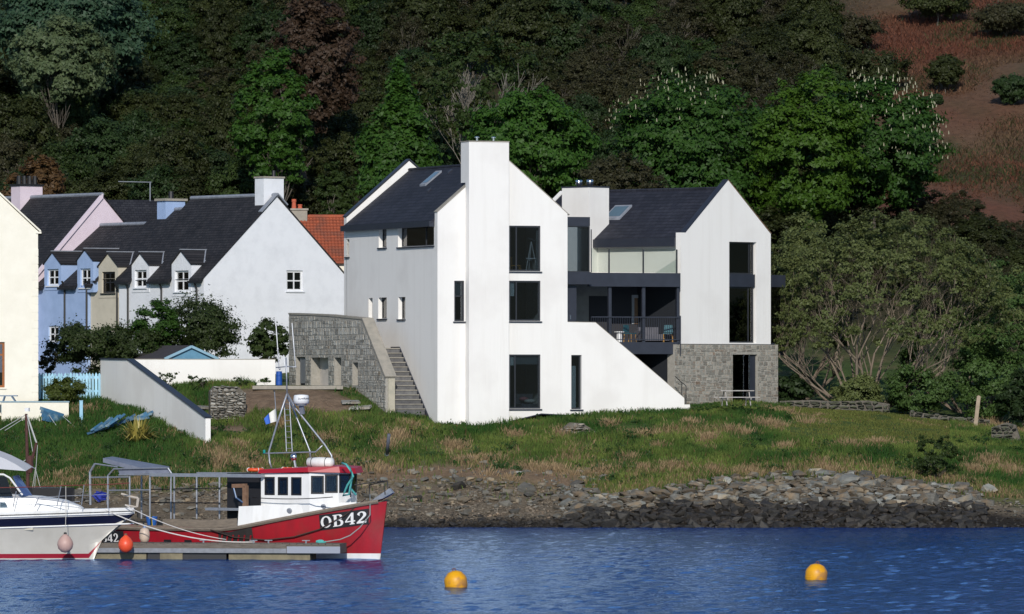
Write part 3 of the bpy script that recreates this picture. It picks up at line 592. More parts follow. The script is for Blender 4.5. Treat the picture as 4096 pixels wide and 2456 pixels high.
MB().box(gx1 + .16, gx1 + .2, b1 + .02, b1 + .06, Z(1090), Z(918)).build('rainwater_pipe', m_dark, house)
# balcony
bb = b1 + .12
MB().box(x_s0 + 1.0, tx1 - .05, bb, bb + .2, Z(1416, bb), Z(1368, bb)).build('balcony_beam', m_dark, house)
MB().box(gx0, tx1 - .05, bb + .201, bb + 6, Z(1400, bb), Z(1372, bb)).build('balcony_floor', m_floor, house)
for q in (2441, 2576, 2714):
    x = HF.hit(q, 1250, 1, bb).x; MB().box(x - .075, x + .075, bb + .02, bb + .17, Z(1368, bb) if q > 2500 else Z(1560, bb), Z(1146, bb)).build('balcony_post', m_dark, house)
bx0 = HF.hit(2364, 1300, 1, bb).x; bx1_ = HF.hit(2722, 1300, 1, bb).x
MB().beam((bx0, bb - .03, Z(1268, bb)), (bx1_, bb - .03, Z(1268, bb)), .04, .05).build('handrail', m_dark, house)
MB().beam((bx0, bb - .03, Z(1358, bb)), (bx1_, bb - .03, Z(1358, bb)), .04, .04).build('bottom_rail', m_dark, house)
bal = MB().box(-.009, .009, -.009, .009, 0, Z(1268, bb) - Z(1358, bb)).mesh('baluster', False, m_dark); nb = 40
for i in range(nb + 1):
    o = bpy.data.objects.new('baluster', bal); o.location = (bx0 + (bx1_ - bx0) * i / nb, bb - .03, Z(1358, bb)); put(o, house)
MB().box(bx1_ - .04, bx1_, bb - .05, bb - .01, Z(1420, bb), Z(1262, bb)).build('rail_post', m_dark, house)
# room behind the balcony: glazing frame, back wall, dark panel, doorway
gb = 5.2
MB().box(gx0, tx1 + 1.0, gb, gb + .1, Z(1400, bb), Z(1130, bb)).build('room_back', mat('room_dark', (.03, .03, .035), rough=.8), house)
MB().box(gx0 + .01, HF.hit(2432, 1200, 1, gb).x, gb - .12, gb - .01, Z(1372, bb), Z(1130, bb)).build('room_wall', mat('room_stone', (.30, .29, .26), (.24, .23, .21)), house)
p = rect(HF, (2356, 1184, 2440, 1300), 1, gb - .13); MB().box(p[0], p[1], gb - .16, gb - .13, Z(1372, bb), p[3]).build('dark_panel', MATS['room_dark'], house)
p = rect(HF, (2526, 1180, 2565, 1296), 1, gb)
dw = MB().slab(rloop(p), [rloop((p[0] + .12, p[1] - .1, p[2], p[3] - .14))], fy(gb - .06), 0, .05).build('door_frame', mat('grey_paint', (.34, .36, .37), rough=.5), house)
MB().box(p[0] + .12, p[1] - .1, gb - .03, gb - .012, p[2], p[3] - .14).build('door_leaf', mat('oak', (.22, .12, .05), (.17, .09, .04), rough=.5, scale=8), dw)
p = rect(HF, (2270, 1143, 2306, 1286), 1, b0 + .3)
MB().box(gx0, p[1], b0 + .3, b0 + .36, Z(1372, bb), p[3]).build('entrance_door', m_dark, house)
MB().box(p[1] - .32, p[1] - .30, b0 + .26, b0 + .298, p[2] + .1, p[2] + .3).build('door_handle', m_bright, house)
# undercroft below the balcony: dark glass and stone
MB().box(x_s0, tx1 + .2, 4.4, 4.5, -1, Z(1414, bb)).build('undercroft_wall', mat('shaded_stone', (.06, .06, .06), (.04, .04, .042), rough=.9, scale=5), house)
uw = [HF.hit(q, 1500, 1, 3.6).x for q in (2622, 2664, 2706)]
for i in range(2): window(house, fy(3.6), (uw[i], uw[i+1], 0, Z(1428, 3.6)), 0, fw=.05)
# outside stair rail at the foot of the screen wall
ry = .9; rp = [HF.hit(*q, 1, ry) for q in ((2700, 1505), (2727, 1530), (2744, 1543), (2744, 1618), (2728, 1600))]
MB().tube([rp[0], rp[1], rp[2], rp[3]], .02, 6).build('stair_rail', m_black, house); MB().tube([rp[1], (rp[1].x, ry, rp[4].z)], .02, 6).build('stair_rail_post', m_black, house)
# ---------------------------------------------------------------- stair up the left side, its stone flank wall
sx0, sx1 = -1.44, -.08; sy0 = hs(1700, 1660, sx1).y; sy1 = hs(1592, 1388, sx1).y; sz0 = hs(1690, 1652, sx1).z; sz1 = hs(1592, 1392, sx1).z; NS = 14
for i in range(NS):
    y0 = sy0 + (sy1 - sy0) * i / NS; z0 = sz0 + (sz1 - sz0) * i / NS; zt = sz0 + (sz1 - sz0) * (i + 1) / NS
    st = MB().box(sx0 + .01, sx1, y0 + .02, y0 + .30 + (sy1 - sy0) / NS, z0 - .1, zt - .05).build('step', mat('step_brick', (.085, .085, .09), (.13, .13, .13), rough=.9, scale=4, rnd=.25, bump=.4), house)
    MB().box(sx0 + .012, sx1 - .002, y0 - .02, y0 + .32 + (sy1 - sy0) / NS, zt - .048, zt).build('tread', mat('tread_slab', (.20, .19, .165), (.27, .25, .215), rough=.9, scale=4, rnd=.2), st)
MB().slab([(sy0 - .55, sz0 - .35), (sy0 - .2, sz0 - .35), (sy1, sz1 - .05), (sy1 + 1.0, sz1 - .05), (sy1 + 1.0, sz1 + .06), (sy1 - .05, sz1 + .06)], [], fx(-.06), 0, .058).build('stair_string', m_dark, house)
MB().box(sx0 + .01, sx1, sy1, Ld, sz1 - .3, sz1 - .02).build('upper_landing', m_conc, house)
wx0, wx1 = -1.90, -1.45
sp = lambda px, py: HF.hit(px, py, 0, wx0)
wy0 = sp(1542, 1600).y; wz0 = sp(1542, 1512).z; wtop = sp(1452, 1278); wend = sp(1156, 1258); wbase = sz0 - .9
fl_holes = [rect(HF, q, 0, wx0) for q in ((1184, 1428, 1222, 1541), (1244, 1430, 1314, 1541), (1337, 1430, 1365, 1541), (1410, 1450, 1432, 1541))]
fl_poly = [(wy0, wbase), (wend.y, wbase), (wend.y, wend.z), ((wend.y + wtop.y) / 2, (wend.z + wtop.z) / 2 + .05), (wtop.y, wtop.z), (wy0, wz0)]
flank = frthing(HF, 'stone_flank_wall', 'grey rubble stone wall with door openings and sloping concrete coping beside the outside stair', 'wall')
MB().slab(fl_poly, [rloop(h) for h in fl_holes], fx(wx0), 0, wx1 - wx0).build('core', m_mortar, flank)
rubble(flank, [(wy0 + .02, sz0 - .3), (wy0 + 2.5, sz0 + .1), (wy0 + 4.2, fl_holes[0][2] - .15), (wend.y, fl_holes[0][2] - .15)] + [(a, b - .06) for a, b in fl_poly[2:]], fl_holes, lambda a, b: (wx0, a, b), R_(-90), STG, (.18, .60), (.12, .36), 8, .016)
cp = MB()
def coping(mb, a, b, w, h): mb.beam((wx0 + (wx1 - wx0) / 2, a[0], a[1] + h / 2), (wx0 + (wx1 - wx0) / 2, b[0], b[1] + h / 2), w, h)
coping(cp, (wy0 - .08, wz0), (wtop.y, wtop.z), .56, .09); coping(cp, (wtop.y, wtop.z), fl_poly[3], .52, .08); coping(cp, fl_poly[3], (wend.y, wend.z), .52, .08); cp.build('coping', m_conc, flank)
MB().box(wx0 + .12, wx1 - .01, wy0 - .06, wy0 - .003, wbase, wz0 - .02).build('end_pier', mat('pier_render', (.46, .42, .33), (.36, .34, .27), rough=.9, scale=3), flank)
# the low store behind the openings
MB().box(wx1 + .002, wx1 + .06, wy0 + 3.9, wend.y, wbase + .4, wtop.z - .3).build('store_back', mat('store_plaster', (.55, .51, .46), (.48, .45, .41), rough=.9), flank)
MB().box(wx0 + .1, wx1 + .001, fl_holes[0][0] + .1, fl_holes[0][1] - .3, fl_holes[0][2] + .1, fl_holes[0][2] + 1.3).build('store_hatch', m_steel, flank)
# roller blinds and curtains behind the gable windows
m_blind = mat('pale_blind', (.62, .66, .64), rough=.8); m_curt = mat('grey_blind', (.16, .18, .19), rough=.8)
for k_, rr_ in (('B', (0.02, .20, .62, .99)), ('C', (0.02, .18, .80, .96))):
    r = fr_[k_]; MB().box(r[0] + (r[1] - r[0]) * rr_[0], r[0] + (r[1] - r[0]) * rr_[1], .16, .18, r[2] + (r[3] - r[2]) * rr_[2], r[2] + (r[3] - r[2]) * rr_[3]).build('blind', m_blind, house)
r = fr_['C']; MB().box(r[0] + .25, r[1] - .05, .17, .19, r[3] - .45, r[3] - .02).build('blind', m_curt, house)
r = fr_['E']; MB().box(r[0] + .05, r[0] + .33, .26, .28, r[2] + .05, r[3] - .5).build('blind', m_blind, house)
r = fr_['D']; MB().box(r[0] + .02, r[1] - .02, .16, .18, r[2] + (r[3] - r[2]) * .63, r[3] - .02).build('blind', m_curt, house)
r = fr_['A']; MB().box(r[1] - .14, r[1] - .06, .2, .24, r[2], r[3] - .2).build('blind', m_curt, house)
# interior things seen through the glass
def chair(fr_parent_loc, rz, label, m1, m2, group=None, s=1.0):
    t = thing('chair', label, 'chair', fr_parent_loc, rz, group)
    MB().box(-.22*s, .22*s, -.22*s, .22*s, .43*s, .47*s).build('seat', m1, t); MB().slab([(-.21*s, .5*s), (.21*s, .5*s), (.19*s, .85*s), (-.19*s, .85*s)], [], lambda a, b, tt: (a, .2*s + tt, b), 0, .035).build('backrest', m1, t)
    for x in (-.19, .19):
        for y in (-.19, .19): MB().tube([(x*s, y*s, .43*s), (x*1.12*s, y*1.12*s, 0)], .018, 6).build('leg', m2, t)
    return t
m_teal = mat('teal_plastic', (.02, .10, .13), rough=.4); m_oak = mat('pale_oak', (.50, .28, .08), (.42, .23, .07), rough=.5, scale=6)
bfz = Z(1372, bb)
for q, l in ((2520, 'teal chair with pale legs beside the small white table on the balcony'), (2672, 'teal chair with pale wooden legs at the right end of the balcony')):
    p = HF.hit(q, 1340, 1, bb + .9); chair(HF.M @ Vector((p.x, bb + .9, bfz)), HF.rz + (.6 if q < 2600 else -.5), l, m_teal, m_oak)
p = HF.hit(2477, 1345, 1, bb + .6); tb = thing('side_table', 'small white table by the balcony railing', 'table', HF.M @ Vector((p.x, bb + .6, bfz)), HF.rz)
MB().lathe([(.24, .50), (.24, .54)], 18).build('table_top', m_wpaint, tb); MB().lathe([(.14, 0), (.12, .499)], 14).build('pedestal', m_wpaint, tb)
p = HF.hit(2625, 1335, 1, bb + 1.6); sf = thing('sofa', 'grey sofa on the balcony behind the railing', 'sofa', HF.M @ Vector((p.x, bb + 1.6, bfz)), HF.rz)
msf = mat('grey_fabric', (.13, .13, .15), (.10, .10, .12), rough=.9); MB().box(-.75, .75, -.35, .35, .12, .42).build('seat', msf, sf); MB().box(-.75, .75, .36, .5, .12, .75).build('backrest', msf, sf)
for xa_ in (-.911, .751): MB().box(xa_, xa_ + .16, -.35, .5, .12, .58).build('arm', msf, sf)
z3 = hx(2100, 1100).z
p = HF.hit(2063, 1060, 1, 1.1); chair(HF.M @ Vector((p.x, 1.1, z3)), HF.rz + 1.0, 'orange wooden chair behind the top window of the white gable', mat('orange_wood', (.55, .27, .05), rough=.5), MATS['orange_wood'])
ez = HF.hit(2125, 1060, 1, 1.3); es = thing('easel', 'white tripod easel behind the top window of the white gable', 'easel', HF.M @ Vector((ez.x, 1.3, z3)), HF.rz)
for a in (-.35, .3, 0): MB().tube([(0, 0, 1.55), (a, .35 if a == 0 else -.1, 0)], .022, 6).build('leg', m_wpaint, es)
MB().box(-.3, .2, -.12, -.06, .75, .8).build('shelf', m_wpaint, es); MB().tube([(-.2, -.05, 1.72), (.15, -.08, 1.62)], .04, 8).build('lamp_head', m_wpaint, es)
z1 = hx(2100, 1650).z
p = HF.hit(2110, 1600, 1, 1.0); so_ = thing('armchair', 'armchair with pale and pink cushions behind the lowest gable window', 'armchair', HF.M @ Vector((p.x, 1.0, z1)), HF.rz)
MB().box(-.45, .45, -.4, .4, .1, .4).build('seat', msf, so_); MB().box(-.45, .45, .41, .55, .1, .85).build('backrest', msf, so_)
MB().lathe([(.05, 0), (.24, .04), (.28, .1), (.24, .16), (.05, .2)], 14, Matrix.Translation((.1, -.05, .42))).build('cushion', mat('pale_cloth', (.55, .56, .52), rough=.9), so_, smooth=True)
MB().lathe([(.04, 0), (.2, .05), (.22, .1), (.2, .15), (.04, .2)], 14, Matrix.Translation((-.12, .15, .52))).build('cushion', mat('pink_cloth', (.45, .17, .19), rough=.9), so_, smooth=True)
# ================================================================ the row of painted cottages behind the garden
TF = Fr((P(815, 1300, 338).x, 338, 6.2), 36)
tx = lambda px, py: TF.hit(px, py, 1, 0); ts = lambda px, py, x=0.0: TF.hit(px, py, 0, x)
def cottage(name, label, y0, y1, x0, Wc, z_e, z_a, m_wall, front=None, openings=(), ridge=True, roofm=None, notches=()):
    """gabled cottage in the row's axes; front wall faces left (plane x0), ridge along the row"""
    h = frthing(TF, name, label, 'house'); xm = x0 + Wc / 2; t = .3
    g = [(x0 + t, -3), (x0 + Wc, -3), (x0 + Wc, z_e), (xm, z_a), (x0 + t, z_e + (z_a - z_e) * t / (Wc / 2))]
    gw = MB().slab([(x0, -3), (x0 + Wc, -3), (x0 + Wc, z_e), (xm, z_a), (x0, z_e)], [rloop(o) for o in (front or ())], fy(y0), 0, t).build('gable_wall', m_wall, h)
    MB().slab([(x0, -3), (x0 + Wc, -3), (x0 + Wc, z_e), (xm, z_a), (x0, z_e)], [], fy(y1 - t), 0, t - .002).build('gable_wall', m_wall, h)
    MB().slab([(y0 + t + .001, -3), (y1 - t - .001, -3), (y1 - t - .001, z_e - .02), (y0 + t + .001, z_e - .02)], [rloop(o) for o in openings], fx(x0), 0, t).build('front_wall', m_wall, h)
    MB().box(x0 + Wc - t, x0 + Wc - .001, y0 + t + .001, y1 - t - .001, -3, z_e - .02).build('rear_wall', m_wall, h)
    sl = (z_a - z_e) / (Wc / 2)
    xe_ = xm + (Wc / 2 + .16); ze_ = z_e - sl * .16; rm_ = roofm or m_slate2
    MB().add([(xm, y0 - .04, z_a + .1), (xe_, y0 - .04, ze_ + .1), (xe_, y1, ze_ + .1), (xm, y1, z_a + .1), (xm, y0 - .04, z_a + .005), (xe_, y0 - .04, ze_ + .005), (xe_, y1, ze_ + .005), (xm, y1, z_a + .005)],
             [(0,1,2,3),(7,6,5,4),(0,4,5,1),(1,5,6,2),(2,6,7,3),(3,7,4,0)]).build('roof', rm_, h)
    xe_ = x0 - .16; ol = [(y0 - .04, xe_)]                            # front slope, cut out where dormers rise from the wall head
    for n0, n1, nx_ in sorted(notches): ol += [(n0, xe_), (n0, nx_), (n1, nx_), (n1, xe_)]
    ol += [(y1, xe_), (y1, xm), (y0 - .04, xm)]
    MB().slab(ol, [], lambda a, b, t: (b, a, z_e + sl * (b - x0) + t), .005, .1).build('roof', rm_, h)
    gy_ = [y0] + [v for n in sorted(notches) for v in n[:2]] + [y1]
    for i in range(0, len(gy_), 2):
        if gy_[i + 1] - gy_[i] > .05: MB().box(x0 - .28, x0 - .16, gy_[i], gy_[i + 1], z_e - sl * .16 - .10, z_e - sl * .16 + .02).build('gutter', m_black, h)
    if ridge: MB().tube([(xm, y0 - .05, z_a + .1), (xm, y1, z_a + .1)], .10, 8).build('ridge_capping', m_lead, h)
    return h
def dormer(h, x0, z_e, sl, pxs, py_win, py_ap, m_wall, m_f=None, sill=None, wide=.26, label=None):
    """wall-head dormer: front flush with the wall, its own little gable roof with lead skews"""
    r = rect(TF, (pxs[0], py_win[0], pxs[1], py_win[1]), 0, x0); a0, a1 = r[0] - wide, r[1] + wide; am = (a0 + a1) / 2
    zap = ts(sum(pxs) / 2, py_ap, x0).z; zsh = zap - (a1 - a0) / 2 * .72
    if h is None: return (a0 + .02, a1 - .02, x0 + (zsh - z_e) / sl + .1), r
    lo = r[2] - .25
    d = MB().slab([(a0, lo), (a1, lo), (a1, zsh), (am, zap), (a0, zsh)], [rloop(r)], fx(x0 - .03), 0, .2).build('dormer', m_wall, h, label=label)
    xb = lambda z: x0 + (z - z_e) / sl                                   # where a level line meets the main roof
    for s, ay in ((0, a0), (1, a1)):                                     # cheeks
        y_, y2 = (ay, ay + .1) if s == 0 else (ay - .1, ay)
        MB().add([(x0 + .172, y_, lo), (x0 + .172, y_, zsh), (xb(zsh) + .2, y_, zsh), (x0 + .172, y2, lo), (x0 + .172, y2, zsh), (xb(zsh) + .2, y2, zsh)], [(0,1,2),(5,4,3),(0,3,4,1),(1,4,5,2),(2,5,3,0)]).build('cheek', m_wall, d)
    for ay, s in ((a0 - .06, -1), (a1 + .06, 1)):                          # roof slopes
        zlo = zsh - .06 * .72
        f0 = Vector((x0 - .10, am, zap + .05)); f1 = Vector((x0 - .10, ay, zlo + .05)); b1_ = Vector((xb(zlo) + .1, ay, zlo + .05)); b0_ = Vector((xb(zap) + .1, am, zap + .05)); n = Vector((0, 0, -.07))
        rf = MB().add([f0, f1, b1_, b0_, f0 + n, f1 + n, b1_ + n, b0_ + n], [(0,1,2,3),(7,6,5,4),(0,4,5,1),(1,5,6,2),(2,6,7,3),(3,7,4,0)]).build('dormer_roof', m_slate2, d)
        MB().beam(b0_ + Vector((-.05, 0, .03)), b1_ + Vector((-.05, 0, .03)), .22, .05).build('valley_lead', m_lead, d)
    MB().beam((x0 - .12, am, zap + .07), (xb(zap) + .05, am, zap + .07), .12, .05).build('dormer_ridge', m_lead, d)
    wmf = m_f or m_wpaint
    window(h, fx(x0 - .03), r, .10, v=(.5,), h=(.5,), fw=.09, bar=.06, mf=wmf, mg=m_glass, sill=sill or m_wall)
# white cottage, nearest
We = 2 * (tx(1107, 900).x); zeW = tx(815, 1112).z; zaW = tx(1107, 787).z; yW = ts(476, 1120).y
gwin = rect(TF, (1146, 1082, 1212, 1164), 1, 0)
slW = (zaW - zeW) / (We / 2)
f_open = []
def opening(px0, py0, px1, py1, x0=0.0): return rect(TF, (px0, py0, px1, py1), 0, x0)
dW = (((540, 588), (1080, 1150), 1012), ((700, 756), (1082, 1166), 1003)); dWn = [dormer(None, 0, zeW, slW, *d, m_whiteB) for d in dW]
wc = cottage('white_cottage', 'whitewashed gable-ended cottage with slate roof, nearest of the painted row', 0, yW, 0, We, zeW, zaW, m_whiteB, front=[gwin], openings=[(r[0] - .01, r[1] + .01, r[2] - .01, zeW - .03) for _, r in dWn], notches=[d[0] for d in dWn])
window(wc, fy(0), gwin, .08, v=(.5,), h=(.5,), fw=.10, bar=.06, mf=m_wpaint, sill=m_whiteB)
for pxs, win, ap in dW: dormer(wc, 0, zeW, slW, pxs, win, ap, m_whiteB)
def pipe(h, px, x0=0.0, py0=1132, py1=1400):
    a = ts(px, py0, x0); MB().tube([(x0 - .22, a.y, a.z + .1), (x0 - .06, a.y, a.z - .3), (x0 - .06, a.y, ts(px, py1, x0).z)], .05, 6).build('downpipe', m_black, h)
for q in (515, 649, 790): pipe(wc, q)
cz = tx(1095, 712).z; cyc = .9
c = MB().box(TF.hit(1055, 760, 1, .35).x, TF.hit(1135, 760, 1, .35).x, .35, 1.15, zaW - .9, cz).build('chimney', m_whiteB, wc)
MB().box(TF.hit(1052, 760, 1, .35).x, TF.hit(1138, 760, 1, .35).x, .30, 1.2, cz + .002, cz + .09).build('chimney_cap', m_conc, c)
MB().lathe([(.10, cz + .09), (.09, cz + .4)], 10, Matrix.Translation((TF.hit(1095, 700, 1, .7).x, .7, 0))).build('chimney_pot', m_black, c)
sk = MB(); sk.beam((We / 2, .02, zaW + .16), (We / 2 - 1.0, .02, zaW + .16 - slW * 1.0), .3, .06); sk.beam((We / 2, .02, zaW + .16), (We / 2 + .6, .02, zaW + .16 - slW * .6), .3, .06); sk.build('apex_lead', m_lead, wc)
# beige cottage, set back a little
xB = .25; yB = ts(346, 1120).y
slB = (zaW - .65 - zeW) / ((We - .5) / 2); dB = ((409, 462), (1087, 1172), 1012)
bc_ = cottage('beige_cottage', 'narrow beige cottage with a black framed dormer window between the white and blue cottages', yW + .002, yB, xB, We - .5, zeW + .10, zaW - .55, m_beige, openings=[(lambda r: (r[0] - .01, r[1] + .01, r[2] - .01, zeW + .07))(dormer(None, xB, zeW + .10, slB, *dB, m_beige, wide=.3)[1])], notches=[dormer(None, xB, zeW + .10, slB, *dB, m_beige, wide=.3)[0]])
dormer(bc_, xB, zeW + .10, slB, *dB, m_beige, m_f=m_black, sill=m_black, wide=.3)
pipe(bc_, 472, xB)
cb = thing; bz_ = ts(640, 806, We / 2).z; yb = ts(595, 830, We / 2).y
c = MB().box(We / 2 - .6, We / 2 + .6, yW + 1.5, yW + 2.3, zaW - 1.5, bz_).build('chimney', m_blue, bc_)
MB().box(We / 2 - .7, We / 2 + .7, yW + 1.4, yW + 2.4, bz_ + .002, bz_ + .12).build('chimney_cap', m_conc, c)
MB().lathe([(.14, bz_ + .12), (.12, bz_ + .5)], 10, Matrix.Translation((We / 2, yW + 1.9, 0))).build('chimney_pot', m_black, c)
ant = MB(); ant.tube([(We/2 - .9, yW + 2.5, bz_), (We/2 - .9, yW + 2.5, bz_ + 1.0)], .03, 5); ant.tube([(We/2 - 2.4, yW + 3.2, bz_ + 1.0), (We/2 - .85, yW + 2.45, bz_ + .97)], .02, 5)
ant.build('aerial', m_lead, c)
# blue cottage
yU = ts(146, 1130).y; xU = 0.0
zeU = ts(250, 1142).z
slU = (zaW - 1.25 - zeU) / ((We - .9) / 2); dU = (((190, 236), (1076, 1142), 1009), ((322, 364), (1074, 1150), 998))
bl_ = cottage('blue_cottage', 'pale blue cottage with two blue dormers in the painted row', yB + .002, yU, xU, We - .9, zeU, zaW - 1.25, m_blue, openings=[opening(193, 1303, 234, 1370)] + [(r[0] - .01, r[1] + .01, r[2] - .01, zeU - .03) for _, r in [dormer(None, xU, zeU, slU, *d, m_blue) for d in dU] if r[2] < zeU - .1], notches=[dormer(None, xU, zeU, slU, *d, m_blue)[0] for d in dU])
window(bl_, fx(0), opening(193, 1303, 234, 1370), .08, v=(.5,), h=(.5,), fw=.1, bar=.06, mf=m_wpaint)
for pxs, win, ap in dU: dormer(bl_, xU, zeU, slU, pxs, win, ap, m_blue, sill=m_wpaint)
pipe(bl_, 262); pipe(bl_, 350)
# pink house beyond, taller
yP = ts(-160, 1100).y; zaP = TF.hit(410, 785, 1, yU).z
xap = TF.hit(408, 790, 1, yU).x
pk_ = cottage('pink_house', 'taller pink house with slate roof behind the cream gable', yU + .002, yP + 3, xap - 4.7, 9.4, zaP - 4.7 * 1.02, zaP, m_pink)
pc = TF.hit(170, 745, 0, xap + .7); zc_ = pc.z
c = MB().box(xap - .7, xap + .7, pc.y, pc.y + .9, zaP - 1.3, zc_).build('chimney', m_pink, pk_)
MB().box(xap - .77, xap + .77, pc.y - .07, pc.y + .97, zc_ + .002, zc_ + .10).build('chimney_cap', m_black, c)
for k in range(4): MB().lathe([(.14, zc_ + .1), (.11, zc_ + .55)], 8, Matrix.Translation((xap - .5 + .33 * k, pc.y + .45, 0))).build('chimney_pot', m_black, c)
MB().add([(xap - 4.6, yU - .12, zaP - 4.7 * 1.02 + .2), (xap, yU - .12, zaP + .13), (xap, yU + .1, zaP + .13), (xap - 4.6, yU + .1, zaP - 4.7 * 1.02 + .2), (xap - 4.6, yU - .12, zaP - 4.7 * 1.02 - .02), (xap, yU - .12, zaP - .1)], [(0,1,2,3),(0,4,5,1)]).build('skew', m_pink, pk_)
# slate-roofed house behind the row (only its roof and cream chimney stand up)
def roof_house(name, label, px0, px1, py_r, py_e, Y, m_roof, m_wall, deg=8, depth=6.0):
    f = Fr((P(px0, 1300, Y).x, Y, 6), deg); h = frthing(f, name, label, 'house'); L_ = f.hit(px1, py_e, 1, 0).x; ze_ = f.hit(px0, py_e, 1, 0).z; zr_ = f.hit(px0, py_r, 1, depth / 2).z
    MB().box(0, L_, .1, depth, -2, ze_).build('wall', m_wall, h)
    MB().slab([(.1, ze_), (depth, ze_), (depth / 2, zr_ - .05)], [], fx(0), 0, .25).build('gable', m_wall, h); MB().slab([(.1, ze_), (depth, ze_), (depth / 2, zr_ - .05)], [], fx(L_ - .25), 0, .25).build('gable', m_wall, h)
    for s in (0, 1):
        y0 = -.2 if s == 0 else depth + .2
        z0 = ze_ - .2 * (zr_ - ze_) / (depth / 2)
        MB().add([(-.1, y0, z0), (L_ + .1, y0, z0), (L_ + .1, depth / 2, zr_), (-.1, depth / 2, zr_), (-.1, y0, z0 + .1), (L_ + .1, y0, z0 + .1), (L_ + .1, depth / 2, zr_ + .1), (-.1, depth / 2, zr_ + .1)], [(3,2,1,0),(4,5,6,7),(0,1,5,4),(1,2,6,5),(2,3,7,6),(3,0,4,7)]).build('roof', m_roof, h)
    return h, f, L_, ze_, zr_, depth
m_slate2x = mat_slate('old_slate_b', (.020, .020, .026), (.034, .034, .040), axis='x', bw=.26, rh=.13, bump=.7)
roof_house('slate_roofed_house', 'dark slate roof of a house showing behind the pink gable', 400, 690, 806, 900, 366, m_slate2x, m_cream)
# red pantiled house behind the white cottage
m_tile = mat('red_pantile', (.36, .085, .035), (.27, .065, .03), rough=.8, scale=3, bump=.3, c3=(.22, .07, .04), s3=1.2)
h, f, L_, ze_, zr_, dep = roof_house('red_roofed_house', 'house with a red pantiled roof between the white cottage and the large white house', 1195, 1560, 876, 1045, 352, m_tile, m_cream, 4, 8.4)
zsl = (zr_ - ze_) / (dep / 2); rows = 15; ncol = 26
co, fa = [], []; rb_ = MB()
for i in range(ncol):                                            # pantile rolls running down the slope, course by course
    x = .1 + i * (L_ - .2) / ncol
    for j in range(rows):
        y0, y1 = -.18 + (dep / 2 + .18) * j / rows, -.18 + (dep / 2 + .18) * (j + 1.08) / rows
        z0, z1 = ze_ + zsl * y0 + .13, ze_ + zsl * y1 + .11; r0, r1 = .075, .055
        rb_.add([(x - .1, y0, z0), (x - .04, y0, z0 + r0), (x + .04, y0, z0 + r0), (x + .1, y0, z0), (x - .1, y1, z1 - .02), (x - .04, y1, z1 + r1 - .02), (x + .04, y1, z1 + r1 - .02), (x + .1, y1, z1 - .02)], [(0,1,5,4),(1,2,6,5),(2,3,7,6),(0,3,2,1)])
rb_.build('pantiles', m_tile, h, kind='stuff')
MB().tube([(-.1, dep / 2, zr_ + .12), (L_ + .1, dep / 2, zr_ + .12)], .12, 8).build('ridge_tiles', m_tile, h)
# stack with red pots at that house's left end
cz_ = f.hit(1195, 842, 1, dep / 2).z; x0_ = f.hit(1166, 860, 1, dep / 2 - .5).x; x1_ = f.hit(1229, 860, 1, dep / 2 - .5).x
c = MB().box(x0_, x1_, dep / 2 - .5, dep / 2 + .5, ze_, cz_).build('chimney', m_conc, h); MB().box(x0_ - .06, x1_ + .06, dep / 2 - .56, dep / 2 + .56, cz_ + .002, cz_ + .1).build('chimney_cap', m_conc, c)
for q, hh in ((1176, .5), (1200, .22)):
    x = f.hit(q, 830, 1, dep / 2).x; MB().lathe([(.13, cz_ + .1), (.10, cz_ + .1 + hh * .7), (.13, cz_ + .1 + hh * .72), (.12, cz_ + .1 + hh)], 10, Matrix.Translation((x, dep / 2, 0))).build('chimney_pot', mat('terracotta', (.45, .10, .05), rough=.8), c)
# ================================================================ cream house at the left edge
YF = Fr((P(152, 1500, 311).x, 311, 4.5), 10)
ye = frthing(YF, 'cream_house', 'cream gable-ended house with raised quoins cut by the left edge of the photo', 'house')
yx = lambda px, py: YF.hit(px, py, 1, 0)
yz_e = yx(148, 925).z; yap = yx(-235, 560); YW = yap.x * 2; ywin = rect(YF, (-60, 1368, 19, 1550), 1, 0)
MB().slab([(0, -1.2), (YW, -1.2), (YW, yz_e), (yap.x, yap.z), (0, yz_e)], [rloop(ywin)], fy(0), 0, .35).build('gable_wall', m_cream, ye)
MB().box(YW, YW + .3, .352, 9, -1.2, yz_e - .1).build('side_wall', m_cream, ye)
MB().box(-.30, -.002, .352, 9, -1.2, yz_e - .1).build('side_wall', m_cream, ye)
for x1 in (.25, YW - .25):
    o = MB(); z1 = yz_e - .05
    o.add([(yap.x, .36, yap.z - .1), (x1, .36, z1), (x1, 9, z1), (yap.x, 9, yap.z - .1), (yap.x, .36, yap.z - .2), (x1, .36, z1 - .1), (x1, 9, z1 - .1), (yap.x, 9, yap.z - .2)], [(0,1,2,3),(7,6,5,4),(0,4,5,1),(1,5,6,2),(2,6,7,3),(3,7,4,0)]).build('roof', m_slate2, ye)
o = MB(); o.beam((.12, .15, yz_e + .0), (yap.x, .15, yap.z + .05), .45, .07); o.beam((.15, .15, yz_e - .06), (-.1, .15, yz_e - .06), .4, .09); o.build('skew', m_cream, ye)
ymf = mat('varnished_frame', (.30, .10, .02), (.24, .08, .02), rough=.35, scale=5)
window(ye, fy(0), ywin, .12, v=(.5,), h=(.72,), fw=.1, mf=ymf, sill=m_cream)
qz = -0.6; k = 0
while qz < yx(148, 1000).z:                                       # raised quoin blocks
    w_ = .30 if k % 2 else .18
    MB().box(-w_ - .002, .012, -.022, .05, qz, qz + .33).build('quoin', m_cream, ye); qz += .37; k += 1
tw = Fr((P(275, 1600, 309).x, 309, 4.5), 6)
te = frthing(tw, 'terrace_wall', 'low cream terrace wall with pale blue top in front of the cream house', 'wall')
p0, p1 = tw.hit(6, 1610, 1, 0), tw.hit(275, 1610, 1, 0)
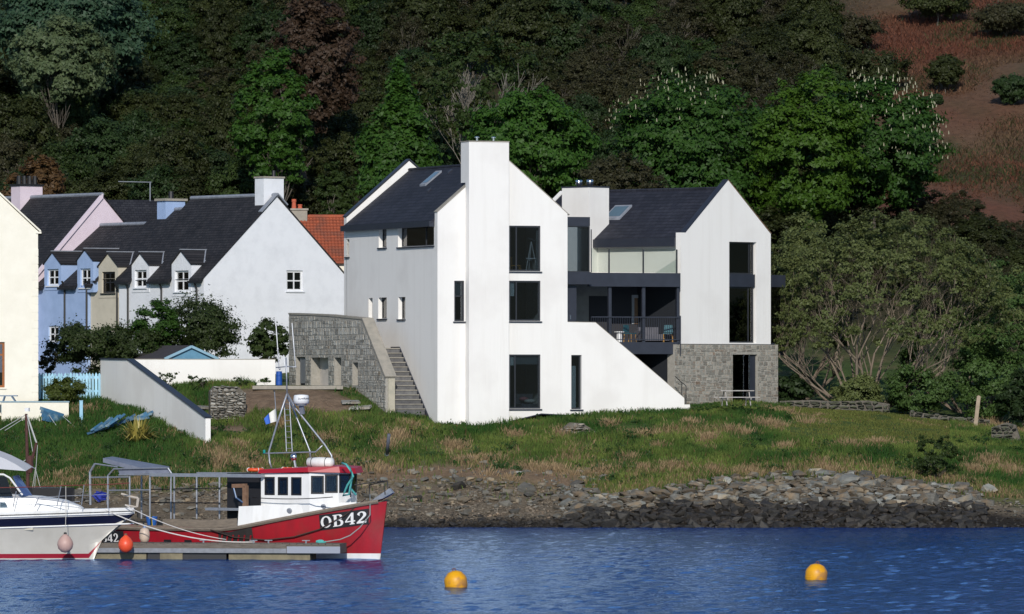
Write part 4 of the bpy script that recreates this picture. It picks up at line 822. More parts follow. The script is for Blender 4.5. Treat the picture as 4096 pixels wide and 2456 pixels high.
MB().box(p0.x, p1.x, 0, .25, -1.0, p0.z).build('wall', m_cream, te); MB().box(p0.x - .1, p1.x + .03, -.03, 1.4, p0.z + .002, p0.z + .06).build('top_slab', mat('pale_blue_paint', (.26, .38, .45), (.2, .3, .36), rough=.7, scale=4), te)
MB().box(p1.x - .25, p1.x, .251, 1.4, -1.0, p0.z).build('wall_return', m_cream, te)
g = tw.M @ Vector((tw.hit(0, 1600, 1, .8).x - .4, .8, p0.z + .06)); be = thing('garden_table', 'blue-grey trestle table on the low cream terrace wall', 'table', g, 0)
mbt = mat('blue_grey_wood', (.16, .23, .32), (.12, .18, .26), rough=.7, scale=5); hh = .22
MB().box(-1.2, 1.2, -.35, .35, hh, hh + .05).build('table_top', mbt, be)
for a, b in ((.62, .55), (.95, 1.1)): MB().beam((a, -.3, hh), (b, -.3, 0), .07, .05).build('leg', mbt, be); MB().beam((a, .3, hh), (b, .3, 0), .07, .05).build('leg', mbt, be)
# ================================================================ garden: walls, fence, shed
SW = Fr((P(822, 1700, 300).x, 300, 3.0), 22)
sloped = frthing(SW, 'sloping_garden_wall', 'white garden wall with dark coping stepping down towards the boats', 'wall')
q = lambda px, py: SW.hit(px, py, 0, 0)
a_end = q(402, 1500).y; kn = q(512, 1440); nz_ = q(822, 1672); low = 0
poly = [(0, nz_.z - 2.2), (a_end, q(402, 1610).z - 1.0), (a_end, q(402, 1437).z), (kn.y, kn.z), (0, nz_.z)]
MB().slab(poly, [], fx(0), 0, .24).build('wall', m_white, sloped)
cpg = MB(); cpg.beam((.12, -.06, nz_.z + .03), (.12, kn.y, kn.z + .03), .34, .055); cpg.beam((.12, kn.y, kn.z + .03), (.12, a_end + .05, q(402, 1437).z + .03), .34, .055); cpg.build('coping', m_dark, sloped)
BW = Fr((P(525, 1500, 313.5).x, 313.5, 5), 12)
back = frthing(BW, 'back_garden_wall', 'long low white wall behind the garden beds left of the stone flank wall', 'wall')
L_ = BW.hit(1101, 1500, 1, 0).x; zt = BW.hit(800, 1438, 1, 0).z
MB().box(0, L_, 0, .25, -.6, zt).build('wall', m_white, back); MB().box(-.02, L_ + .02, -.02, .27, zt + .002, zt + .03).build('coping', m_conc, back)
# picket fence: each picket its own part
FF = Fr((P(155, 1560, 313.5).x, 313.5, 4.8), 4); fe = frthing(FF, 'picket_fence', 'pale blue picket fence between the cream house and the sloping wall', 'fence')
m_pick = mat('picket_blue', (.26, .50, .66), (.34, .58, .72), rough=.7, scale=4, rnd=.18); Lf = FF.hit(393, 1550, 1, 0).x; z0, z1 = FF.hit(270, 1596, 1, 0).z, FF.hit(270, 1490, 1, 0).z; hp = z1 - z0
pm = MB().slab([(-.055, 0), (.055, 0), (.055, hp - .09), (0, hp), (-.055, hp - .09)], [], fy(0), 0, .025).mesh('picket', False, m_pick); n = 20
for i in range(n):
    o = bpy.data.objects.new('picket', pm); o.location = (.05 + Lf * i / (n - 1), 0, z0 + random.uniform(-.015, .015)); o.rotation_euler = (0, random.uniform(-.02, .02), 0); put(o, fe)
for zz in (.3, .82): MB().box(0, Lf + .06, .027, .07, z0 + hp * zz - .05, z0 + hp * zz + .05).build('rail', m_pick, fe)
# blue shed behind the wall
SH = Fr((P(657, 1450, 317).x, 317, 5.6), 28); sh = frthing(SH, 'garden_shed', 'small blue garden shed with dark pitched roof behind the white wall', 'shed')
w_ = SH.hit(873, 1432, 1, 0).x; z0, z1 = SH.hit(765, 1436, 1, 0).z, SH.hit(765, 1386, 1, 0).z; m_sb = mat('shed_blue', (.13, .30, .44), (.10, .25, .38), rough=.7, scale=4)
MB().slab([(0.08, -2), (w_ - .08, -2), (w_ - .08, z0), (w_ / 2, z1 - .06), (.08, z0)], [], fy(.1), 0, .1).build('front', m_sb, sh); MB().box(.08, .16, .201, 3.4, -2, z0 - .02).build('side', m_sb, sh); MB().box(w_ - .16, w_ - .08, .201, 3.4, -2, z0 - .02).build('side', m_sb, sh)
for x in (-.1, w_ + .1):
    MB().add([(w_/2, 0, z1), (x, 0, z0 - .04), (x, 3.6, z0 - .04), (w_/2, 3.6, z1), (w_/2, 0, z1 + .06), (x, 0, z0 + .02), (x, 3.6, z0 + .02), (w_/2, 3.6, z1 + .06)], [(3,2,1,0),(4,5,6,7),(0,1,5,4),(1,2,6,5),(2,3,7,6),(3,0,4,7)]).build('roof', mat('roofing_felt', (.035, .033, .04), (.045, .042, .05), rough=.95), sh)
for s in ((0.0, 1), (w_, -1)): MB().beam((s[0], -.03, z0), (w_ / 2, -.03, z1), .04, .12).build('barge_board', mat('pale_shed_blue', (.25, .42, .54), rough=.7), sh)
# blue drum on the terrace
g = P(1116, 1541, 311.5); dm = thing('drum', 'blue plastic drum standing on the terrace left of the stone wall', 'drum', g)
MB().lathe([(.02, 0), (.145, .0), (.15, .05), (.145, .2), (.155, .22), (.145, .24), (.145, .44), (.155, .46), (.145, .48), (.14, .64), (.02, .65)], 20).build('barrel', mat('drum_blue', (.01, .07, .32), rough=.4), dm, smooth=False)
# concrete edge of the terrace
EF = Fr((P(1010, 1548, 310.2).x, 310.2, 5.0), 2); L_ = EF.hit(1372, 1548, 1, 0).x; zt = EF.hit(1200, 1543, 1, 0).z
o = MB().box(0, L_, 0, 1.2, zt - .16, zt).build('terrace_edge', m_conc, None, kind='structure'); o.location = EF.loc; o.rotation_euler = (0, 0, EF.rz)
# wooden posts and blue post, standing pipe
def post(px, py0, py1, wpx, m, name, label, cat, lean=0.0):
    g = ground(px, py1); Y = g.y; top = P(px + lean, py0, Y); w_ = wpx * Y / F; t = thing(name, label, cat, g)
    d = top - g; MB().beam((0, 0, -.3), d, w_, w_ * .8, (0, 1, 0)).build('shaft', m, t); return t, d
t, d = post(3898, 1585, 1708, 15, mat('pale_wood', (.36, .29, .21), (.28, .22, .16), rough=.9, scale=6), 'fence_post', 'tall pale wooden post leaning at the right edge of the lawn', 'post', 17)
MB().beam(d + Vector((0, 0, -.01)), d + Vector((.012, 0, .03)), .12, .1, (0, 1, 0)).build('post_top', MATS['pale_wood'], t)
t, d = post(325, 1604, 1692, 13, m_pick, 'blue_post', 'short pale blue post below the picket fence', 'post'); MB().beam(d + Vector((0, 0, .001)), d + Vector((0, 0, .03)), .17, .14, (0, 1, 0)).build('post_cap', m_pick, t)
g = ground(1546, 1828); top = P(1556, 1738, g.y - .9); pp = thing('drain_pipe', 'short grey plastic drain pipe sticking out of the grassy bank', 'pipe', g)
MB().tube([(0, 0.15, 0), top - g], .075, 12).build('pipe', mat('grey_pvc', (.10, .11, .14), rough=.5), pp, smooth=True); MB().tube([(-.003, .1, .02), (0.01, -.02, .12)], .095, 12).build('socket', MATS['grey_pvc'], pp)
# picnic table on the lawn before the stone storey
g = P(2945, 1622, 309.6); pt = thing('picnic_table', 'weathered grey picnic table on the lawn before the stone ground storey', 'table', g, R_(8))
m_pk = mat('grey_plank', (.40, .38, .36), (.30, .28, .26), rough=.85, scale=5, stretch=(1, 5, 5))
for i in range(4): MB().box(-.78, .78, -.34 + .172 * i, -.34 + .172 * i + .16, .66, .70).build('plank', m_pk, pt)
for s in (-1, 1): MB().box(-.95, .95, s * .72 - .13, s * .72 + .13, .36, .40).build('bench_seat', m_pk, pt)
for x in (-.55, .55):
    for s in (-1, 1): MB().beam((x, s * .2, .66), (x, s * .68, 0), .08, .04, (1, 0, 0)).build('leg', m_pk, pt)
    MB().box(x - .03, x + .03, -.80, .80, .28, .355).build('cross_beam', m_pk, pt)
# wrecked blue planking in the garden: two heaps and a propped panel
m_bp = mat('flaking_blue', (.016, .075, .15), (.035, .13, .23), rough=.75, scale=5, rnd=.3, c3=(.20, .26, .27), s3=2)
def heap(px, py, label, n, L_, a0, a1, tilt, seed, name='plank_heap'):
    g = ground(px, py); t = thing(name, label, 'planks', g); r = random.Random(seed)
    for i in range(n):
        a = a0 + (a1 - a0) * r.random(); l = L_ * r.uniform(.75, 1.1); d = Vector((math.cos(a) * l, r.uniform(.0, .5), math.sin(a) * l)); o_ = Vector((-.55 + 1.1 * i / n, .5 * (i % 3) - .5, .02 * i + r.uniform(0, .12)))
        MB().beam(o_, o_ + d, .11, .03, (r.uniform(-.3, .3), -1, tilt)).build('plank', m_bp, t)
    return t
heap(400, 1738, 'collapsed heap of dark blue boards on the grass left of the spiky plant', 20, .75, .25, .8, .5, 1)
heap(520, 1700, 'row of blue boards leaning against the foot of the sloping wall', 12, .6, .1, .6, .3, 2)
pf_ = ground(205, 1700); t = thing('board_panel', 'propped panel of pale blue boards with dangling ropes below the terrace wall', 'planks', pf_)
for i in range(4):
    c0, c1 = P(160 + i * 3, 1632 + i * 14, pf_.y) - pf_, P(252, 1662 + i * 11, pf_.y) - pf_; c1.y += .4
    MB().beam(c0, c1, .03, .15).build('board', m_bp, t)
for a, b in (((196, 1660), (245, 1730)), ((252, 1665), (315, 1722))): MB().tube([P(*a, pf_.y) - pf_, P(*b, pf_.y - 1.2) - pf_], .015, 5).build('rope', mat('rope_grey', (.42, .43, .42), rough=.9), t)
# stacked slate slabs and a dry-stone end by the terrace
def drystone(name, label, px0, px1, py0, py1, Y, deg, meshes, mwall, wr, hr, seed, thick=.5, cat='wall', top=None):
    f = Fr((P(px0, py1, Y).x, Y, P(px0, py1, Y).z), deg); t = frthing(f, name, label, cat); L_ = f.hit(px1, py1, 1, 0).x; H = f.hit((px0 + px1) / 2, py0, 1, 0).z
    tp = top or [(0, H), (L_, H)]
    if top: tp = [(L_ * u, H * v) for u, v in top]
    poly = [(0, -.35), (L_, -.35)] + tp[::-1]
    MB().slab(poly, [], fy(.12), 0, thick).build('core', mwall, t)
    rubble(t, [(a, b + .05 if b > 0 else b) for a, b in poly], [], lambda a, b: (a, .05, b), 0, meshes, wr, hr, seed, .34, 150, .16, 1.28)
    return t
m_stoneD = mat('shade_dark_stone', (.085, .085, .07), (.14, .135, .115), rough=.95, scale=5, bump=.5, rnd=.3, c3=(.06, .07, .03), s3=1.2); DSD = [rock_mesh(80 + i, 1.05, m_stoneD, 15) for i in range(6)]  # stone colour darkened for the shade on these walls, with greenish patches
m_rubcore = mat('rubble_core', (.10, .09, .075), (.15, .135, .11), rough=1.0, scale=6, bump=.6)
drystone('drystone_pile', 'tumbled dry-stone wall end beside the brown earth bank', 842, 985, 1545, 1648, 306.6, 8, DSG, m_rubcore, (.15, .42), (.08, .2), 21, .8, top=[(0, .8), (.12, 1.0), (.8, .98), (1, .7)])
drystone('bank_stonework', 'low patch of flat stones bedded in the grassy bank below the white house', 2240, 2390, 1690, 1752, 305.6, 6, DSW, m_rubcore, (.2, .5), (.1, .2), 22, .5, top=[(0, .5), (.3, 1), (.6, .95), (1, .4)])
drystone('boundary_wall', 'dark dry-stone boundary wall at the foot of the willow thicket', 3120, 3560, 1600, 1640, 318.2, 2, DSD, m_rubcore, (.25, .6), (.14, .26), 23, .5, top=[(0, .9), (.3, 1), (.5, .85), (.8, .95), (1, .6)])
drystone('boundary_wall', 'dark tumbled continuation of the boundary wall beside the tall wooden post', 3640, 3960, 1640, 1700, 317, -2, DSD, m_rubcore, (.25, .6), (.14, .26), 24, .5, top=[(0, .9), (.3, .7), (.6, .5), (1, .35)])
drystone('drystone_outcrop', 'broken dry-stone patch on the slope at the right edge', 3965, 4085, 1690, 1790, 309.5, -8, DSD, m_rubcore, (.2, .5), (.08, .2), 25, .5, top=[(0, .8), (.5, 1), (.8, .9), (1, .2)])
for k, (px, py, w_, d_, lab) in enumerate(((1440, 1640, 1.0, .7, 'large flat slate slab lying at the foot of the stone pier'), (1400, 1618, .9, .6, 'tilted slate slab on the earth bank below the stone wall'), (825, 1640, .9, .5, 'grey slab lying in the grass behind the sloping wall'))):
    g = ground(px, py); o = MB().add([(-w_, -d_, 0), (w_ * .9, -d_ * 1.1, .02), (w_ * 1.1, d_ * .8, .05), (-w_ * .8, d_, .03), (-w_, -d_, .12), (w_ * .9, -d_ * 1.1, .14), (w_ * 1.05, d_ * .8, .17), (-w_ * .75, d_, .15)], [(3,2,1,0),(4,5,6,7),(0,1,5,4),(1,2,6,5),(2,3,7,6),(3,0,4,7)]).build('stone_slab', m_stone, None, label=lab, cat='slab')
    o.location = g + Vector((0, 0, .05)); o.rotation_euler = (.1, .06 * k - .05, .3 * k); o.scale = (.5, .5, .8)
# ================================================================ boats, pontoon, buoys
def lerpf(a, b, t): return a + (b - a) * t
def hull(stations, nz=9):
    """stations: (x, half-beam at sheer, half-beam at waterline, sheer z, stem shift); one closed skin, both sides"""
    return stations
def hull_surface(st, z0f, z1f, y_of, n=6, both=True):
    """strip of hull skin between two level functions; y_of(s, z) half-breadth, x_of via stem rake"""
    mb = MB(); sides = (-1, 1) if both else (-1,)
    for s in sides:
        b = len(mb.v)
        for i, q in enumerate(st):
            za_, zb_ = z0f(q), z1f(q)
            for k in range(n + 1):
                z = lerpf(za_, zb_, k / n); x, y = y_of(q, z); mb.v.append((x, s * y, z))
        for i in range(len(st) - 1):
            for k in range(n):
                a = b + i * (n + 1) + k; mb.f.append((a, a + 1, a + n + 2, a + n + 1))
    return mb
# ---------------------------------------------------------------- red fishing boat
dirx = Vector((math.cos(R_(33)), -math.sin(R_(33)), 0)); bowP = P(1505, 2235, 241)
root = bowP - dirx * 6.0; root.z = 0
BF = Fr(root, -33)
fb = frthing(BF, 'fishing_boat', 'red and white fishing boat numbered OB42 moored behind the pontoon', 'boat')
m_red = mat('red_hull_paint', (.36, .008, .018), (.27, .010, .018), rough=.42, scale=2.5, stretch=(1, 1, .35), c3=(.25, .022, .022), s3=1.3, bump=.08)
m_redd = mat('red_roof_paint', (.34, .008, .02), rough=.4); m_bwhite = mat('boat_white', (.78, .78, .77), (.66, .65, .62), rough=.4, scale=3, stretch=(1, 1, .3), contrast=(.45, .8))
m_rub = mat('timber_rail', (.22, .18, .14), (.15, .125, .10), rough=.85, scale=4, stretch=(1, 5, 5), bump=.3); m_blk = mat('black_paint', (.012, .012, .014), rough=.5)
XS = [-6.1, -5.6, -4.5, -3, -1.5, 0, 1.2, 2.4, 3.4, 4.3, 5.0, 5.6, 6.0, 6.28]
def fb_y(x, z):
    sh = fb_sheer(x); f = max(0, min(1, (z + .4) / (sh + .4)))
    u = max(0.0, min(1.0, (6.28 - x) / 4.6)); top = 1.95 * (u ** .62) if x > 1.7 else 1.95; 
    if x < -4: top *= 1 - .12 * ((-4 - x) / 2.1)
    u2 = max(0.0, min(1.0, (6.0 - x) / 5.2)); low = 1.75 * (u2 ** .95) if x > .8 else 1.75
    return lerpf(low, top, f ** .8)
def fb_sheer(x): return .98 + 1.08 * max(0, (x - .9) / 5.38) ** 1.05 + (.0 if x > -3 else .02 * (-3 - x))
def fb_pt(x, z):
    # raked stem: forward stations lean out with height
    rake = .30 * max(0, (x - 3.5) / 2.78) * (z / 2.0); return x + rake - .12 * max(0, (x - 3.5) / 2.78), max(.015, fb_y(x, z))
fy_of = lambda x, z: fb_pt(x, z)
hull_surface(XS, lambda x: .19, fb_sheer, fy_of, 8).build('hull', m_red, fb, smooth=True)
hull_surface(XS, lambda x: -.5, lambda x: .19, fy_of, 2).build('boot_top', m_bwhite, fb, smooth=True)
tr = MB(); zz = [-.5, .19, fb_sheer(-6.1)]; tr.add([(-6.1, s * fb_y(-6.1, z), z) for z in zz for s in (-1, 1)], [(0, 1, 3, 2), (2, 3, 5, 4)]); tr.build('transom', m_red, fb)
# deck
dk = MB(); 
for x in XS[:-1]: dk.v += [(x, -fb_y(x, .8) + .05, min(.75, fb_sheer(x) - .3)), (x, fb_y(x, .8) - .05, min(.75, fb_sheer(x) - .3))]
for i in range(len(XS) - 2): dk.f.append((2*i, 2*i+1, 2*i+3, 2*i+2))
dk.build('deck', mat('deck_grey', (.10, .09, .085), rough=.8), fb)
# timber rubbing strake along the sheer, wooden bulwark boards aft
def along(xs, zf, off): return [Vector((fb_pt(x, zf(x))[0], -(fb_pt(x, zf(x))[1] + off), zf(x))) for x in xs]
xs2 = [-6.0, -5, -4, -3, -2, -1, -.2, .6, 1.4, 2.2, 3, 3.8, 4.5, 5.1, 5.6, 5.9, 6.1]
for s in (1, -1):
    pts_ = along(xs2, lambda x: fb_sheer(x) + .03, .03)
    MB().tube([Vector((p.x, p.y * s, p.z)) for p in pts_], .075, 6).build('rubbing_strake', m_rub, fb)
hull_surface([-6.0, -5, -4, -3, -2.01, -2, -1.2, -.4, .4, 1.28], lambda x: fb_sheer(x) + .10, lambda x: fb_sheer(x) + (.14 if x < -2 else .38), lambda x, z: (x, fb_y(x, fb_sheer(x)) - .03), 1).build('timber_bulwark', m_rub, fb)
# white forward bulwark: deep aft, tapering to the stem
WB = 1.3; wbx = [WB, 1.9, 2.5, 3.1, 3.7, 4.4, 5.0, 5.45]
wt = lambda x: lerpf(fb_sheer(WB) + .80, fb_sheer(5.45) + .14, (x - WB) / (5.45 - WB))
hull_surface(wbx, lambda x: fb_sheer(x) + .10, wt, lambda x, z: (fb_pt(x, fb_sheer(x))[0], max(.05, fb_pt(x, fb_sheer(x))[1] - .02 - .10 * (z - fb_sheer(x)))), 2).build('white_bulwark', m_bwhite, fb)
MB().add([(WB - .01, -1.9, fb_sheer(WB) + .1), (WB - .01, 1.9, fb_sheer(WB) + .1), (WB - .01, 1.83, wt(WB)), (WB - .01, -1.83, wt(WB))], [(0, 1, 2, 3)]).build('whaleback_front', m_blk, fb)
fd = MB()
for x in wbx: fd.v += [(fb_pt(x, 1)[0], -fb_y(x, fb_sheer(x)) + .1, wt(x) - .06), (fb_pt(x, 1)[0], fb_y(x, fb_sheer(x)) - .1, wt(x) - .06)]
for i in range(len(wbx) - 1): fd.f.append((2*i, 2*i+1, 2*i+3, 2*i+2))
fd.build('foredeck', m_bwhite, fb)
for x in (3.25, 4.45):                                              # round ports
    y = -(fb_y(x, fb_sheer(x)) - .05); z = (fb_sheer(x) + wt(x)) / 2 + .03
    MB().lathe([(.10, 0), (.10, .05), (.085, .06), (.08, .06)], 16, Matrix.Translation((x, y, z)) @ Matrix.Rotation(R_(90 + (6 if x < 3 else 16)) , 4, 'X') @ Matrix.Rotation(0, 4, 'Y')).build('porthole', m_lead, fb)
# stem head fitting
MB().add([(5.5, -.28, wt(5.45) - .14), (6.35, -.10, 2.16), (6.75, -.07, 2.36), (6.6, -.06, 2.52), (5.9, -.2, wt(5.45) + .04), (5.5, .28, wt(5.45) - .14), (6.35, .10, 2.16), (6.75, .07, 2.36), (6.6, .06, 2.52), (5.9, .2, wt(5.45) + .04)], [(0,1,2,3,4),(9,8,7,6,5),(0,5,6,1),(1,6,7,2),(2,7,8,3),(3,8,9,4),(4,9,5,0)]).build('stem_head', m_steel, fb)
pul = MB(); pul.tube([(5.3, -.6, 2.2), (5.3, -.6, 2.62), (6.4, -.12, 2.78), (6.45, -.1, 2.3)], .022, 6); pul.tube([(5.3, .6, 2.2), (5.3, .6, 2.62), (6.4, .12, 2.78), (6.45, .1, 2.3)], .022, 6); pul.build('pulpit_rail', m_black, fb)
# wheelhouse: starboard side, angled front with raked windows
wy = -1.32
def wpt(px, py): return BF.hit(px, py, 1, wy)
wxa, wxb = wpt(1044, 1950).x, wpt(1238, 1950).x; wz0, wz1 = 1.62, wpt(1140, 1893).z
# facing facets of the front: from the side round to the centre line, then mirrored
fpts = [(wxb, wy), (wxb + .75, -.58), (wxb + .9, 0), (wxb + .75, .58), (wxb, -wy)]
lean = .16
def facet(name, p0, p1, z0, z1, win, mt, parent, lean0=0.0):
    """upright panel from p0 to p1 with window cut-outs (fractions), leaning outwards at the top"""
    d = Vector((p1[0] - p0[0], p1[1] - p0[1], 0)); L_ = d.length; d.normalize(); n = Vector((d.y, -d.x, 0))
    def fm(a, b, t): 
        q = Vector((p0[0], p0[1], 0)) + d * a + n * (lean0 * (b - z0) - t); return (q.x, q.y, b)
    rs = [(L_ * a, L_ * b, lerpf(z0, z1, c), lerpf(z0, z1, e)) for a, b, c, e in win]
    pn = MB().slab([(0, z0), (L_, z0), (L_, z1), (0, z1)], [rloop(r) for r in rs], fm, 0, .05).build(name, mt, parent)
    for r in rs:
        w = MB().slab(rloop((r[0] - .035, r[1] + .035, r[2] - .035, r[3] + .035)), [rloop((r[0] + .02, r[1] - .02, r[2] + .02, r[3] - .02))], fm, -.012, .03).build('window', m_black, parent)
        MB().slab(rloop((r[0] + .01, r[1] - .01, r[2] + .01, r[3] - .01)), [], fm, .01, .018).build('pane', m_glass, w)
    return pn
wl = wxb - wxa; gz_ = lambda py: (wpt(1140, py).z - wz0) / (wz1 - wz0)
wn = [((wpt(a, 1950).x - wxa) / wl, (wpt(b, 1950).x - wxa) / wl, gz_(1977), gz_(1912)) for a, b in ((1062, 1096), (1115, 1149), (1168, 1203))]
facet('wheelhouse_side', (wxa, wy), (wxb, wy), wz0, wz1, wn, m_bwhite, fb)
facet('wheelhouse_side', (wxb, -wy), (wxa, -wy), wz0, wz1, [(1 - b, 1 - a, c, e) for a, b, c, e in wn], m_bwhite, fb)
for i, w in ((0, [(.08, .46, gz_(1972), gz_(1908)), (.56, .94, gz_(1968), gz_(1903))]), (1, [(.1, .9, gz_(1968), gz_(1902))]), (2, [(.1, .9, gz_(1968), gz_(1902))]), (3, [(.08, .46, gz_(1970), gz_(1905)), (.56, .94, gz_(1970), gz_(1905))])):
    facet('wheelhouse_front', fpts[i], fpts[i + 1], wz0, wz1 + .02, w, m_bwhite, fb, -.10 if False else .0)
MB().box(wxa + .02, wxa + .06, wy + .06, -wy - .06, wz0, wz1).build('wheelhouse_rear', m_blk, fb)
MB().add([(wxa + .1, wy + .06, wz0), (wxb, wy + .06, wz0), (wxb + .72, -.56, wz0), (wxb + .72, .56, wz0), (wxb, -wy - .06, wz0), (wxa + .1, -wy - .06, wz0)], [(0,1,2,3,4,5)]).build('wheelhouse_floor', m_blk, fb)
# roof with visor, sweeping up forward
rp_ = [(wxa - .05, wy - .10), (wxb + .02, wy - .12), (wxb + .92, -.74), (wxb + 1.12, 0), (wxb + .92, .74), (wxb + .02, -wy + .12), (wxa - .05, -wy + .10)]
rz_ = [wz1 + .02, wz1 + .08, wz1 + .06, wz1 + .02, wz1 + .06, wz1 + .08, wz1 + .02]; rt_ = [wz1 + .12, wz1 + .22, wz1 + .25, wz1 + .18, wz1 + .25, wz1 + .22, wz1 + .12]
rm = MB(); rm.v = [(x, y, z - .03) for (x, y), z in zip(rp_, rz_)] + [(x * .985 + .01, y * .96, z) for (x, y), z in zip(rp_, rt_)] + [(wxa + .1, 0, wz1 + .18), (wxb + .4, 0, wz1 + .30)]
rm.f = [(i, (i+1) % 7, (i+1) % 7 + 7, i + 7) for i in range(7)] + [(6,5,4,3,2,1,0)] + [(7, 8, 15, 14), (8, 9, 15), (9, 10, 15), (10, 11, 15), (11, 12, 15), (12, 13, 14, 15), (13, 7, 14)]
rm.build('wheelhouse_roof', m_redd, fb)
# dark shelter aft of the wheelhouse, canopy beam, gallows
sx0 = BF.hit(876, 1960, 1, wy).x
MB().box(sx0, wxa - .02, wy + .5, -wy, .8, wz1 - .02).build('shelter', mat('shelter_black', (.010, .010, .013), rough=.6), fb)
MB().box(sx0 - .6, wxa - .3, wy - .02, wy + .45, wpt(900, 2042).z, wpt(900, 2032).z).build('sorting_table', m_steel, fb)
bx_ = BF.hit(600, 1905, 1, wy - .2).x
zb_ = wpt(850, 1900).z
MB().box(bx_, wxa + .2, wy - .25, wy - .05, zb_ - .07, zb_ + .05).box(bx_, wxa + .2, -wy + .05, -wy + .25, zb_ - .07, zb_ + .05).build('canopy_beam', m_steel, fb)
gal = MB(); g0 = BF.hit(985, 2085, 1, wy - .35); g1 = BF.hit(985, 1942, 1, wy - .35)
gal.beam((g0.x, wy - .4, .9), (g1.x, wy - .4, g1.z), .16, .16); gal.beam((g1.x + .03, wy - .4, g1.z), (g1.x - .55, wy - .4, g1.z - .02), .16, .14); gal.build('gallows', mat('rusty_brown', (.16, .085, .05), (.22, .13, .08), rough=.8, scale=6), fb)
hook = MB(); hook.tube([(g1.x - .5, wy - .42, g1.z - .05), (g1.x - .35, wy - .45, g1.z - .45), (g1.x - .05, wy - .45, g1.z - .62)], .05, 8); hook.build('hauler_arm', m_bright, fb)
gh = BF.hit(860, 1930, 1, wy)
# stern gantry of tubes with a tilted tray on top
tub = MB(); zt = {}
def stand(px, py0, py1, y, nm='gantry_post', r=.035):
    a = BF.hit(px, py0, 1, y); MB().tube([(a.x, y, BF.hit(px, py1, 1, y).z), (a.x, y, a.z)], r, 8).build(nm, m_steel, fb)
for q, y in ((432, -1.5), (519, -1.5), (600, -1.5), (566, .9), (684, .9), (697, 1.0), (787, 1.0), (878, 1.0)): stand(q, 1905, 2075, y)
a = BF.hit(362, 2020, 1, -1.5); b_ = BF.hit(360, 1888, 1, -1.5); c_ = BF.hit(380, 1855, 1, -1.5)
MB().tube([a, b_, c_], .045, 8).build('gantry_post', m_steel, fb)
for (p0, p1) in (((360, 1910), (520, 1908)), ((430, 1905), (455, 1876)), ((455, 1876), (672, 1872)), ((672, 1872), (686, 1893)), ((380, 1855), (470, 1868)), ((475, 1900), (690, 1898)), ((430, 1962), (600, 1960))):
    MB().tube([BF.hit(*p0, 1, -1.5), BF.hit(*p1, 1, -1.5)], .03, 6).build('gantry_rail', m_steel, fb)
for (p0, p1) in (((600, 1958), (880, 1952)), ((600, 2010), (880, 2012))): MB().tube([BF.hit(*p0, 1, .9), BF.hit(*p1, 1, .9)], .022, 6).build('guard_rail', m_black, fb)
tp = [BF.hit(*q, 1, y) for q, y in (((412, 1832), -1.2), ((450, 1826), .4), ((678, 1866), .4), ((600, 1880), -1.2))]
tp2 = [p - Vector((0, 0, .16)) for p in tp]
MB().add(tp + tp2, [(0,1,2,3),(7,6,5,4),(0,4,5,1),(1,5,6,2),(2,6,7,3),(3,7,4,0)]).build('net_tray', mat('grey_tray', (.20, .22, .28), (.15, .165, .22), rough=.5, scale=3), fb)
ts_ = [BF.hit(*q, 1, -1.45) for q in ((472, 1878), (670, 1874), (684, 1892), (478, 1898))]
MB().add([tuple(p) for p in ts_] + [tuple(p + Vector((0, .06, 0))) for p in ts_], [(0,1,2,3),(7,6,5,4),(0,4,5,1),(1,5,6,2),(2,6,7,3),(3,7,4,0)]).build('canopy_side', MATS['grey_tray'], fb)
# black fender patch with red slots on the hull side
for a, b in ((862, 1006),):
    pa = BF.hit(870, 2140, 1, -2.0).x; pb = BF.hit(1000, 2140, 1, -2.0).x
hull_surface([pa + (pb - pa) * i / 6 for i in range(7)], lambda x: .35, lambda x: fb_sheer(x) - .06, lambda x, z: (x, fb_y(x, z) + .018), 3, both=False).build('rubber_apron', mat('black_rubber', (.02, .017, .016), rough=.8), fb)
for i in range(6):
    x = lerpf(pa, pb, (i + .5) / 6); MB().beam((x - .07, -(fb_y(x, .45) + .03), .42), (x + .07, -(fb_y(x, .85) + .03), .82), .05, .03, (0, 1, 0)).build('apron_slot', m_red, fb)
for q in (668, 750):
    x = BF.hit(q, 2156, 1, -1.95).x; MB().add([(x - .18, -(fb_y(x, .4) + .02), .36), (x + .18, -(fb_y(x, .4) + .02), .36), (x + .16, -(fb_y(x, .6) + .02), .62), (x - .16, -(fb_y(x, .6) + .02), .62)], [(0,1,2,3)]).build('scupper', m_blk, fb)
